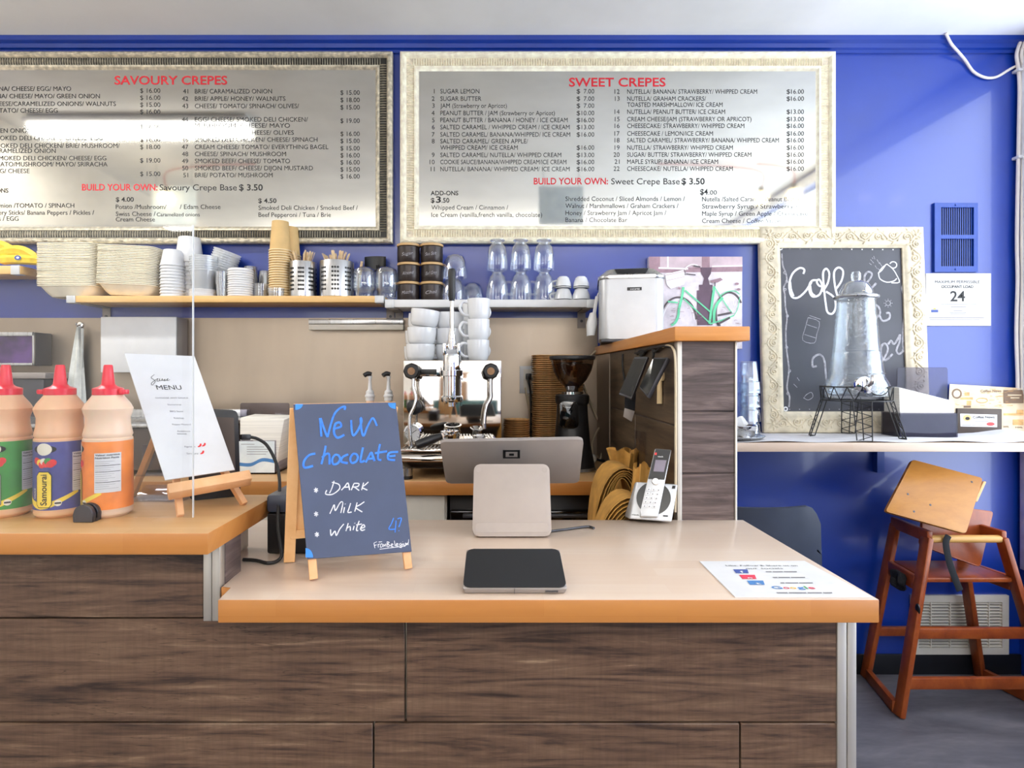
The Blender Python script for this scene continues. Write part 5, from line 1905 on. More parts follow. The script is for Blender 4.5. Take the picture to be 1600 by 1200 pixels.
mb.grid(tw_, 36, 14, cu=True)
mb.grid(lambda u, v: Vector((X(126, 2.45) + 0.012 * u + 0.010 * v - 0.012 * v * u, 2.452 - 0.006 * math.sin(PI * u), Z(513, 2.45) - 0.165 * v)), 6, 10)
part('cloth', mb, M['towel'], t)
mb = MB()
c = at(124, 508, 2.49)
mb.lathe([(0.0, 0.0), (0.0135, 0.0), (0.0145, 0.003), (0.010, 0.005), (0.0, 0.007)], 20, Vector((c.x, 2.4955, c.z)), 0, Matrix.Rotation(PI / 2, 4, 'X'))
mb.tube(smooth([(c.x, 2.489, c.z), (c.x, 2.474, c.z - 0.004), (c.x, 2.470, c.z + 0.008)], 4), 0.003, 8)
part('hook', mb, M['chrome'], t)
t = thing('wall_box', 'plain white wall mounted box behind the acrylic screen', 'box', (X(226, 2.4), 2.45, Z(582, 2.4)))
mb = MB()
mb.box((X(157, 2.40), 2.409, Z(582, 2.40)), (X(275, 2.40), 2.4955, Z(495, 2.40)), 0, 0.004)
part('body', mb, M['grey_plastic'], t)
mb = MB()
mb.box((X(157, 2.40), 2.40, Z(582, 2.40)), (X(275, 2.40), 2.4086, Z(495, 2.40)), 0, 0.003)
part('cover', mb, M['white'], t)

# crepe griddle on the back counter, half hidden by the bottles
t = thing('griddle', 'dark countertop griddle with a steel top behind the sauce bottles', 'griddle', (X(200, 2.1), 2.2, BC))
xa, xb = X(-60, 2.02), X(338, 2.02)
mb = MB()
mb.box((xa, 2.02, BC + 0.02), (xb, 2.36, Z(668, 2.02)), 0, 0.006)
part('body', mb, M['brown_card'], t)
mb = MB()
mb.box((xa - 0.01, 2.005, Z(668, 2.02) + 0.0003), (xb + 0.01, 2.37, Z(662, 2.02)), 0, 0.003)
mb.box((xa + 0.02, 2.32, Z(662, 2.02) + 0.0003), (xb - 0.02, 2.345, Z(640, 2.3)), 0, 0.003)
part('top', mb, M['steel_satin'], t)
for fx in (xa + 0.04, xb - 0.04):
    for fy in (2.06, 2.32):
        mb = MB()
        mb.cyl((fx, fy, BC + 0.0003), (fx, fy, BC + 0.0197), 0.018)
        part('foot', mb, M['black'], t)

# napkins in a grey dispenser on the back counter
t = thing('napkin_dispenser', 'grey acrylic napkin dispenser with printed card behind the blue chalkboard', 'napkin dispenser', (X(410, 2.1), 2.12, BC))
a, b = X(371, 2.06), X(431, 2.06)
zc = Z(688, 2.06)
mb = MB()
mb.box((a, 2.06, BC + 0.0003), (b, 2.065, zc), 0, 0.001)
mb.box((a, 2.065, BC + 0.0003), (a + 0.004, 2.20, zc), 0, 0.001)
mb.box((b - 0.004, 2.065, BC + 0.0003), (b, 2.20, zc), 0, 0.001)
mb.box((a + 0.004, 2.065, BC + 0.0003), (b - 0.004, 2.20, BC + 0.004), 0, 0.001)
zt = Z(630, 2.20)
mb.prism([(p[0] + (X(375, 2.2) + X(452, 2.2)) / 2, p[1] + (zt + BC) / 2 + 0.001) for p in rrect(X(452, 2.2) - X(375, 2.2), zt - BC, 0.008)], -0.002, 0.002, 0, Matrix(((1, 0, 0, 0), (0, 0, -1, 2.2025), (0, 1, 0, 0), (0, 0, 0, 1))), 0.0008)
part('box', mb, M['smoke'], t)
mb = MB()
mb.box((a + 0.004, 2.0585, BC + 0.006), (b - 0.004, 2.0598, zc - 0.003))
for i, (u0, u1, v) in enumerate(((0.1, 0.45, 0.88), (0.25, 0.7, 0.8), (0.25, 0.85, 0.73), (0.25, 0.8, 0.66), (0.25, 0.75, 0.59))):
    xx0, xx1 = a + (b - a) * u0, a + (b - a) * u1
    zq = BC + (zc - BC) * v
    mb.add([Vector((xx0, 2.0582, zq)), Vector((xx1, 2.0582, zq)), Vector((xx1, 2.0582, zq + 0.0016)), Vector((xx0, 2.0582, zq + 0.0016))], [(0, 1, 2, 3)], 1)
P = smooth([(a + 0.006, 2.0581, BC + 0.03), (a + (b - a) * 0.35, 2.0581, BC + 0.028), (a + (b - a) * 0.65, 2.0581, BC + 0.045), (b - 0.006, 2.0581, BC + 0.040)], 5)
mb.add(P + [Vector((p.x, p.y, p.z + 0.012)) for p in P], [(i, i + 1, len(P) + i + 1, len(P) + i) for i in range(len(P) - 1)], 2)
part('card', mb, [M['sky_card'], M['ink_grey'], M['tw']], t)
mb = MB()
n_ = 26
mb.hexa([(a + 0.005, 2.067, BC + 0.0045), (b - 0.005, 2.067, BC + 0.0045), (b - 0.005, 2.195, BC + 0.0045), (a + 0.005, 2.195, BC + 0.0045),
         (a + 0.005, 2.067, Z(652, 2.08)), (b + 0.03, 2.060, Z(655, 2.08)), (b + 0.02, 2.195, Z(652, 2.08)), (a + 0.005, 2.195, Z(650, 2.08))], 0, 0.004, 2)
o = part('napkin_pile', mb, M['napkin'], loc=((a + b) / 2, 2.13, BC))
tag(o, 'thick pile of white napkins in the grey dispenser on the back counter', 'napkins', kind='stuff')
# ------------------------------------------------------------------ on the low wall
CZ = 1.3916
t = thing('ice_maker', 'silver ice maker with a buttoned lid on the wooden cap of the low wall', 'ice maker', (X(985, 2.2), 2.28, CZ))
xa, xb = X(937, 2.12), X(1036, 2.12)
zt = Z(426, 2.12)
mb = MB()
mb.prism([(x + (xa + xb) / 2, y + 2.29) for x, y in rrect(xb - xa, 0.33, 0.035, 6)], CZ + 0.012, zt - 0.022, 0, None, 0.003)
part('body', mb, M['silver_plastic'], t)
mb = MB()
mb.prism([(x + (xa + xb) / 2, y + 2.29) for x, y in rrect(xb - xa + 0.010, 0.338, 0.038, 6)], zt - 0.0216, zt - 0.010, 0, None, 0.004)
v0 = rrect(xb - xa + 0.004, 0.335, 0.04, 6)
v1 = rrect(xb - xa - 0.05, 0.27, 0.05, 6)
mb.add([Vector((x + (xa + xb) / 2, y + 2.29, zt - 0.010)) for x, y in v0] + [Vector((x + (xa + xb) / 2, y + 2.29, zt + 0.018)) for x, y in v1], [tuple(range(len(v0), 2 * len(v0)))] + [(i, (i + 1) % len(v0), len(v0) + (i + 1) % len(v0), len(v0) + i) for i in range(len(v0))])
lid_ = part('lid', mb, M['steel_satin'], t)
mb = MB()
mb.hexa([((xa + xb) / 2 - 0.05, 2.131, zt - 0.0042), ((xa + xb) / 2 + 0.05, 2.131, zt - 0.0042), ((xa + xb) / 2 + 0.06, 2.150, zt + 0.014), ((xa + xb) / 2 - 0.06, 2.150, zt + 0.014),
         ((xa + xb) / 2 - 0.05, 2.128, zt - 0.002), ((xa + xb) / 2 + 0.05, 2.128, zt - 0.002), ((xa + xb) / 2 + 0.06, 2.147, zt + 0.016), ((xa + xb) / 2 - 0.06, 2.147, zt + 0.016)], 0, 0.001)
part('button_panel', mb, M['black'], lid_)
mb = MB()
mb.box((xa + 0.006, 2.13, CZ + 0.0003), (xb - 0.006, 2.45, CZ + 0.0118), 0, 0.002)
part('base', mb, M['dark_metal'], t)
mb = MB()
a, b = at(979, 455, 2.124), at(1001, 450, 2.124)
mb.box((a.x, 2.1238, a.z), (b.x, 2.1250, b.z), 0)
mb2p = at(991, 454.2, 2.1234)
text(mb, 'HOME', mb2p, (1, 0, 0), (0, 0, 1), 0.0062, 0.033, 'C', True, 1)
part('badge', mb, [M['black'], M['white']], t, label='black badge reading HOME')
ang = -0.165
pv = Vector((xa, 2.125, 0))
t.location = pv + Matrix.Rotation(ang, 3, 'Z') @ (t.location - pv)
t.rotation_euler = (0, 0, ang)
t = thing('ice_scoop', 'white plastic ice scoop hanging at the left side of the silver ice maker', 'scoop', tuple(at(925, 490, 2.20)))
mb = MB()
p0, p1 = at(933, 463, 2.2), at(928, 492, 2.2)
mb.bar(p0, p1, 0.013, 0.006, (0, 1, 0), 0, 0.002)
part('handle', mb, M['white'], t)
mb = MB()


def sc_(u, v):
    ax = at(927.5 - 3.5 * v, 489 + 36 * v, 2.20)
    w_ = 0.021 * (0.55 + 1.0 * v if v < 0.45 else 1.0 - 0.55 * (v - 0.45))
    a = PI * (u - 0.5) * 1.5
    return ax + Vector((w_ * math.sin(a), 0.014 - 0.020 * math.cos(a), 0.004 * u))


mb.grid(sc_, 14, 8)
mb.grid(lambda u, v: sc_(u, v) + Vector((0, 0.0018, 0)), 14, 8)
part('bowl', mb, M['white'], t)
mb = MB()
mb.tube(smooth([at(933, 464, 2.2), at(935, 458, 2.203), at(938, 456, 2.207)], 4), 0.0025, 6)
part('hook', mb, M['white'], t)

# two payment terminals and odds and ends hung on the low wall
def slab(name, label, cs, t_, screen_m, inset=0.1):
    t = thing(name, label, 'handheld terminal', tuple(sum((Vector(c) for c in cs), Vector()) / 4))
    cs = [Vector(c) for c in cs]
    n = (cs[1] - cs[0]).cross(cs[3] - cs[0]).normalized()
    if n.y > 0:
        n = -n
    mb = MB()
    mb.plate([c - n * 0.0004 for c in cs], -n * t_, 0, 0.003)
    part('body', mb, M['dark_metal'], t)
    c = sum(cs, Vector()) / 4
    mb = MB()
    mb.plate([c + (q - c) * (1 - inset) for q in cs], n * 0.0008, 0)
    part('screen', mb, screen_m, t)
    return t, n


slab('card_terminal', 'black handheld terminal with bright screen hanging left under the wooden cap', [at(991, 557, 1.655), at(1012, 557, 1.625), at(986, 624, 1.625), at(966, 616, 1.655)], 0.012, M['black_gloss'])
slab('card_terminal', 'black handheld terminal hanging right under the wooden cap, nearer the pillar', [at(1021, 558, 1.51), at(1043, 558, 1.46), at(1011, 621, 1.46), at(998, 606, 1.51)], 0.012, M['black_gloss'])
t = thing('lanyard', 'black strap with a grey tag hanging beneath the left handheld terminal', 'strap', tuple(at(985, 640, 1.69)))
mb = MB()
mb.plate([at(977, 612, 1.69), at(994, 614, 1.69), at(992, 642, 1.69), at(976, 637, 1.69)], (0, 0.004, 0), 0, 0.001)
part('strap', mb, M['black_fabric'], t)
mb = MB()
mb.plate([at(976, 637.5, 1.689), at(992, 642.5, 1.689), at(987, 659, 1.689), at(974, 651, 1.689)], (0, 0.0025, 0), 0, 0.0008)
part('tag', mb, M['grey_plastic'], t)


def aw(px, py, x=0.440):
    """a point just off the low wall's near face"""
    return at(px, py, x * F_PX / (px - CX))


t = thing('wall_hook', 'pale wooden hook peg on the low wall behind the right terminal', 'hook', tuple(aw(1030, 590)))
mb = MB()
mb.plate([aw(1027, 592), aw(1032, 592), aw(1032, 631), aw(1026, 631)], (0.005, 0, 0), 0, 0.001)
mb.lathe([(0.0, 0.0), (0.012, 0.0), (0.012, 0.006), (0.0, 0.007)], 16, aw(1033, 588), 0, Matrix.Rotation(PI / 2, 4, 'Y'))
part('peg', mb, M['kraft_rim'], t)
t = thing('cable_cluster', 'tangle of black leads under the wooden cap above the hanging terminals', 'cable', tuple(aw(1010, 548)))
for P in ([(973, 553), (973, 575), (977, 600)], [(992, 552), (1003, 551), (1012, 546), (1025, 543), (1040, 541), (1050, 543)],
          [(1000, 555), (1010, 547), (1018, 545), (1024, 549), (1033, 542)], [(1020, 546), (1021, 552), (1020, 560)], [(996, 554), (1000, 548), (1008, 549), (1001, 558)]):
    mb = MB()
    mb.tube(smooth([aw(*q) for q in P], 5), 0.0035, 6)
    part('lead', mb, M['rubber'], t)
mb = MB()
mb.tube(smooth([aw(1036, 542), aw(1045, 540), aw(1052, 545), aw(1055, 560), aw(1056, 600), aw(1056, 660), aw(1056, 740), aw(1055, 800)], 5), 0.003, 6)
o = part('edge_cable', mb, M['cable_cream'], loc=aw(1056, 600))
tag(o, 'thin pale cable running down the edge of the low wall beside the pillar', 'cable')

# ------------------------------------------------------------------ brown paper bags behind the counter
BCZ = 0.72
t = thing('bag_shelf', 'low wooden ledge behind the service counter carrying the brown paper bags', 'shelf', (0.25, 1.6, BCZ))
mb = MB()
mb.box((0.10, 1.4215, BCZ - 0.02), (0.446, 1.90, BCZ), 0, 0.002)
part('board', mb, M['block_low'], t)
mb = MB()
mb.box((0.12, 1.4215, 0.0), (0.14, 1.88, BCZ - 0.0203), 0, 0.002)
part('side', mb, M['cream_plastic'], t)


def bent_bag(name, cx, y0, y1, z0, zt, w, lean, label, group, n=1, off=0):
    """one folded bag bent over in an arch: a thin sheet with thickness"""
    mb = MB()
    nn = 18

    def f(u, v, d):
        a = PI * (1 - u)
        r = w / 2
        hh = zt - z0
        x = math.cos(a) * (r - d)
        zz_ = math.sin(a) ** 0.75 * (hh - d) if 0 < u < 1 else 0
        wob = 0.006 * math.sin(9 * u + off) * v
        return Vector((cx + x + lean * (zz_ / hh) + wob, y0 + (y1 - y0) * v + 0.006 * math.sin(7 * u + 2 * off), z0 + zz_ + 0.006 * math.sin(5 * u + off * 1.7)))
    mb.grid(lambda u, v: f(u, v, 0.0), nn, 3)
    mb.grid(lambda u, v: f(u, v, 0.0025), nn, 3)
    for vv in (0, 1):
        mb.grid(lambda u, v: f(u, vv, 0.0025 * v), nn, 1)
    o = part(name, mb, M['bag'], loc=(cx, (y0 + y1) / 2, z0))
    return tag(o, label, 'paper bag', group)


for i in range(7):
    bent_bag('paper_bag', X(966, 1.52), 1.445 + 0.006 * i, 1.55 + 0.004 * i, BCZ + 0.0003, Z(769, 1.52) - 0.008 * i, 0.185 - 0.018 * i, 0.022, 'folded brown paper bag in the front bundle beside the phone, %s' % ('outermost layer' if i == 0 else 'innermost layer' if i == 6 else nth(i + 1) + ' layer from outside'), 'front bundle of paper bags', off=0.3 * i)
for i in range(6):
    bent_bag('paper_bag', X(968, 1.70), 1.60 + 0.006 * i, 1.74 + 0.004 * i, BCZ + 0.0003, Z(722, 1.66) - 0.009 * i, 0.185 - 0.020 * i, -0.008, 'folded brown paper bag in the rear bundle behind the front one, %s' % ('outermost layer' if i == 0 else 'innermost layer' if i == 5 else nth(i + 1) + ' layer from outside'), 'rear bundle of paper bags', off=0.4 * i + 1)
# upright bag with a scrunched neck
t = thing('paper_bag', 'upright brown paper bag with a scrunched top in the corner behind the bundles', 'paper bag', (X(978, 1.8), 1.82, BCZ))
mb = MB()
cx = X(976, 1.80)


def sb_(u, v):
    a = 2 * PI * u
    prof = 0.080 if v < 0.5 else 0.080 - 0.058 * ((v - 0.5) / 0.25) if v < 0.75 else 0.022 + 0.022 * ((v - 0.75) / 0.25)
    r = prof * (1 + (0.22 * math.sin(8 * a) + 0.10 * math.sin(13 * a)) * min(1, max(0, v - 0.35) * 2.2) + 0.05 * math.sin(3 * a))
    return Vector((cx + r * math.cos(a), 1.81 + 0.75 * r * math.sin(a), BCZ + 0.0005 + (Z(704, 1.8) - BCZ) * v + 0.006 * math.sin(6 * a) * v))


mb.grid(sb_, 64, 16, cu=True)
part('bag_body', mb, M['bag'], t)
t = thing('paper_bag', 'small crumpled brown paper bag wedged between the bundles and the phone', 'paper bag', (X(1010, 1.6), 1.6, BCZ))
mb = MB()
cx2 = X(1004, 1.56)


def sb2(u, v):
    a = 2 * PI * u
    r = (0.05 - 0.02 * v) * (1 + 0.16 * math.sin(7 * a + 4 * v) + 0.08 * math.sin(11 * a))
    return Vector((cx2 + r * math.cos(a) + 0.01 * v, 1.565 + 0.7 * r * math.sin(a), BCZ + 0.0005 + (Z(728, 1.56) - BCZ) * v + 0.008 * math.sin(5 * a) * v))


mb.grid(sb2, 48, 12, cu=True)
part('bag_body', mb, M['bag'], t)
# clear acrylic holder against the low wall
t = thing('acrylic_holder', 'clear acrylic holder standing against the low wall behind the phone', 'holder', (X(1010, 1.75), 1.75, BCZ))
mb = MB()
a, b = at(991, 800, 1.78), at(1023, 800, 1.66)
za, zb_ = BCZ + 0.0003, Z(675, 1.72)
mb.plate([(a.x, a.y, za), (b.x, b.y, za), (b.x, b.y, zb_), (a.x, a.y, zb_)], (0.0035, 0.002, 0), 0, 0.001)
part('sheet', mb, M['acrylic'], t)

# ------------------------------------------------------------------ cordless phone
t = thing('cordless_phone', 'silver and black cordless phone on its charging base beside the pillar', 'phone', (X(1022, 1.39), 1.39, BC))
TL, TR_, BR, BL = at(995, 753, 1.430), at(1060, 757, 1.405), at(1050, 816, 1.372), at(983, 811, 1.395)
TR_.x = min(TR_.x, 0.4445)
nrm = (TR_ - BL).cross(TL - BR).normalized()
if nrm.y > 0:
    nrm = -nrm
mb = MB()
q = [TL, TR_, BR, BL]
lowz = BC + 0.0004
back = [Vector((p.x, p.y + 0.028, max(lowz, p.z - 0.01))) for p in q]
for p in (BR, BL):
    pass
base = [Vector((BL.x, BL.y, max(BL.z, lowz))), Vector((BR.x, BR.y, max(BR.z, lowz)))]
mb.add([TL, TR_, base[1], base[0]] + [Vector((TL.x, TL.y + 0.02, TL.z - 0.004)), Vector((TR_.x, TR_.y + 0.02, TR_.z - 0.004)), Vector((BR.x, BR.y + 0.055, lowz)), Vector((BL.x, BL.y + 0.055, lowz))],
       [(0, 1, 2, 3), (7, 6, 5, 4), (0, 4, 5, 1), (1, 5, 6, 2), (2, 6, 7, 3), (3, 7, 4, 0)], 0, 0.004, 3)
part('base', mb, M['silver_plastic'], t)
pl = lambda px, py, d=0.0: onplane(px, py, BL, nrm) + nrm * d


def plz(zx, zy, d=0.0):      # by place in the 1360 x 1200 enlargement
    return pl(910 + zx / 8, 680 + zy / 8, d)


mb = MB()
P = [plz(890 + 215 * math.cos(2 * PI * k / 36) * (1) + 0, 790 + 205 * math.sin(2 * PI * k / 36), 0.0006) for k in range(36)]
mb.plate(P, nrm * 0.0012, 0)
part('charging_dish', mb, M['black_gloss'], t)
mb = MB()
text(mb, 'vtech', plz(615, 1000, 0.0009), (plz(715, 1008) - plz(615, 1000)).normalized(), (plz(615, 900) - plz(615, 1000)).normalized(), 0.0036, 0.0165, 'L', True, 0)
mb.plate([plz(1010, 1000, 0.0006), plz(1070, 1004, 0.0006), plz(1068, 1020, 0.0006), plz(1008, 1016, 0.0006)], nrm * 0.0004, 0)
mb.plate([plz(1125, 632, 0.0006), plz(1165, 632, 0.0006), plz(1158, 668, 0.0006), plz(1118, 668, 0.0006)], nrm * 0.0004, 0)
part('marking', mb, M['ink'], t)
mb = MB()
hs = [(905, 190), (1110, 205), (1030, 560), (925, 1040), (725, 1020), (815, 580)]


def hz(zx, zy, d=0.0):       # handset plane floats in front of the base
    lift = 0.016
    return plz(zx, zy, lift + d)


mb.plate([hz(*q) for q in [(905, 190), (1110, 205), (940, 1040), (715, 1035), (725, 960)]], -nrm * 0.015, 0, 0.003, 3)
hs_ = part('handset', mb, M['silver_plastic'], t)
mb = MB()
mb.plate([hz(a, b, 0.0003) for a, b in ((912, 198), (1102, 212), (1022, 580), (822, 570))], nrm * 0.0008, 0)
part('face_plate', mb, M['black'], hs_)
mb = MB()
mb.plate([hz(a, b, 0.0012) for a, b in ((912, 335), (1048, 340), (1015, 485), (885, 478))], nrm * 0.0005, 0)
part('display', mb, M['lcd'], hs_)
mb = MB()
c = hz(912, 602, 0.0)
mb.lathe([(0.0, 0.003), (0.0075, 0.003), (0.0090, 0.0015), (0.0090, 0.0)], 24, c, 0, nrm.to_track_quat('Z', 'Y').to_matrix().to_4x4())
part('dial_key', mb, M['chrome'], hs_)
mb = MB()
for r_ in range(5):
    for c_ in range(3):
        zx = 830 + c_ * 60 - r_ * 13
        zy = 700 + r_ * 52 + c_ * 5
        mb.plate([hz(zx - 22, zy - 18, 0.0003), hz(zx + 22, zy - 16, 0.0003), hz(zx + 16, zy + 18, 0.0003), hz(zx - 28, zy + 16, 0.0003)], nrm * 0.001, 0, 0.0004, 1)
        mb.plate([hz(zx - 9, zy - 6, 0.0014), hz(zx + 7, zy - 6, 0.0014), hz(zx + 4, zy + 6, 0.0014), hz(zx - 12, zy + 6, 0.0014)], nrm * 0.0002, 1)
part('keypad', mb, [M['white'], M['ink_grey']], hs_)
mb = MB()
text(mb, 'vtech', hz(938, 300, 0.0013), (hz(1030, 304) - hz(938, 300)).normalized(), (hz(950, 200) - hz(938, 300)).normalized(), 0.0033, 0.0125, 'L', True, 0)
mb.plate([hz(905, 245, 0.0013), hz(930, 246, 0.0013), hz(924, 275, 0.0013), hz(900, 272, 0.0013)], nrm * 0.0002, 1)
part('marking', mb, [M['white'], M['lab_red']], hs_)

# ------------------------------------------------------------------ register and its customer screen
t = thing('register_stand', 'silver register screen with its back to us on a pale square stand', 'register', (X(800, 1.3), 1.30, BC))
mb = MB()
bl, br, tr, tl2 = at(738, 838, 1.262), at(862, 838, 1.262), at(860, 725, 1.330), at(739, 725, 1.330)
u_ = (br - bl).normalized()
v_ = ((tl2 + tr) / 2 - (bl + br) / 2)
H_ = v_.length
v_.normalize()
n_ = u_.cross(v_).normalized()
if n_.y > 0:
    n_ = -n_
cen = (bl + br + tr + tl2) / 4
MxS = Matrix(((u_.x, v_.x, n_.x, cen.x), (u_.y, v_.y, n_.y, cen.y), (u_.z, v_.z, n_.z, cen.z), (0, 0, 0, 1)))
mb.prism(rrect((br - bl).length, H_, 0.014, 6), -0.014, 0.0, 0, MxS, 0.0025, 3)
part('stand_plate', mb, M['stone_plastic'], t)
mb = MB()
mb.prism(rrect((br - bl).length - 0.012, 0.020, 0.006, 4), 0.0001, 0.0006, 0, MxS @ Matrix.Translation((0, -H_ / 2 + 0.018, 0)), 0.0004, 1)
for sx in (-1, 1):
    mb.lathe([(0.0, 0.0004), (0.006, 0.0004)], 18, MxS @ Vector((sx * ((br - bl).length / 2 - 0.011), H_ / 2 - 0.014, 0)), 0, n_.to_track_quat('Z', 'Y').to_matrix().to_4x4())
part('cover_line', mb, M['stone_plastic'], t)
mb = MB()
mb.hexa([(bl.x + 0.012, 1.268, BC + 0.0003), (br.x - 0.012, 1.268, BC + 0.0003), (br.x - 0.012, 1.40, BC + 0.0003), (bl.x + 0.012, 1.40, BC + 0.0003),
         (bl.x + 0.012, 1.282, BC + 0.011), (br.x - 0.012, 1.282, BC + 0.011), (br.x - 0.012, 1.40, BC + 0.011), (bl.x + 0.012, 1.40, BC + 0.011)], 0, 0.002)
mb.bar(MxS @ Vector((0, 0.02, -0.0145)), at(798, 738, 1.412), 0.10, 0.014, (0, 0, 1), 0, 0.003)
part('foot', mb, M['dark_metal'], t)
mb = MB()
dtl, dtr, dbr, dbl = at(687, 690, 1.372), at(912, 686, 1.372), at(905, 757, 1.462), at(697, 755, 1.462)
n2 = (dtr - dtl).cross(dbl - dtl).normalized()
if n2.y > 0:
    n2 = -n2
cc = (dtl + dtr + dbr + dbl) / 4
dtl, dtr, dbr, dbl = [p - n2 * (p - cc).dot(n2) for p in (dtl, dtr, dbr, dbl)]


def rq(q, r=0.10):
    """corners rounded"""
    out = []
    for i in range(4):
        p, a, b = q[i], q[i - 1], q[(i + 1) % 4]
        ra = (a - p).normalized() * 0.012
        rb = (b - p).normalized() * 0.012
        for k in range(5):
            s = k / 4
            out.append(p + ra * (1 - s) ** 2 + rb * s ** 2)
    return out


mb.plate(rq([dtl, dtr, dbr, dbl]), -n2 * 0.010, 0, 0.002)
disp = part('display', mb, M['grey_plastic'], t)
mb = MB()
lp = lambda px, py, d=0.0005: onplane(px, py, dtl, n2) + n2 * d
Q = [lp(786, 703), lp(812.5, 703), lp(812.5, 716), lp(786, 716)]
mb.plate(rq([Vector(q) for q in Q]) if False else Q, n2 * 0.0003, 0)
mb.plate([lp(790, 705.5, 0.0011), lp(808.5, 705.5, 0.0011), lp(808.5, 713.5, 0.0011), lp(790, 713.5, 0.0011)], n2 * 0.0002, 1)
mb.plate([lp(795.5, 707.8, 0.0017), lp(803, 707.8, 0.0017), lp(803, 711.3, 0.0017), lp(795.5, 711.3, 0.0017)], n2 * 0.0002, 0)
part('square_emblem', mb, [M['black'], M['grey_plastic']], disp, label='dark nested square emblem')
mb = MB()
c = sum((dtl, dtr, dbr, dbl), Vector()) / 4
mb.plate([c + (q - c) * 0.94 - n2 * 0.0103 for q in (dtl, dtr, dbr, dbl)], -n2 * 0.0006, 0)
part('screen', mb, M['black_gloss'], disp)
mb = MB()
mb.tube(smooth([(X(px_, y_), y_, BC + 0.0032) for px_, y_ in ((852, 1.300), (866, 1.310), (885, 1.322), (905, 1.338), (920, 1.345), (928, 1.332))], 6), 0.0028, 8)
o = part('register_cable', mb, M['dark_metal'], loc=(X(880, 1.32), 1.32, BC))
tag(o, 'short grey cable on the counter right of the register stand', 'cable')

t = thing('customer_screen', 'flat black tablet shaped customer screen lying at the front of the counter', 'tablet', (X(804, 0.97), 0.97, BC))
fl, fr = Vector((X(722, 0.94), 0.940, BC)), Vector((X(887, 0.94), 0.940, BC))
bl_, br_ = at(741, 858, 1.026), at(879, 858, 1.026)
bl_.x, br_.x = fl.x + 0.003, fr.x - 0.003
mb = MB()
mb.hexa([fl + Vector((0.004, 0.004, 0.0004)), fr + Vector((-0.004, 0.004, 0.0004)), Vector((br_.x, br_.y, BC + 0.0004)), Vector((bl_.x, bl_.y, BC + 0.0004)),
         fl + Vector((0, 0, 0.0105)), fr + Vector((0, 0, 0.0105)), br_, bl_], 0, 0.0025, 3)
mb.box((X(804, 0.94) - 0.0004, 0.9397, BC + 0.002), (X(804, 0.94) + 0.0004, 0.945, BC + 0.0102), 1)
mb.box((X(852, 0.94), 0.9397, BC + 0.0045), (X(872, 0.94), 0.943, BC + 0.0056), 1)
part('body', mb, [M['grey_plastic'], M['dark_metal']], t)
a, b, c, d = fl + Vector((0, 0, 0.0105)), fr + Vector((0, 0, 0.0105)), br_, bl_
nt3 = (b - a).cross(d - a).normalized()
cc = (a + b + c + d) / 4
mb = MB()
mb.plate([p + nt3 * 0.0003 for p in rq([cc + (q - cc) * 0.985 for q in (a, b, c, d)])], nt3 * 0.0012, 0, 0.0005, 1)
part('glass', mb, M['black_gloss'], t)

# laminated notice flat on the counter
t = thing('counter_notice', 'laminated white notice with social media icons lying at the counter corner', 'sign', (X(1230, 1.0), 1.0, BC))
z0 = BC + 0.0003
f1, f2, b2, b1 = Vector((0.3835, 0.9275, z0)), Vector((0.601, 0.9275, z0)), Vector((0.588, 1.106, z0)), Vector((0.389, 1.104, z0))
mb = MB()
mb.plate([f1, f2, b2, b1], (0, 0, 0.0012), 0)
part('sheet', mb, M['white'], t)
mb = MB()
zt_ = z0 + 0.0018


def ct(s, px, py, wpx, cap, m=0, bold=False, align='L'):
    p = onplane(px, py, (0, 0, zt_), Vector((0, 0, 1)))
    q = onplane(px + wpx, py, (0, 0, zt_), Vector((0, 0, 1)))
    text(mb, s, p, (1, 0, 0), (0.05, 1, 0), cap, (q - p).length, align, bold, m)


def cq(px, py, wpx, hpx, m):
    z_ = zt_ + (0.0002 if m == 9 else 0)
    g_ = [onplane(a, b, (0, 0, z_), Vector((0, 0, 1))) for a, b in ((px, py + hpx), (px + wpx, py + hpx), (px + wpx - hpx * 0.4, py), (px - hpx * 0.8, py))]
    mb.add(g_, [(0, 1, 2, 3)], m)


ct('Like, Follow & Share us on', 1135, 884.5, 112, 0.007)
ct('our socials', 1166, 889, 58, 0.007)
cq(1150, 889.5, 20, 6, 1)
cq(1160, 898, 22, 6.5, 2)
cq(1172, 907, 23, 6.5, 3)
zt_ += 0.0003
ct('f', 1158, 895, 6, 0.011, 4, True)
ct('o', 1169, 904, 8, 0.009, 4, True)
ct('t', 1182, 913, 8, 0.010, 4, True)
zt_ -= 0.0003
for px0, py0, wds in ((1197, 892.6, (9, 16, 20)), (1208, 901.5, (7, 18, 22)), (1220, 910, (6, 20, 21))):      # too small to read in the photograph
    for wd_ in wds:
        cq(px0, py0, wd_, 1.3, 5)
        px0 += wd_ + 1.6
px = 1208
for ch, wpx, m in (('G', 16, 6), ('o', 9, 2), ('o', 9, 7), ('g', 11, 6), ('l', 3, 8), ('e', 10, 2)):
    ct(ch, px, 920, wpx, 0.013 if ch in 'Gl' else 0.0125, m, True)
    px += wpx + 1.8
px0 = 1214
for wd_ in (17, 27, 22, 14):
    cq(px0, 925.4, wd_, 1.5, 5)
    px0 += wd_ + 2.2
part('print', mb, [M['ink'], M['fb'], M['ig'], M['tw'], M['white'], M['ink_grey'], M['tw'], M['g_yel'], M['g_grn'], M['white']], t, recalc=False)

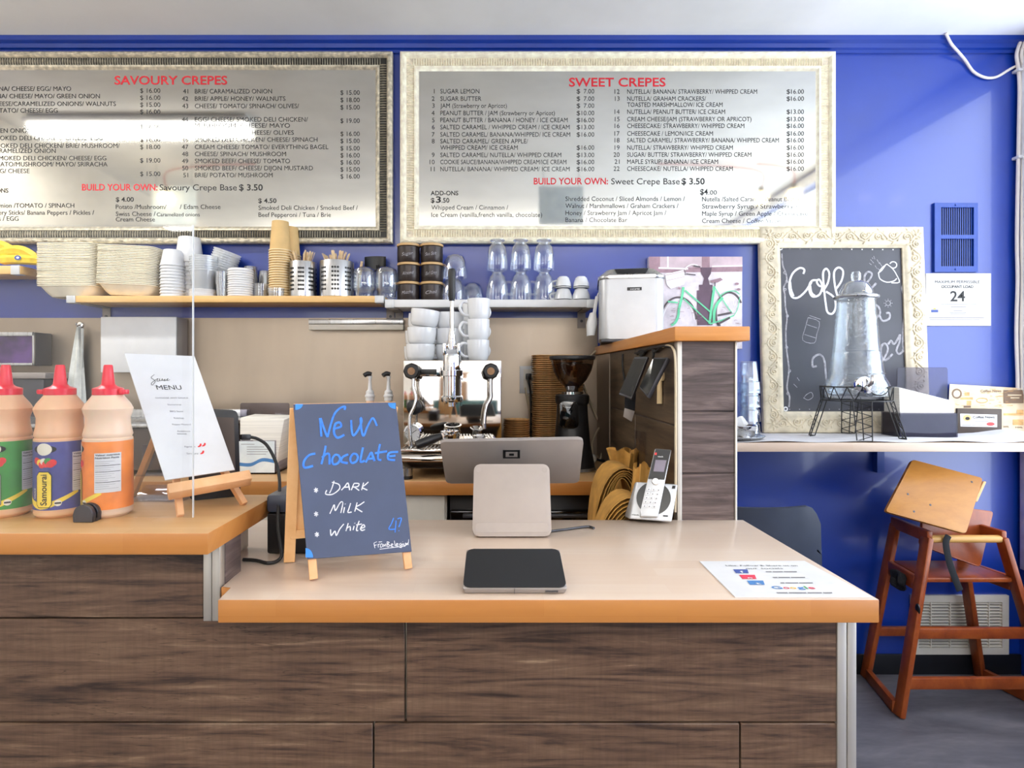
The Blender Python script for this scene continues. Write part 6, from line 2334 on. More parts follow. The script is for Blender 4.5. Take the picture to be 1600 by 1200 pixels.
# ------------------------------------------------------------------ blue A-frame chalkboard
t = thing('tabletop_chalkboard', 'blue tabletop A-frame chalkboard advertising new chocolate', 'chalkboard', (-0.25, 1.05, BC))
ftl, ftr, fbr, fbl = at(458, 632, 1.055), at(619, 628, 1.112), at(643, 862, 1.060), at(480, 874, 0.997)
fbr_n = None
nb = (ftr - fbl).cross(ftl - fbr).normalized()
if nb.y > 0:
    nb = -nb
# true the four corners to one plane
pc_ = (ftl + ftr + fbr + fbl) / 4
ftl, ftr, fbr, fbl = [p - nb * (p - pc_).dot(nb) for p in (ftl, ftr, fbr, fbl)]
mb = MB()
mb.plate([ftl, ftr, fbr, fbl], -nb * 0.0045, 0, 0.0008, 1)
panel = part('front_panel', mb, M['board_blue'], t)
dn = ((fbl - ftl).normalized() + (fbr - ftr).normalized()).normalized()
sd = (ftr - ftl).normalized()


def foot_of(p):     # along the panel down to the counter
    k_ = (p.z - BC - 0.0006) / -dn.z
    return p + dn * k_


lw_ = 0.014
for p in (ftl + sd * (lw_ * 0.7 + 0.001), ftr - sd * (lw_ * 0.7 + 0.001)):
    a = p - nb * 0.0105
    mb = MB()
    b_ = foot_of(a)
    up_ = nb
    mb.bar(a, b_ + Vector((0, 0, 0.002)), lw_, 0.010, nb, 0, 0.0008, 1)
    part('front_leg', mb, M['easel'], t)
# rear frame
rb = [at(447, 881, 1.0935), at(447, 881, 1.0935) + (fbr - fbl).normalized() * 0.165]
rb = [Vector((p.x, p.y, BC + 0.002)) for p in rb]
rb[0] = Vector((X(452, 1.10), 1.10, BC + 0.002))
rb[1] = rb[0] + Vector((sd.x, sd.y, 0)).normalized() * 0.155
rt = [ftl - nb * 0.020 + sd * 0.004 + dn * 0.004, ftr - nb * 0.020 - sd * 0.004 + dn * 0.004]
for a, b in zip(rt, rb):
    mb = MB()
    mb.bar(a, b, 0.010, 0.020, sd, 0, 0.0008, 1)
    part('rear_leg', mb, M['pine'], t)
mb = MB()
k_ = 0.82
mb.bar(rt[0] + (rb[0] - rt[0]) * k_, rt[1] + (rb[1] - rt[1]) * k_, 0.010, 0.016, (0, 0, 1), 0, 0.0008, 1)
mb.plate([rt[0] + (rb[0] - rt[0]) * 0.02, rt[1] + (rb[1] - rt[1]) * 0.02, rt[1] + (rb[1] - rt[1]) * 0.80, rt[0] + (rb[0] - rt[0]) * 0.80], Vector((0.002, 0.004, 0)), 0)
part('rear_panel', mb, M['pine'], t)
mb = MB()
mb.bar(ftl - nb * 0.012 + dn * 0.004, ftr - nb * 0.012 + dn * 0.004, 0.012, 0.012, nb, 0, 0.001, 1)
part('top_rail', mb, M['easel'], t)
bz = lambda zx, zy, d=0.0006: onplane(430 + zx / 3.75, 600 + zy / 3.75, fbl, nb) + nb * d
mb = MB()
big = [[(262, 200), (266, 250), (270, 308)], [(266, 200), (285, 260), (306, 312)], [(306, 312), (322, 250), (345, 180), (375, 145), (408, 132), (405, 152)],
       [(348, 262), (385, 250), (378, 226), (352, 236), (344, 285), (365, 315), (405, 298)], [(445, 212), (448, 270), (458, 302), (485, 270), (505, 222), (500, 200), (505, 270), (518, 304), (540, 250), (565, 205), (578, 206), (596, 246)],
       [(235, 408), (198, 418), (168, 455), (172, 490), (222, 480)], [(296, 362), (284, 420), (270, 470)], [(274, 432), (300, 410), (316, 415), (318, 472)],
       [(375, 420), (352, 415), (334, 440), (340, 470), (366, 464), (380, 440), (372, 420)], [(428, 412), (396, 428), (388, 455), (425, 464)], [(478, 412), (456, 410), (440, 436), (448, 462), (474, 454), (484, 430), (476, 412)],
       [(514, 372), (504, 420), (500, 456), (524, 450)], [(530, 460), (545, 430), (562, 402), (572, 425), (582, 452)], [(540, 440), (575, 436)],
       [(614, 352), (604, 400), (602, 440), (622, 446)], [(584, 406), (620, 400), (655, 394)], [(720, 398), (668, 404), (662, 440), (702, 446)], [(668, 424), (704, 420)],
       ]
strokes(mb, big, bz, 0.0021, 0, nb)
strokes(mb, [[(694, 785), (680, 820), (666, 850), (706, 850)], [(708, 800), (702, 870)], [(716, 790), (738, 786), (732, 815), (724, 838)], [(724, 858), (725, 862)]], bz, 0.0011, 0, nb)
part('blue_lettering', mb, M['chalk_blue'], panel, label='blue chalk words New chocolate')
mb = MB()
wh = [[(345, 568), (332, 610), (318, 640)], [(332, 576), (372, 588), (376, 615), (336, 646), (296, 645), (302, 622)], [(388, 622), (408, 600), (426, 580), (436, 622)], [(402, 606), (432, 603)],
      [(446, 622), (455, 598), (462, 582)], [(462, 582), (490, 584), (484, 600), (456, 604)], [(464, 604), (492, 624)], [(506, 622), (512, 598), (518, 578)], [(546, 574), (526, 592), (510, 606), (540, 622)],
      [(320, 760), (335, 728), (346, 708), (352, 742), (374, 705), (388, 690), (396, 700), (384, 756)], [(406, 722), (400, 756)], [(410, 702), (411, 705)], [(442, 698), (432, 730), (426, 752), (448, 750)],
      [(466, 748), (473, 720), (480, 694)], [(522, 690), (496, 708), (472, 724), (510, 750)], [(324, 852), (328, 888), (350, 862), (358, 888), (378, 850), (402, 820)], [(428, 815), (414, 862)], [(418, 846), (438, 835), (440, 860)],
      [(462, 832), (456, 856)], [(466, 814), (467, 817)], [(492, 802), (480, 835), (476, 858), (486, 858)], [(474, 826), (508, 820)], [(500, 846), (524, 838), (516, 824), (500, 846), (508, 858), (526, 852)]]
for ax, ay in ((239, 622), (240, 762), (244, 882)):
    for k in range(3):
        a = math.radians(20 + 60 * k)
        wh.append([(ax - 13 * math.cos(a), ay - 15 * math.sin(a)), (ax + 13 * math.cos(a), ay + 15 * math.sin(a))])
strokes(mb, wh, bz, 0.00105, 0, nb)
sm = [[(578, 932), (584, 962)], [(578, 932), (596, 924)], [(581, 946), (594, 942)], [(602, 938), (604, 958)], [(603, 944), (612, 936)], [(618, 938), (616, 956), (628, 952), (626, 936), (617, 940)], [(606, 926), (626, 924)], [(634, 955), (636, 938), (641, 950), (648, 936), (650, 954)],
      [(655, 924), (658, 956)], [(655, 924), (668, 928), (658, 938), (672, 946), (658, 956)], [(678, 946), (690, 940), (682, 936), (678, 950), (692, 952)], [(698, 918), (702, 950)], [(708, 944), (720, 938), (711, 934), (708, 948), (722, 948)], [(738, 932), (728, 938), (734, 948), (742, 936), (740, 958), (728, 956)],
      [(748, 934), (750, 948)], [(747, 924), (748, 926)], [(754, 934), (756, 946), (764, 944), (763, 930)], [(768, 946), (768, 932), (773, 942), (777, 930), (780, 944)], [(782, 910), (780, 932)], [(780, 940), (780, 942)], [(612, 968), (690, 958), (762, 950)]]
strokes(mb, sm, bz, 0.0006, 0, nb, n=4)
part('white_lettering', mb, M['chalk'], panel, label='white chalk words Dark, Milk, White, from Belgium')
for cx, cy, a0, a1 in ((118, 118, 0, 90), (705, 112, 90, 180), (178, 1016, 270, 360)):
    mb = MB()
    pts_ = [(cx, cy)] + ring(cx, cy, 44, 34 if cy < 200 else 55, 8, a0, a1)
    mb.plate([bz(a, b, 0.0003) for a, b in pts_], nb * 0.0003, 0)
    part('tape', mb, M['tape_blue'], panel)

# black receipt printer tucked behind the A-frame
t = thing('receipt_printer', 'black receipt printer behind the blue chalkboard on the service counter', 'printer', (-0.40, 1.22, BC))
mb = MB()
mb.box((-0.4440, 1.150, BC + 0.0004), (-0.352, 1.33, 1.005), 0, 0.005)
part('body', mb, M['black'], t)
mb = MB()
mb.box((-0.445, 1.148, 1.0054), (-0.351, 1.332, 1.042), 0, 0.008)
part('lid', mb, M['sofa'], t)

# black tablet on the raised counter, seen past the sauce menu, with its lead
RC = 1.0288
t = thing('order_tablet', 'black tablet in a thick rubber case behind the sauce menu', 'tablet', (X(335, 1.2), 1.18, RC))
mb = MB()
q = [at(296, 776, 1.150), at(376, 776, 1.195), at(372, 641, 1.215), at(292, 637, 1.170)]
q[0].z = q[1].z = RC + 0.0006
nn_ = (q[1] - q[0]).cross(q[3] - q[0]).normalized()
if nn_.y > 0:
    nn_ = -nn_
mb.plate(rq(q), -nn_ * 0.012, 0, 0.003)
part('case', mb, M['black'], t)
c = sum(q, Vector()) / 4
mb = MB()
mb.plate([c + (p - c) * 0.82 + nn_ * 0.0006 for p in q], nn_ * 0.0008, 0)
part('screen', mb, M['brown_card'], t)
t = thing('charging_cable', 'black charging lead running from the tablet down to the service counter', 'cable', tuple(at(400, 690, 1.22)))
mb = MB()
pc0 = at(376, 683, 1.205)
mb.bar(pc0, at(391, 683, 1.22), 0.009, 0.012, (0, 0, 1), 0, 0.002)
part('plug', mb, M['black'], t)
mb = MB()
P = [at(391, 683, 1.22), at(403, 686, 1.23), at(418, 697, 1.235), at(432, 725, 1.225), at(437, 755, 1.2), at(435, 790, 1.15), at(434, 820, 1.13), at(438, 850, 1.115), at(440, 868, 1.105)]
P += [Vector((X(432, 1.095), 1.095, BC + 0.004)), Vector((X(418, 1.085), 1.085, BC + 0.004)), Vector((X(400, 1.10), 1.10, BC + 0.004)), Vector((X(380, 1.105), 1.105, BC + 0.004))]
mb.tube(smooth(P, 6), 0.0033, 8)
part('lead', mb, M['rubber'], t)

# ------------------------------------------------------------------ sauce menu on its little easel
t = thing('sauce_menu_easel', 'small wooden easel holding the tall laminated sauce menu', 'easel', (-0.55, 1.08, RC))
sbl, sbr = at(258, 750, 1.022), at(367, 734, 1.10)
stl, str_ = at(194, 552, 1.165), at(304, 556, 1.243)
ns = (str_ - sbl).cross(stl - sbr).normalized()
if ns.y > 0:
    ns = -ns
pc_ = (sbl + sbr + stl + str_) / 4
sbl, sbr, stl, str_ = [p - ns * (p - pc_).dot(ns) for p in (sbl, sbr, stl, str_)]
us = (sbr - sbl).normalized()
ds = (sbl - stl).normalized()
mb = MB()
l0, l1 = at(262, 769, 1.012), at(391, 746, 1.092)
mb.bar(l0, l1, 0.024, 0.020, -ds, 0, 0.002)
part('ledge', mb, M['easel'], t)
ft1, ft2 = Vector((X(282, 1.024), 1.024, RC + 0.001)), Vector((X(382, 1.118), 1.118, RC + 0.001))
ap = (stl + str_) / 2 * 0.62 + (sbl + sbr) / 2 * 0.38 - ns * 0.012
for f_, lw2 in ((ft1, 0), (ft2, 1)):
    mb = MB()
    a = ap + us * (0.012 * (1 if lw2 else -1))
    mb.bar(f_, a, 0.011, 0.013, ns, 0, 0.001, 1)
    part('front_leg', mb, M['easel'], t)
rf = Vector((X(206, 1.185), 1.185, RC + 0.001))
mb = MB()
mb.bar(rf, ap - ns * 0.014 + Vector((-0.012, 0.006, 0)), 0.011, 0.013, (0, 1, 0), 0, 0.001, 1)
part('rear_leg', mb, M['pine'], t)
t = thing('sauce_menu', 'tall white laminated sauce menu leaning back on a little wooden easel', 'menu', tuple(pc_))
mb = MB()
mb.plate([sbl, sbr, str_, stl], -ns * 0.0022, 0, 0.0006, 1)
sheet = part('sheet', mb, M['white_matte'], t)
mb = MB()
sp_ = lambda zx, zy, d=0.0005: onplane(180 + zx / 4, 540 + zy / 4, sbl, ns) + ns * d
hv = -ds


def stx(s, zx, zy, zw, cap, m=0, bold=False):
    p, q_ = sp_(zx, zy), sp_(zx + zw, zy)
    text(mb, s, p, (q_ - p).normalized(), hv, cap, (q_ - p).length, 'L', bold, m)


strokes(mb, [[(245, 182), (224, 200), (242, 214), (250, 226), (232, 248), (226, 236), (248, 218), (268, 206), (260, 222), (274, 222), (278, 206), (278, 220), (290, 218), (294, 206), (296, 220), (312, 210), (306, 222), (320, 216), (330, 206), (324, 220), (342, 214)]], sp_, 0.0005, 0, ns, n=4)
stx('MENU', 262, 276, 156, 0.0125)
stx('CHOOSE ANY SAUCE', 252, 332, 205, 0.0036, 1)
for s, zx, zy, zw in (('Samourai', 328, 374, 85), ('BBQ Sauce', 344, 416, 82), ('Ketchup', 368, 458, 62), ('Pepper Mustard', 358, 498, 115), ('Andalouse', 388, 540, 82), ('sauce', 388, 556, 60)):
    stx(s, zx, zy, zw, 0.0040, 1)
stx('Algerienne', 432, 637, 70, 0.004, 1)
stx('Samourai', 448, 680, 72, 0.004, 1)
for cx, cy in ((528, 624), (554, 620), (544, 668)):
    mb.tube(smooth([sp_(cx + 6, cy - 10), sp_(cx + 5, cy), sp_(cx - 4, cy + 7), sp_(cx - 12, cy + 8)], 4), [0.0016] * 4 + [0.0018] * 4 + [0.0014] * 4 + [0.0005], 6, 2, (ns, 0.2))
part('print', mb, [M['ink'], M['ink_grey'], M['lab_red']], sheet)

# ------------------------------------------------------------------ acrylic sneeze screen
t = thing('acrylic_screen', 'clear acrylic screen standing along the raised counter in front of the sauces', 'screen', (-0.9, 0.995, RC))
sx = X(301, 0.995)
zt = Z(352, 0.995)
mb = MB()
mb.box((-1.70, 0.993, RC + 0.0065), (sx, 0.997, zt))
part('pane', mb, M['pane'], t)
mb = MB()
mb.box((sx + 0.0002, 0.9930, RC + 0.0065), (sx + 0.0016, 0.9970, zt))
part('polished_edge', mb, M['pane_edge'], t)
mb = MB()
bx = X(130, 0.985)
hw = 0.0165
for y0_, y1_ in ((0.9835, 0.9925), (0.9975, 1.0065)):
    pr_ = [(bx - hw, RC + 0.0004), (bx + hw, RC + 0.0004)] + [(bx + hw * math.cos(a), RC + 0.0135 + hw * math.sin(a)) for a in [PI * k / 12 for k in range(13)]]
    mb.plate([(x, y0_, z) for x, z in pr_], (0, y1_ - y0_, 0), 0, 0.001, 1)
mb.box((bx - hw, 0.9925, RC + 0.0004), (bx + hw, 0.9975, RC + 0.0060))
part('clamp', mb, M['dark_metal'], t)

# ------------------------------------------------------------------ sauce bottles
def sauce_bottle(cx, label, lab_m, word, word_col, plaque, sauce, turn, facts):
    cy = 1.043
    r = 0.0385
    t = thing('sauce_bottle', label, 'bottle', (cx, cy, RC), 0, 'squeeze bottles of sauce')
    kz = lambda py: Z(py, cy)
    mb = MB()
    pr = [(0.0, RC + 0.0004), (r - 0.006, RC + 0.0004), (r - 0.001, RC + 0.005), (r, RC + 0.012), (r, kz(797)), (r - 0.0012, kz(795)), (r, kz(792)), (r, kz(690)), (r, kz(684)), (r - 0.002, kz(682)), (r, kz(678)), (r - 0.001, kz(674)), (r - 0.0035, kz(664)),
          (r - 0.004, kz(652)), (r - 0.001, kz(644)), (r + 0.0005, kz(638)), (r - 0.004, kz(630)), (r - 0.0125, kz(620)), (r - 0.0145, kz(617)), (0.0, kz(617))]
    mb.lathe(pr, 40, (cx, cy, 0))
    part('bottle', mb, sauce, t)
    mb = MB()
    cr = 0.0242
    mb.lathe([(0.0, kz(617) + 0.0003), (cr, kz(617) + 0.0003), (cr, kz(607)), (cr - 0.002, kz(606)), (0.014, kz(603.5)), (0.0105, kz(600)), (0.0088, kz(585)), (0.0072, kz(572)), (0.006, kz(570)), (0.0, kz(570))], 28, (cx, cy, 0))
    a = math.radians(turn)
    cap_ = part('cap', mb, M['cap_red'], t)
    mb = MB()
    p = Vector((cx + 0.030 * math.cos(a), cy + 0.030 * math.sin(a), kz(612)))
    mb.lathe([(0.0, -0.004), (0.0075, -0.004), (0.0085, 0.0), (0.0075, 0.004), (0.0, 0.004)], 16, p)
    mb.bar((cx + 0.022 * math.cos(a), cy + 0.022 * math.sin(a), kz(615)), p - Vector((0, 0, 0.002)), 0.005, 0.002)
    part('tab', mb, M['cap_red'], cap_)
    R1 = r + 0.0004
    z0_, z1_ = kz(790), kz(687)
    mb = MB()
    mb.grid(lambda u, v: Vector((cx + R1 * math.cos(2 * PI * u), cy + R1 * math.sin(2 * PI * u), z0_ + (z1_ - z0_) * v)), 48, 2, cu=True)
    lb = part('label', mb, lab_m, t)

    def cm(s_, z_, d=0.0005):       # s_ along the girth from the label's middle, z_ up from its foot
        th = -PI / 2 + math.radians(facts) + s_ / R1
        return Vector((cx + (R1 + d) * math.cos(th), cy + (R1 + d) * math.sin(th), z0_ + z_))
    H = z1_ - z0_
    mb = MB()

    def cpoly(pts, m, d, n=1):
        """polygon on the curved label, cut into strips so that it follows the curve"""
        xs = [p[0] for p in pts]
        c_ = (sum(p[0] for p in pts) / len(pts), sum(p[1] for p in pts) / len(pts))
        dense = []
        for i in range(len(pts)):
            p, q = pts[i], pts[(i + 1) % len(pts)]
            for k in range(4):
                dense.append((p[0] + (q[0] - p[0]) * k / 4, p[1] + (q[1] - p[1]) * k / 4))
        nn = len(dense)
        rings_ = [[cm(c_[0] + (p[0] - c_[0]) * f, c_[1] + (p[1] - c_[1]) * f, d) for p in dense] for f in (1.0, 0.66, 0.33)]
        vs = [v for rg in rings_ for v in rg] + [cm(c_[0], c_[1], d)]
        fs = [(j * nn + i, j * nn + (i + 1) % nn, (j + 1) * nn + (i + 1) % nn, (j + 1) * nn + i) for j in range(2) for i in range(nn)]
        fs += [(2 * nn + i, 2 * nn + (i + 1) % nn, 3 * nn) for i in range(nn)]
        mb.add(vs, fs, m)
    # swoosh, oval with dark wings, fruit, word plaque, small round seal
    def ribbon(mid, hw_, m, d):
        P_ = smooth([(p[0], p[1], 0) for p in mid], 6)
        W_ = [hw_[0] + (hw_[1] - hw_[0]) * (1 - abs(2 * i / (len(P_) - 1) - 1)) for i in range(len(P_))]
        vs = [cm(p.x, p.y + w_, d) for p, w_ in zip(P_, W_)] + [cm(p.x, p.y - w_, d) for p, w_ in zip(P_, W_)]
        nn = len(P_)
        mb.add(vs, [(i, i + 1, nn + i + 1, nn + i) for i in range(nn - 1)], m)
    ribbon([(-0.052, 0.034), (-0.040, 0.026), (-0.026, 0.014), (-0.008, 0.008), (0.010, 0.010), (0.028, 0.018), (0.052, 0.030)], (0.003, 0.006), 1, 0.0003)
    for s_ in (-1, 1):
        cpoly([(s_ * 0.004 + 0.0155 * math.cos(b), H - 0.0125 + 0.0065 * math.sin(b)) for b in [2 * PI * k / 14 for k in range(14)]], 4, 0.0004)
    cpoly([(0.0128 * math.cos(b), H - 0.0125 + 0.0105 * math.sin(b)) for b in [2 * PI * k / 18 for k in range(18)]], 5, 0.0006)
    for k in range(9):
        a_, b_ = (k - 4) * 0.0034, RND.uniform(-0.004, 0.004)
        cpoly([(a_ + 0.0062 * math.cos(b), H - 0.036 + b_ + 0.006 * math.sin(b)) for b in [2 * PI * q_ / 9 for q_ in range(9)]], (3, 3, 1, 3, 5, 3, 6, 3, 3)[k], 0.0005 + 0.00006 * k)
    cpoly([(-0.0128, 0.010), (-0.009, 0.0045), (0.009, 0.0045), (0.0128, 0.010), (0.0128, 0.060), (0.008, 0.067), (-0.008, 0.067), (-0.0128, 0.060)], 4, 0.0010)
    cpoly([(-0.0117, 0.0105), (-0.0083, 0.0056), (0.0083, 0.0056), (0.0117, 0.0105), (0.0117, 0.0595), (0.0073, 0.0657), (-0.0073, 0.0657), (-0.0117, 0.0595)], plaque, 0.0012)
    text(mb, word, None, None, None, 0.0105, 0.053, 'L', True, word_col, lambda a, b: cm(0.0052 - b, 0.0090 + a, 0.0016))
    cpoly([(0.021 + 0.0055 * math.cos(b), 0.012 + 0.0055 * math.sin(b)) for b in [2 * PI * k / 12 for k in range(12)]], 5, 0.0008)
    cpoly([(0.021 - 0.0045, 0.0106), (0.021 + 0.0045, 0.0106), (0.021 + 0.0045, 0.0134), (0.021 - 0.0045, 0.0134)], 4, 0.0010)
    text(mb, 'SAUCE', None, None, None, 0.0045, 0.018, 'L', False, 5, lambda a, b: cm(-0.0150 - b, 0.020 + a, 0.0011))
    # nutrition panel on the side
    s0 = 0.0415
    cpoly([(s0, 0.030), (s0 + 0.040, 0.030), (s0 + 0.040, 0.098), (s0, 0.098)], 7, 0.0008)
    text(mb, 'Valeur nutritive', None, None, None, 0.0032, 0.036, 'L', True, 4, lambda a, b: cm(s0 + 0.0015 + a, 0.0935 + b, 0.0011))
    text(mb, 'Nutrition Facts', None, None, None, 0.0032, 0.035, 'L', True, 4, lambda a, b: cm(s0 + 0.0015 + a, 0.0885 + b, 0.0011))
    for k in range(14):
        zq = 0.0835 - 0.0036 * k
        th_ = 0.0009 if k in (2, 5, 10) else 0.0004
        w_ = 0.037 if k in (2, 5, 10) else RND.uniform(0.018, 0.035)
        cpoly([(s0 + 0.0015, zq), (s0 + 0.0015 + w_, zq), (s0 + 0.0015 + w_, zq + th_), (s0 + 0.0015, zq + th_)], 4 if th_ > 0.0005 else 8, 0.0011)
    part('label_print', mb, [lab_m, M['lab_yellow'], lab_m, M['lab_red'], M['ink'], M['lab_cream'], M['lab_green'], M['white_matte'], M['ink_grey']], lb, recalc=False)
    return t


sauce_bottle(X(9, 1.043), 'sauce bottle with green label and red cap at the left edge', M['lab_green'], 'Algérienne', 3, 5, M['sauce'], 250, 12)
sauce_bottle(X(94, 1.043), 'sauce bottle with violet blue label and red cap, in the middle', M['lab_blue'], 'Samourai', 4, 1, M['sauce'], 185, 1)
sauce_bottle(X(169, 1.043), 'sauce bottle with orange label turned to its nutrition panel, beside the sauce menu', M['lab_orange'], 'Andalouse', 3, 1, M['sauce_pale'], -5, -58)

# clear acrylic rack behind the easel
t = thing('acrylic_rack', 'clear acrylic tiered rack standing behind the sauce menu', 'rack', (X(240, 1.18), 1.18, RC))
xa, xb = X(216, 1.19), X(292, 1.16)
mb = MB()
mb.box((xa, 1.14, RC + 0.0004), (xb, 1.205, RC + 0.0034), 0, 0.0008, 1)
mb.box((xa, 1.2015, RC + 0.0036), (xb, 1.205, RC + 0.105), 0, 0.0008, 1)
mb.hexa([(xa + 0.012, 1.150, RC + 0.0036), (xb - 0.006, 1.150, RC + 0.0036), (xb - 0.006, 1.153, RC + 0.0036), (xa + 0.012, 1.153, RC + 0.0036),
         (xa + 0.022, 1.180, RC + 0.026), (xb - 0.012, 1.180, RC + 0.026), (xb - 0.012, 1.183, RC + 0.026), (xa + 0.022, 1.183, RC + 0.026)])
mb.box((xa + 0.004, 1.170, RC + 0.045), (xb - 0.002, 1.2013, RC + 0.048), 0, 0.0008, 1)
part('rack', mb, M['acrylic'], t)
# ------------------------------------------------------------------ on the bar shelf
BS = 1.030
# paper runner along the shelf
mb = MB()


def run_(u, v):
    x = 0.62 + (2.20 - 0.62) * u
    y = 2.108 + 0.372 * v + 0.004 * math.sin(23 * u)
    z = BS + 0.0006 + (0.0035 + 0.0035 * math.sin(31 * u + 2 * v)) * (1 - v) ** 1.5 * 0.8
    b = math.exp(-((x - 2.0) / 0.10) ** 2 - ((y - 2.27) / 0.10) ** 2)
    return Vector((x, y, z + 0.030 * b))


mb.grid(run_, 90, 12)
mb.grid(lambda u, v: run_(u, v) + Vector((0, 0, -0.0005)), 90, 12)
o = part('shelf_runner', mb, M['runner'], loc=(1.4, 2.3, BS))
tag(o, 'white paper runner laid along the pale bar shelf', 'runner')
RZ = BS + 0.0012

# framed chalkboard leaning on the wall
t = thing('framed_chalkboard', 'cream carved frame chalkboard reading coffee leaning on the bar shelf', 'chalkboard', (X(1322, 2.44), 2.44, RZ))
oTL, oTR, oBR, oBL = at(1187, 354, 2.466), at(1448, 355, 2.466), at(1455, 679, 2.425), at(1194, 677, 2.425)
oBL.z = oBR.z = RZ + 0.002
nf = (oTR - oBL).cross(oTL - oBR).normalized()
if nf.y > 0:
    nf = -nf
ev = (oTL - oBL).normalized()
eu = (oBR - oBL).normalized()
Wd, Ht = (oBR - oBL).length, (oTL - oBL).dot(ev)
Mf = Matrix(((eu.x, ev.x, nf.x, oBL.x), (eu.y, ev.y, nf.y, oBL.y), (eu.z, ev.z, nf.z, oBL.z), (0, 0, 0, 1)))
fw = 0.088
mb = MB()
pr = [(0.0, -0.022), (0.0, -0.004), (0.004, 0.001), (0.012, 0.003), (0.022, 0.004), (0.060, 0.001), (0.066, 0.003), (0.074, 0.001), (0.080, -0.005), (fw, -0.009), (fw, -0.016)]
vs, fs, n = [], [], len(pr)
for cx, cz, sx, sz in ((0, 0, 1, 1), (Wd, 0, -1, 1), (Wd, Ht, -1, -1), (0, Ht, 1, -1)):
    for d, h in pr:
        vs.append(Mf @ Vector((cx + sx * d, cz + sz * d, h)))
for c in range(4):
    for i in range(n - 1):
        fs.append((c * n + i, (c + 1) % 4 * n + i, (c + 1) % 4 * n + i + 1, c * n + i + 1))
mb.add(vs, fs, 0)
# carved acanthus: a waving stem with a scroll in every bend and leaves along it


def leaf(p, q, w_):
    """a pointed leaf lying on the moulding from p to q (frame coordinates)"""
    n_ = 7
    P = [Mf @ Vector((p[0] + (q[0] - p[0]) * k / n_ + 0.004 * math.sin(PI * k / n_), p[1] + (q[1] - p[1]) * k / n_, 0.0028)) for k in range(n_ + 1)]
    mb.tube(P, [max(0.0006, w_ * math.sin(PI * (k + 0.35) / (n_ + 0.7)) ** 0.8) for k in range(n_ + 1)], 6)


for side in range(4):
    L_ = Wd if side % 2 == 0 else Ht
    put = {0: lambda d, e: (d, e), 1: lambda d, e: (Wd - e, d), 2: lambda d, e: (d, Ht - e), 3: lambda d, e: (e, d)}[side]
    nsc = int((L_ - 0.09) / 0.058)
    st_ = (L_ - 0.09) / nsc
    mid = 0.041
    stem = [put(0.030 + (L_ - 0.06) * k / 120, mid + 0.021 * math.sin(PI * ((0.030 + (L_ - 0.06) * k / 120) - 0.045) / st_)) for k in range(121)]
    mb.tube([Mf @ Vector((a, c, 0.0030)) for a, c in stem], 0.0036, 6)
    for i in range(nsc):
        d = 0.045 + st_ * (i + 0.5)
        sg = 1 if i % 2 == 0 else -1
        e = mid - sg * 0.004
        ax_, ay_ = put(d, e)
        P = []
        for k in range(20):
            a = sg * (-0.4 + k / 19 * 1.5 * 2 * PI)
            rr = 0.0165 * (1 - 0.82 * k / 19)
            P.append(Mf @ Vector((*put(d + rr * math.cos(a), e + rr * math.sin(a)), 0.0034)))
        mb.tube(P, [0.0042 - 0.0018 * k / 19 for k in range(20)], 6)
        mb.ball(P[-1], 0.0048, 0, 8)
        for da, dl in ((0.5, 0.020), (1.35, 0.022), (2.2, 0.020), (-0.6, 0.015)):
            a = sg * da
            leaf(put(d + 0.017 * math.cos(a), e + 0.017 * math.sin(a)), put(d + (0.017 + dl * 0.75) * math.cos(a + 0.35 * sg), max(0.008, min(0.076, e + (0.017 + dl) * math.sin(a + 0.35 * sg)))), 0.0046)
for cx_, cz0 in ((0.036, 0.036), (Wd - 0.036, 0.036), (Wd - 0.036, Ht - 0.036), (0.036, Ht - 0.036)):
    mb.ball(Mf @ Vector((cx_, cz0, 0.002)), 0.008, 0, 10)
    for k in range(7):
        a = 2 * PI * k / 7
        leaf((cx_ + 0.008 * math.cos(a), cz0 + 0.008 * math.sin(a)), (cx_ + 0.027 * math.cos(a + 0.3), cz0 + 0.027 * math.sin(a + 0.3)), 0.0055)
part('frame', mb, M['frame_ivory'], t)
mb = MB()
mb.plate([Mf @ Vector((a, b, -0.0165)) for a, b in ((fw - 0.006, fw - 0.006), (Wd - fw + 0.006, fw - 0.006), (Wd - fw + 0.006, Ht - fw + 0.006), (fw - 0.006, Ht - fw + 0.006))], -nf * 0.004, 0)
bd = part('slate', mb, M['board_black'], t)
p0 = Mf @ Vector((0, 0, -0.0165))
cz_ = lambda zx, zy, d=0.0006: onplane(1180 + zx / 4, 340 + zy / 4, p0, nf) + nf * d
A, B = MB(), MB()
bold = [[(300, 352), (306, 325), (275, 316), (232, 352), (212, 420), (225, 490), (262, 502), (305, 470), (335, 430), (352, 402)],
        [(392, 392), (352, 396), (335, 440), (355, 492), (400, 482), (418, 430), (400, 388), (384, 402), (402, 428), (436, 428)],
        [(420, 462), (452, 410), (462, 350), (444, 320), (424, 345), (428, 430), (440, 540), (452, 592), (482, 600), (502, 560), (492, 500), (442, 462)],
        [(502, 450), (538, 395), (548, 335), (520, 312), (492, 345), (500, 440), (520, 510)]]
strokes(A, bold, cz_, 0.0044, 0, nf, 0.18)
strokes(A, [[(216, 400), (222, 450), (238, 492)], [(340, 420), (350, 470), (372, 490)]], cz_, 0.0055, 0, nf, 0.12)
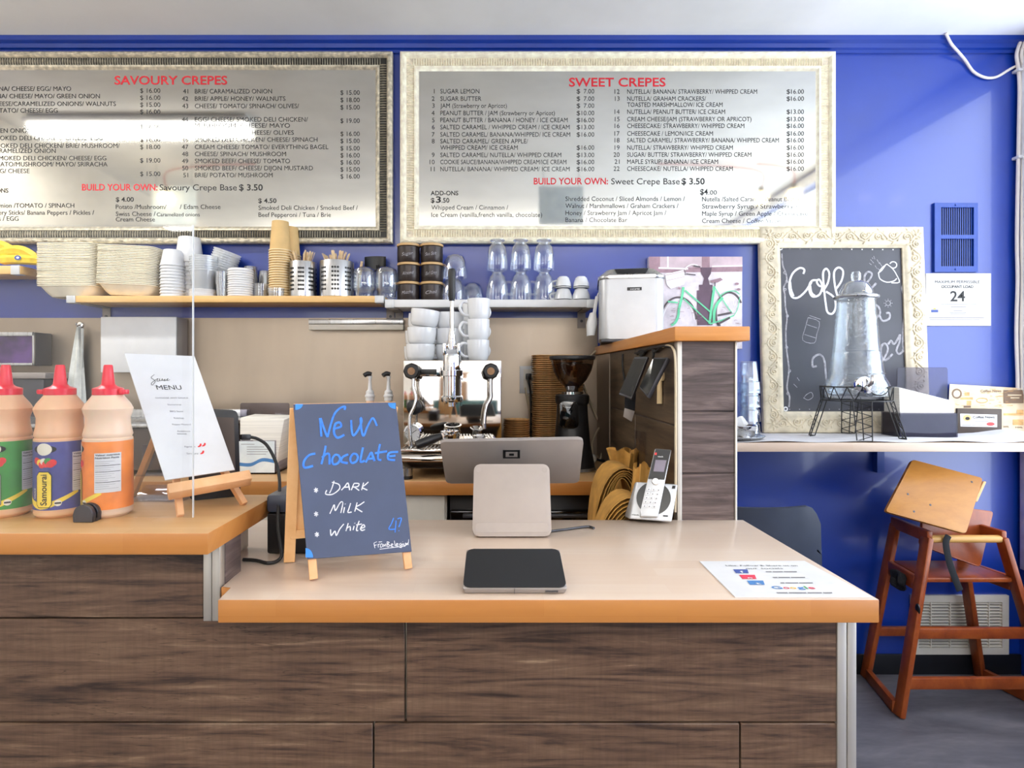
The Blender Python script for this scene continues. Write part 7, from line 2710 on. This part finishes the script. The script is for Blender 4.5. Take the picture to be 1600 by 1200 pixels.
soft = [[(682, 420), (715, 385), (728, 350), (702, 340), (682, 370), (688, 430), (716, 446), (756, 410)],
        [(735, 540), (768, 556), (778, 600), (746, 642), (752, 672)], [(776, 612), (796, 646), (836, 632), (838, 598), (816, 598)],
        [(384, 928), (358, 930), (360, 880), (400, 856), (430, 890), (440, 980), (450, 1050)],
        [(768, 930), (808, 872), (828, 820), (812, 788), (788, 805), (786, 860), (812, 892), (858, 852)], [(830, 792), (848, 770), (866, 790), (890, 760), (904, 732), (900, 780), (882, 830), (900, 852), (936, 822)],
        [(786, 988), (824, 1020), (852, 1080), (872, 1140)]]
strokes(A, soft, cz_, 0.0046, 1, nf, 0.2)
vine = [[(165, 225), (172, 300), (190, 345), (196, 392), (176, 440), (184, 480), (188, 560), (198, 620), (190, 720), (196, 830), (210, 950), (198, 1060), (214, 1120), (210, 1185)],
        [(936, 222), (932, 330), (934, 400), (916, 440), (930, 490), (948, 545), (936, 600), (924, 680), (922, 780), (930, 830), (956, 870), (960, 930)]]
strokes(A, vine, cz_, 0.0034, 1, nf, 0.2)
nubs = [(184, 345), (196, 400), (186, 450), (200, 615), (196, 812), (214, 958), (204, 1100), (924, 355), (930, 470), (934, 604), (938, 770), (925, 828)]
for a, b in nubs:
    strokes(A, [ring(a, b, 7, 7, 6)], cz_, 0.0022, 1, nf, 0.2, 2)
for k in range(11):
    strokes(A, [[(212 + 64.5 * k, 195 + 0.5 * k), (220 + 64.5 * k, 196 + 0.5 * k)]], cz_, 0.0026 if k > 5 else 0.0014, 0 if k > 5 else 1, nf, 0.2)
    strokes(A, [[(212 + 62 * k, 1198), (218 + 62 * k, 1198)]], cz_, 0.0016, 1, nf, 0.2)
strokes(A, [ring(158, 190, 11, 11, 10), ring(933, 193, 12, 12, 10), ring(190, 1196, 11, 11, 10)], cz_, 0.0028, 0, nf, 0.2, 2)
cup = [[(770, 350), (780, 384), (822, 404), (866, 396), (884, 380)], [(822, 290), (790, 316), (768, 350)], [(822, 290), (858, 320), (884, 360), (900, 404), (850, 408)], ring(862, 296, 22, 20, 10, -160, 120), [(768, 348), (790, 330), (812, 300)]]
strokes(A, cup, cz_, 0.0024, 0, nf, 0.2, 3)
stm = [[(740, 240), (748, 262)], [(720, 262), (740, 285)], [(760, 262), (776, 290)], [(748, 300), (762, 320)], [(776, 280), (792, 306)], [(712, 284), (726, 296)], [(766, 318), (780, 332)], [(730, 250), (736, 258)]]
stm += [[(330, 625), (400, 652), (384, 730), (368, 784), (296, 766), (312, 690), (330, 625)], [(320, 668), (386, 690)], [(306, 730), (376, 752)], [(338, 612), (408, 636)]]
stm += [ring(830, 535, 15, 15, 10)] + [[(830 + 20 * math.cos(a), 535 + 20 * math.sin(a)), (830 + 28 * math.cos(a), 535 + 28 * math.sin(a))] for a in [PI * k / 4 for k in range(8)]]
stm += [[(300, 1125), (330, 1140), (360, 1120), (350, 1092), (318, 1108), (302, 1130)], [(240, 1040), (262, 1062)], [(262, 1000), (276, 1020)], [(660, 950), (675, 975)]]
strokes(A, stm, cz_, 0.0013, 1, nf, 0.2, 3)
part('chalk_drawing', A, [M['chalk'], M['chalk_soft']], bd, label='white chalk lettering and doodles')
B.bm.free()

# drink dispenser on its wire stand
cx, cy = X(1335.5, 2.27), 2.262
dz = lambda py: Z(py, cy)
dr = lambda px: px * cy / F_PX
stand_z = dz(623)
t = thing('drink_dispenser', 'tall clear hammered glass drink dispenser on the black wire stand', 'drink dispenser', (cx, cy, stand_z))
mb = MB()
pr = [(0.0, dz(621)), (dr(40), dz(622)), (dr(45), dz(618)), (dr(46), dz(606)), (dr(38.5), dz(585)), (dr(40), dz(584)), (dr(38), dz(582)), (dr(33), dz(550)), (dr(34.2), dz(548.5)), (dr(32.5), dz(546)), (dr(30), dz(515)), (dr(26.5), dz(472)), (dr(26.5), dz(468))]
mb.lathe(pr, 48, (cx, cy, 0))
mb.lathe([(dr(26.5), dz(468)), (dr(25), dz(470)), (dr(28.5), dz(515)), (dr(36.5), dz(585)), (dr(43), dz(607)), (dr(40), dz(615)), (0.0, dz(616))], 48, (cx, cy, 0))
part('jar', mb, M['glass_hammered'], t)
mb = MB()
mb.lathe([(0.0, dz(467)), (dr(30), dz(467)), (dr(31), dz(466)), (dr(31.6), dz(464.5)), (dr(31), dz(463)), (dr(28), dz(461.5)), (dr(27), dz(461.4))], 40, (cx, cy, 0))
part('lid_rim', mb, M['steel_satin'], t)
mb = MB()
mb.lathe([(dr(27), dz(461.2)), (dr(24), dz(460)), (dr(23), dz(455)), (dr(18), dz(444)), (dr(10), dz(439)), (dr(6), dz(438)), (dr(7), dz(434)), (dr(7), dz(428)), (dr(5), dz(424.5)), (0.0, dz(424))], 40, (cx, cy, 0))
part('lid', mb, M['glass'], t)
mb = MB()
sc = at(1347, 601, cy - 0.108)
mb.lathe([(0.0, 0.018), (0.018, 0.018), (0.030, 0.010), (0.031, 0.0), (0.020, -0.006), (0.0, -0.006)], 24, sc + Vector((0, 0.0, 0)), 0, Matrix.Rotation(PI / 2, 4, 'X'))
mb.tube(smooth([sc + Vector((0.010, -0.018, -0.004)), sc + Vector((0.018, -0.03, 0.01)), sc + Vector((0.024, -0.03, 0.035))], 4), [0.008] * 4 + [0.009] * 4 + [0.007], 10)
mb.tube([sc + Vector((0.004, -0.018, -0.010)), sc + Vector((0.004, -0.035, -0.026))], 0.008, 10)
part('spigot', mb, M['chrome'], t)
t = thing('wire_stand', 'black wire tower stand with lattice legs under the glass dispenser', 'stand', (cx, cy, RZ))
ru, rl = 0.122, 0.118
zu, zl = dz(604), dz(624)
a0 = math.radians(-112)
mb = MB()
NP = 8
up = []
for k in range(64):
    a = 2 * PI * k / 64
    # the rim dips under the spigot at the front
    da = (a + PI / 2 - 0.10 + PI) % (2 * PI) - PI
    dip = 0.030 * max(0, 1 - (da / 0.42) ** 2)
    up.append(Vector((cx + ru * math.cos(a), cy + ru * math.sin(a), zu - dip)))
mb.tube(up, 0.0023, 6, closed=True)
lo = [Vector((cx + rl * math.cos(2 * PI * k / 48), cy + rl * math.sin(2 * PI * k / 48), zl - 0.003)) for k in range(48)]
mb.tube(lo, 0.0023, 6, closed=True)
for k in range(16):
    a, b = 2 * PI * k / 16, 2 * PI * (k + 0.5) / 16
    c = 2 * PI * (k + 1) / 16
    pa, pb, pc2 = [Vector((cx + ru * math.cos(q), cy + ru * math.sin(q), zu)) for q in (a, b, c)]
    pl_ = Vector((cx + rl * math.cos(b), cy + rl * math.sin(b), zl - 0.003))
    da = (b + PI / 2 - 0.10 + PI) % (2 * PI) - PI
    if abs(da) < 0.45:
        continue
    mb.tube([pa, pl_], 0.0018, 5)
    mb.tube([pc2, pl_], 0.0018, 5)
for k in range(2):
    a = k * PI / 2 + 0.4
    mb.tube([Vector((cx - rl * math.cos(a), cy - rl * math.sin(a), zl - 0.003)), Vector((cx + rl * math.cos(a), cy + rl * math.sin(a), zl - 0.003))], 0.002, 5)
part('lattice_rim', mb, M['black'], t)
for k in range(4):
    a = a0 + k * PI / 2
    rad_, tan_ = Vector((math.cos(a), math.sin(a), 0)), Vector((-math.sin(a), math.cos(a), 0))
    top = Vector((cx, cy, zl - 0.003)) + rad_ * (rl - 0.002)
    bot = Vector((cx, cy, RZ + 0.003)) + rad_ * 0.158
    mb = MB()
    c1, c2 = [], []
    for s in (-1, 1):
        for w_, acc in ((0.026, c1),):
            A_ = top + tan_ * s * 0.030
            B_ = bot + tan_ * s * 0.024
            acc.append((A_, B_))
    (A1, B1), (A2, B2) = c1
    D = -rad_ * 0.018
    for P, Q in ((A1, B1), (A2, B2), ((A1 + A2) / 2 + D, (B1 + B2) / 2 + D)):
        mb.tube([P, Q], 0.0021, 6)
    mb.tube([B1, B2], 0.0021, 6)
    mb.tube([B1, (B1 + B2) / 2 + D], 0.0018, 5)
    mb.tube([B2, (B1 + B2) / 2 + D], 0.0018, 5)
    for i in range(4):
        u0, u1 = i / 4, (i + 1) / 4
        um = (u0 + u1) / 2
        mb.tube([A1 + (B1 - A1) * u0, A2 + (B2 - A2) * um], 0.0015, 5)
        mb.tube([A2 + (B2 - A2) * um, A1 + (B1 - A1) * u1], 0.0015, 5)
    part('leg', mb, M['black'], t)

# napkin box
y0, y1 = 2.265, 2.375
xa, xb = X(1406, y0), X(1497, y0)
zf = Z(645, y0)
t = thing('napkin_box', 'clear acrylic napkin box with an indigo card front on the bar shelf', 'napkin dispenser', ((xa + xb) / 2, 2.32, RZ))
mb = MB()
mb.box((xa, y0, RZ + 0.0008), (xb, y0 + 0.003, zf), 0, 0.001, 1)
mb.box((xa, y0 + 0.0032, RZ + 0.0008), (xa + 0.003, y1, zf), 0, 0.001, 1)
mb.box((xb - 0.003, y0 + 0.0032, RZ + 0.0008), (xb, y1, zf), 0, 0.001, 1)
zb2 = Z(574, y1)
ba, bb = X(1402, y1), X(1481, y1)
mb.prism([(x + (ba + bb) / 2, z + (RZ + 0.0008 + zb2) / 2) for x, z in rrect(bb - ba, zb2 - RZ - 0.0008, 0.008)], -0.0015, 0.0015, 0, Matrix(((1, 0, 0, 0), (0, 0, -1, y1 + 0.002), (0, 1, 0, 0), (0, 0, 0, 1))), 0.0005, 1)
part('box', mb, M['smoke'], t)
mb = MB()
mb.box((xa + 0.004, y0 + 0.0042, RZ + 0.002), (xb - 0.004, y0 + 0.0052, zf - 0.004))
mb.box((xa + 0.004, y0 + 0.006, RZ + 0.002), (xa + 0.005, y1 - 0.002, zf - 0.004))
part('card', mb, M['indigo'], t)
mb = MB()
mb.hexa([(xa + 0.008, y0 + 0.008, RZ + 0.003), (xb - 0.006, y0 + 0.008, RZ + 0.003), (xb - 0.006, y1 - 0.004, RZ + 0.003), (xa + 0.008, y1 - 0.004, RZ + 0.003),
         (xa + 0.004, y0 + 0.010, Z(605, 2.28)), (xb - 0.008, y0 + 0.006, Z(627, 2.28)), (xb - 0.010, y1 - 0.006, Z(622, 2.34)), (xa + 0.006, y1 - 0.006, Z(602, 2.36))], 0, 0.005, 2)
o = part('napkin_stack', mb, M['napkin'], loc=((xa + xb) / 2, 2.32, RZ))
tag(o, 'stack of white napkins sloping to the right in the indigo fronted box', 'napkins', kind='stuff')

# advertising sheets and card holder
t = thing('advert_sheet', 'large sepia printed advertising sheet leaning on the wall at the shelf end', 'paper', (X(1545, 2.45), 2.45, RZ))
q = [at(1480, 682, 2.43), at(1606, 684, 2.43), at(1606, 607, 2.478), at(1484, 600, 2.478)]
q[0].z = q[1].z = RZ + 0.001
nn = (q[1] - q[0]).cross(q[3] - q[0]).normalized()
if nn.y > 0:
    nn = -nn
mb = MB()
mb.plate(q, -nn * 0.0012, 0)
sh = part('sheet', mb, M['news'], t)
mb = MB()
gp = lambda zx, zy, d=0.0006: onplane(1480 + zx * 0.1083, 590 + zy * 0.1083, q[0], nn) + nn * d


def gq(x0_, y0_, x1_, y1_, m=0, d=0.0006):
    mb.add([gp(x0_, y1_, d), gp(x1_, y1_, d), gp(x1_, y0_, d), gp(x0_, y0_, d)], [(0, 1, 2, 3)], m)


gq(815, 180, 1100, 370, 0)
text(mb, 'Coffee News', gp(480, 210), (1, 0, 0), (0, 0, 1), 0.0105, (gp(780, 210) - gp(480, 210)).length, 'L', True, 0)
mb.tube([gp(*p) for p in ring(138, 232, 62, 62, 20)], 0.0035, 6, 0, (nn, 0.15))
gq(250, 212, 320, 265, 2)
gq(190, 285, 370, 318, 2)
gq(280, 335, 345, 400, 2)
gq(235, 405, 340, 435, 0)
gq(870, 245, 1070, 262, 1, 0.0009)
gq(910, 285, 1040, 300, 1, 0.0009)
gq(810, 515, 1100, 545, 2)
gq(945, 605, 1100, 685, 2)
gq(1005, 465, 1100, 525, 2)
for k in range(46):
    x_, y_ = RND.choice(((90, 330), (410, 770), (680, 790), (820, 1000))) , 0
    x0_ = RND.uniform(x_[0], x_[1] - 40)
    yy = RND.uniform(135, 440)
    if 170 < yy < 260 and x0_ < 210:
        continue
    gq(x0_, yy, x0_ + RND.uniform(25, 90), yy + 6, 2)
mb.tube([gp(*p) for p in ring(500, 330, 80, 34, 14)], 0.002, 5, 2, (nn, 0.15))
text(mb, '20%', gp(805, 720), (1, 0, 0), (0, 0, 1), 0.007, 0.024, 'L', True, 0)
text(mb, '10%', gp(985, 730), (1, 0, 0), (0, 0, 1), 0.007, 0.030, 'L', True, 0)
part('print', mb, [M['news_ink'], M['news'], M['kraft_board']], sh)
t = thing('card_rack', 'dark brown card rack with a white coffee label in front of the sepia sheet', 'rack', (X(1530, 2.40), 2.39, RZ))
q2 = [at(1496, 678, 2.395), at(1566, 668, 2.395), at(1566, 639, 2.405), at(1496, 638, 2.405)]
q2[0].z = q2[1].z = RZ + 0.001
mb = MB()
mb.plate(q2, (0, 0.012, 0), 0, 0.003)
part('body', mb, M['brown_card'], t)
n3 = (q2[1] - q2[0]).cross(q2[3] - q2[0]).normalized()
if n3.y > 0:
    n3 = -n3
hp_ = lambda zx, zy, d=0.0006: onplane(1480 + zx * 0.1083, 590 + zy * 0.1083, q2[0], n3) + n3 * d
mb = MB()
mb.plate([hp_(190, 705), hp_(718, 715), hp_(718, 535), hp_(185, 520)], n3 * 0.0003, 0)
text(mb, 'Coffee News', hp_(368, 588, 0.0012), (1, 0, 0), (0, 0, 1), 0.0105, (hp_(680, 590) - hp_(368, 588)).length, 'L', True, 1)
mb.add([hp_(a, b, 0.0012) for a, b in ring(285, 582, 62, 48, 16)[:-1]], [tuple(range(16))], 2)
mb.add([hp_(a, b, 0.0014) for a, b in ring(290, 590, 34, 24, 10)[:-1]], [tuple(range(10))], 1)
mb.add([hp_(a, b, 0.0012) for a, b in ring(622, 670, 60, 26, 16)[:-1]], [tuple(range(16))], 3)
for x0_, x1_, yy in ((210, 340, 680), (355, 410, 680), (430, 510, 680), (400, 600, 632)):
    mb.add([hp_(x0_, yy + 8, 0.0012), hp_(x1_, yy + 8, 0.0012), hp_(x1_, yy, 0.0012), hp_(x0_, yy, 0.0012)], [(0, 1, 2, 3)], 4)
part('printed_label', mb, [M['white_matte'], M['ink'], M['kraft'], M['lab_red'], M['ink_grey']], t)

# tumblers and tray at the left end of the bar shelf
y = 2.30
t = thing('steel_tray', 'round steel tray at the left end of the bar shelf', 'tray', (X(1150, 2.24), 2.24, RZ))
tx = X(1146, 2.24)
mb = MB()
mb.lathe([(0.0, RZ + 0.004), (0.082, RZ + 0.004), (0.100, RZ + 0.014), (0.1015, RZ + 0.0155), (0.103, RZ + 0.014), (0.084, RZ + 0.0022), (0.0, RZ + 0.0022)], 40, (tx, 2.215, 0))
part('dish', mb, M['steel_satin'], t)
t = thing('sugar_bowl', 'shiny steel bowl on the round tray half hidden by the pillar', 'bowl', (tx, 2.20, RZ))
bx = X(1159, 2.20)
mb = MB()
mb.lathe([(0.0, RZ + 0.0048), (0.030, RZ + 0.0048), (0.046, RZ + 0.02), (0.052, RZ + 0.052), (0.050, RZ + 0.054), (0.044, RZ + 0.022), (0.0, RZ + 0.010)], 32, (bx, 2.20, 0))
part('bowl', mb, M['chrome'], t)
mb = MB()
for k in range(6):
    a = RND.uniform(-0.02, 0.02)
    c = Vector((bx - 0.012 + 0.005 * k, 2.195 + a, RZ + 0.050))
    mb.bar(c, c + Vector((-0.018, 0.005 * k - 0.012, 0.030)), 0.030, 0.003, (0, 1, 0), 0, 0.001, 1)
part('sachets', mb, M['white_matte'], t)
mb = MB()
mb.lathe([(0.0255, 0.125), (0.0255, 0.127), (0.0, 0.127)], 20) if False else None
mb.lathe([(0.043, 0.0), (0.0445, 0.001), (0.041, 0.045), (0.0375, 0.047), (0.030, 0.124), (0.028, 0.127), (0.0, 0.127), (0.0, 0.121), (0.0265, 0.120), (0.0345, 0.048), (0.0385, 0.044), (0.0415, 0.001)], 36, facets=9)
tb = single('glass_tumbler', mb, M['glass_ridged'], 'glass')
stack(tb, 4, (X(1170, 2.345), 2.345, RZ + 0.0010), 0.056, 'upturned ridged tumbler in the stack between pillar and framed chalkboard', 'its stack', 'tumblers stacked by the pillar', jit=0.0005)
done()

# ------------------------------------------------------------------ dark chairs
def cafe_chair(label, cx, cy, face, zt, w):
    """moulded chair; the back is at +y of the local frame"""
    t = thing('cafe_chair', label, 'chair', (cx, cy, 0), face)
    sz = 0.45
    mb = MB()
    f = lambda u, v, d: Vector(((u - 0.5) * w * (1 - 0.10 * v), -0.06 * (2 * u - 1) ** 2 - d + 0.03 * v, sz + 0.10 + (zt - sz - 0.10) * v - 0.06 * max(0, abs(2 * u - 1) - 0.70) ** 2 * 12 * (v > 0.5) * v))
    Tm = MW[t.name]
    for d in (0.0, 0.016):
        mb.grid(lambda u, v: Tm @ f(u, v, d), 20, 12)
    mb.grid(lambda u, v: Tm @ f(u, 1.0, 0.016 * v), 20, 1)
    mb.grid(lambda u, v: Tm @ f(0.0, u, 0.016 * v), 12, 1)
    mb.grid(lambda u, v: Tm @ f(1.0, u, 0.016 * v), 12, 1)
    part('backrest', mb, M['sofa'], t)
    mb = MB()
    mb.prism([(x, y - 0.25) for x, y in rrect(w * 0.96, 0.44, 0.06)], sz - 0.03, sz + 0.02, 0, Tm, 0.012)
    part('seat', mb, M['sofa'], t)
    for sx in (-1, 1):
        for yy in (-0.06, -0.43):
            mb = MB()
            p, q_ = Vector((sx * w * 0.40, yy, sz - 0.0305)), Vector((sx * w * 0.45, yy + (0.05 if yy > -0.2 else -0.03), 0.0005))
            mb.tube([Tm @ p, Tm @ q_], 0.011, 10)
            part('leg', mb, M['dark_metal'], t)
        mb = MB()
        mb.tube([Tm @ Vector((sx * w * 0.40, -0.07, sz + 0.0)), Tm @ Vector((sx * w * 0.44, -0.012, sz + 0.16))], 0.010, 10)
        part('back_support', mb, M['dark_metal'], t)
    return t


cafe_chair('dark slate moulded chair back rising behind the right end of the counter', 0.86, 1.86, PI, Z(791, 1.86), 0.44)
cafe_chair('black chair at the right edge of the photo in front of the window', 1.634, 1.58, 0.0, Z(697, 1.58), 0.42)

# ------------------------------------------------------------------ high chair
t = thing('high_chair', 'reddish wooden high chair with black strap beside the counter end', 'high chair', (1.805, 2.33, 0))
zT = 0.652
HW = {}
for sd_, s in (('left', -1), ('right', 1)):
    mx = 1.806
    bf, bb_ = Vector((mx + s * 0.292, 2.185, 0.0)), Vector((mx + s * 0.242, 2.462, 0.0))
    tf, tb_ = Vector((mx + s * 0.142, 2.245, zT)), Vector((mx + s * 0.130, 2.440, zT))
    HW[sd_] = (bf, bb_, tf, tb_)
    upn = Vector((s, 0, 0.2))
    mb = MB()
    lf = lambda p, q, u: p + (q - p) * u
    mb.bar(bf + Vector((0, 0, 0.0005)), tf, 0.046, 0.022, upn, 0, 0.006)
    part('front_upright', mb, M['chair_wood'], t)
    mb = MB()
    mb.bar(bb_ + Vector((0, 0, 0.0005)), tb_, 0.046, 0.022, upn, 0, 0.006)
    part('rear_upright', mb, M['chair_wood'], t)
    mb = MB()
    mb.bar(bf + Vector((0, 0.02, 0.024)), bb_ + Vector((0, -0.02, 0.024)), 0.022, 0.046, (0, 0, 1), 0, 0.004)
    part('bottom_runner', mb, M['chair_wood'], t)
    mb = MB()
    mb.bar(tf + Vector((0, -0.014, 0.004)), tb_ + Vector((0, 0.016, 0.004)), 0.022, 0.046, (0, 0, 1), 0, 0.006)
    part('top_rail', mb, M['chair_wood'], t)
    mb = MB()
    u = 0.475 / zT
    mb.bar(lf(bf, tf, u) + Vector((0, 0.018, 0)), lf(bb_, tb_, u) + Vector((0, -0.018, 0)), 0.020, 0.055, (0, 0, 1), 0, 0.004)
    part('seat_rail', mb, M['chair_wood'], t)
lf = lambda p, q, u: p + (q - p) * u
Lh, Rh = HW['left'], HW['right']
u = 0.485 / zT
a, b, c, d = lf(Lh[0], Lh[2], u), lf(Rh[0], Rh[2], u), lf(Rh[1], Rh[3], u), lf(Lh[1], Lh[3], u)
mb = MB()
mb.plate([a + Vector((0.012, -0.005, 0)), b + Vector((-0.012, -0.005, 0)), c + Vector((-0.012, -0.012, 0)), d + Vector((0.012, -0.012, 0))], (0, 0, 0.018), 0, 0.004)
part('seat', mb, M['chair_wood'], t)
mb = MB()
mb.tube([Lh[2] + Vector((0.008, -0.002, -0.006)), Rh[2] + Vector((-0.008, -0.002, -0.006))], 0.0145, 14)
part('front_dowel', mb, M['dowel'], t, label='pale round front bar')
for nm, k0, k1, zz_, hh in (('front_stretcher', 0, 2, 0.300, 0.042), ('front_stretcher', 0, 2, 0.120, 0.044), ('rear_stretcher', 1, 3, 0.200, 0.038)):
    mb = MB()
    u = zz_ / zT
    mb.bar(lf(Lh[k0], Lh[k1], u) + Vector((0.008, 0, 0)), lf(Rh[k0], Rh[k1], u) + Vector((-0.008, 0, 0)), 0.020, hh, (0, 0, 1), 0, 0.005)
    part(nm, mb, M['chair_wood'], t)
mb = MB()
mb.tube(smooth([at(1482, 837, 2.225), at(1478, 850, 2.222), at(1484, 880, 2.222), at(1494, 908, 2.220), at(1500, 923, 2.220)], 5), 0.013, 8, 0, ((0, 1, 0), 0.14))
part('strap', mb, M['black_fabric'], t)
mb = MB()
cc_ = lf(Lh[0], Lh[2], 0.72) + Vector((0.0, 0.085, -0.012))
for k in range(4):
    P = [cc_ + Vector((0.006 * math.cos(q * 3), 0.026 * math.cos(q) , 0.030 * math.sin(q) + 0.003 * k)) + Vector((-0.013 - 0.004 * k, 0.004 * k, 0)) for q in [2 * PI * j / 16 for j in range(16)]]
    mb.tube(P, 0.006, 6, closed=True)
part('strap_coil', mb, M['black_fabric'], t)
mb = MB()
pcl = at(1434, 952, 2.205)
mb.ball(pcl, 0.014, 0, 10, (0.5, 0.8, 1.6))
for k in range(4):
    mb.tube(smooth([pcl, pcl + Vector((0.012, -0.004, 0.01 * k - 0.01)), pcl + Vector((0.020 - 0.003 * k, 0, 0.016 - 0.014 * k))], 4), 0.002, 5)
part('strap_buckle', mb, M['black'], t)

# ------------------------------------------------------------------ booster seat upturned on the high chair
t = thing('booster_seat', 'golden plywood booster seat turned over and jammed on the high chair', 'booster seat', (1.80, 2.31, 0.68))
pA, pB, pC, pD = at(1426, 718, 2.275), at(1536, 747, 2.275), at(1509, 834, 2.175), at(1384, 799, 2.175)
nb2 = (pB - pD).cross(pA - pC).normalized()
if nb2.y > 0:
    nb2 = -nb2
pc_ = (pA + pB + pC + pD) / 4
pA, pB, pC, pD = [p - nb2 * (p - pc_).dot(nb2) for p in (pA, pB, pC, pD)]
mb = MB()
mb.plate(rq([pA, pB, pC, pD]), -nb2 * 0.014, 0, 0.004)
part('seat_board', mb, M['booster_wood'], t)
mb = MB()
for k_, (a, b) in enumerate(((0.16, 0.62), (0.50, 0.70), (0.88, 0.12), (0.34, 0.88))):
    p = pA + (pB - pA) * a + (pD - pA) * b
    mb.lathe([(0.0, 0.0012), (0.004, 0.0012), (0.004, 0.0002)], 12, p, 0, nb2.to_track_quat('Z', 'Y').to_matrix().to_4x4())
part('screws', mb, M['dark_metal'], t)
dp = -nb2
uu = (pB - pA).normalized()
vv = (pD - pA).normalized()
mb = MB()
Lr = (pC - pB).length
hexpts = [(0.0, 0.0), (Lr * 0.40, 0.0), (Lr * 0.40, 0.018), (Lr * 0.86, 0.018), (Lr * 0.86, 0.045), (Lr * 0.62, 0.066), (0.0, 0.060)]
r0 = pB + dp * 0.0143 + uu * 0.030 + vv * 0.004
mb.plate([r0 + vv * a + dp * b for a, b in hexpts], -uu * 0.013, 0, 0.002, 1)
part('side_board', mb, M['pine'], t)
mb = MB()
r1 = pA + dp * 0.0143 + uu * 0.085 + vv * 0.02
mb.plate([r1 + vv * a + dp * b for a, b in hexpts], uu * 0.013, 0, 0.002, 1)
part('side_board', mb, M['pine'], t)
mb = MB()
k = [at(1443, 785, 2.345), at(1554, 799, 2.345), at(1530, 886, 2.285), at(1440, 852, 2.285)]
kn_ = (k[1] - k[3]).cross(k[0] - k[2]).normalized()
if kn_.y > 0:
    kn_ = -kn_
kc2 = sum(k, Vector()) / 4
mb.plate(rq([p - kn_ * (p - kc2).dot(kn_) for p in k]), -kn_ * 0.013, 0, 0.003)
part('backrest', mb, M['chair_wood'], t, label='reddish backrest board')
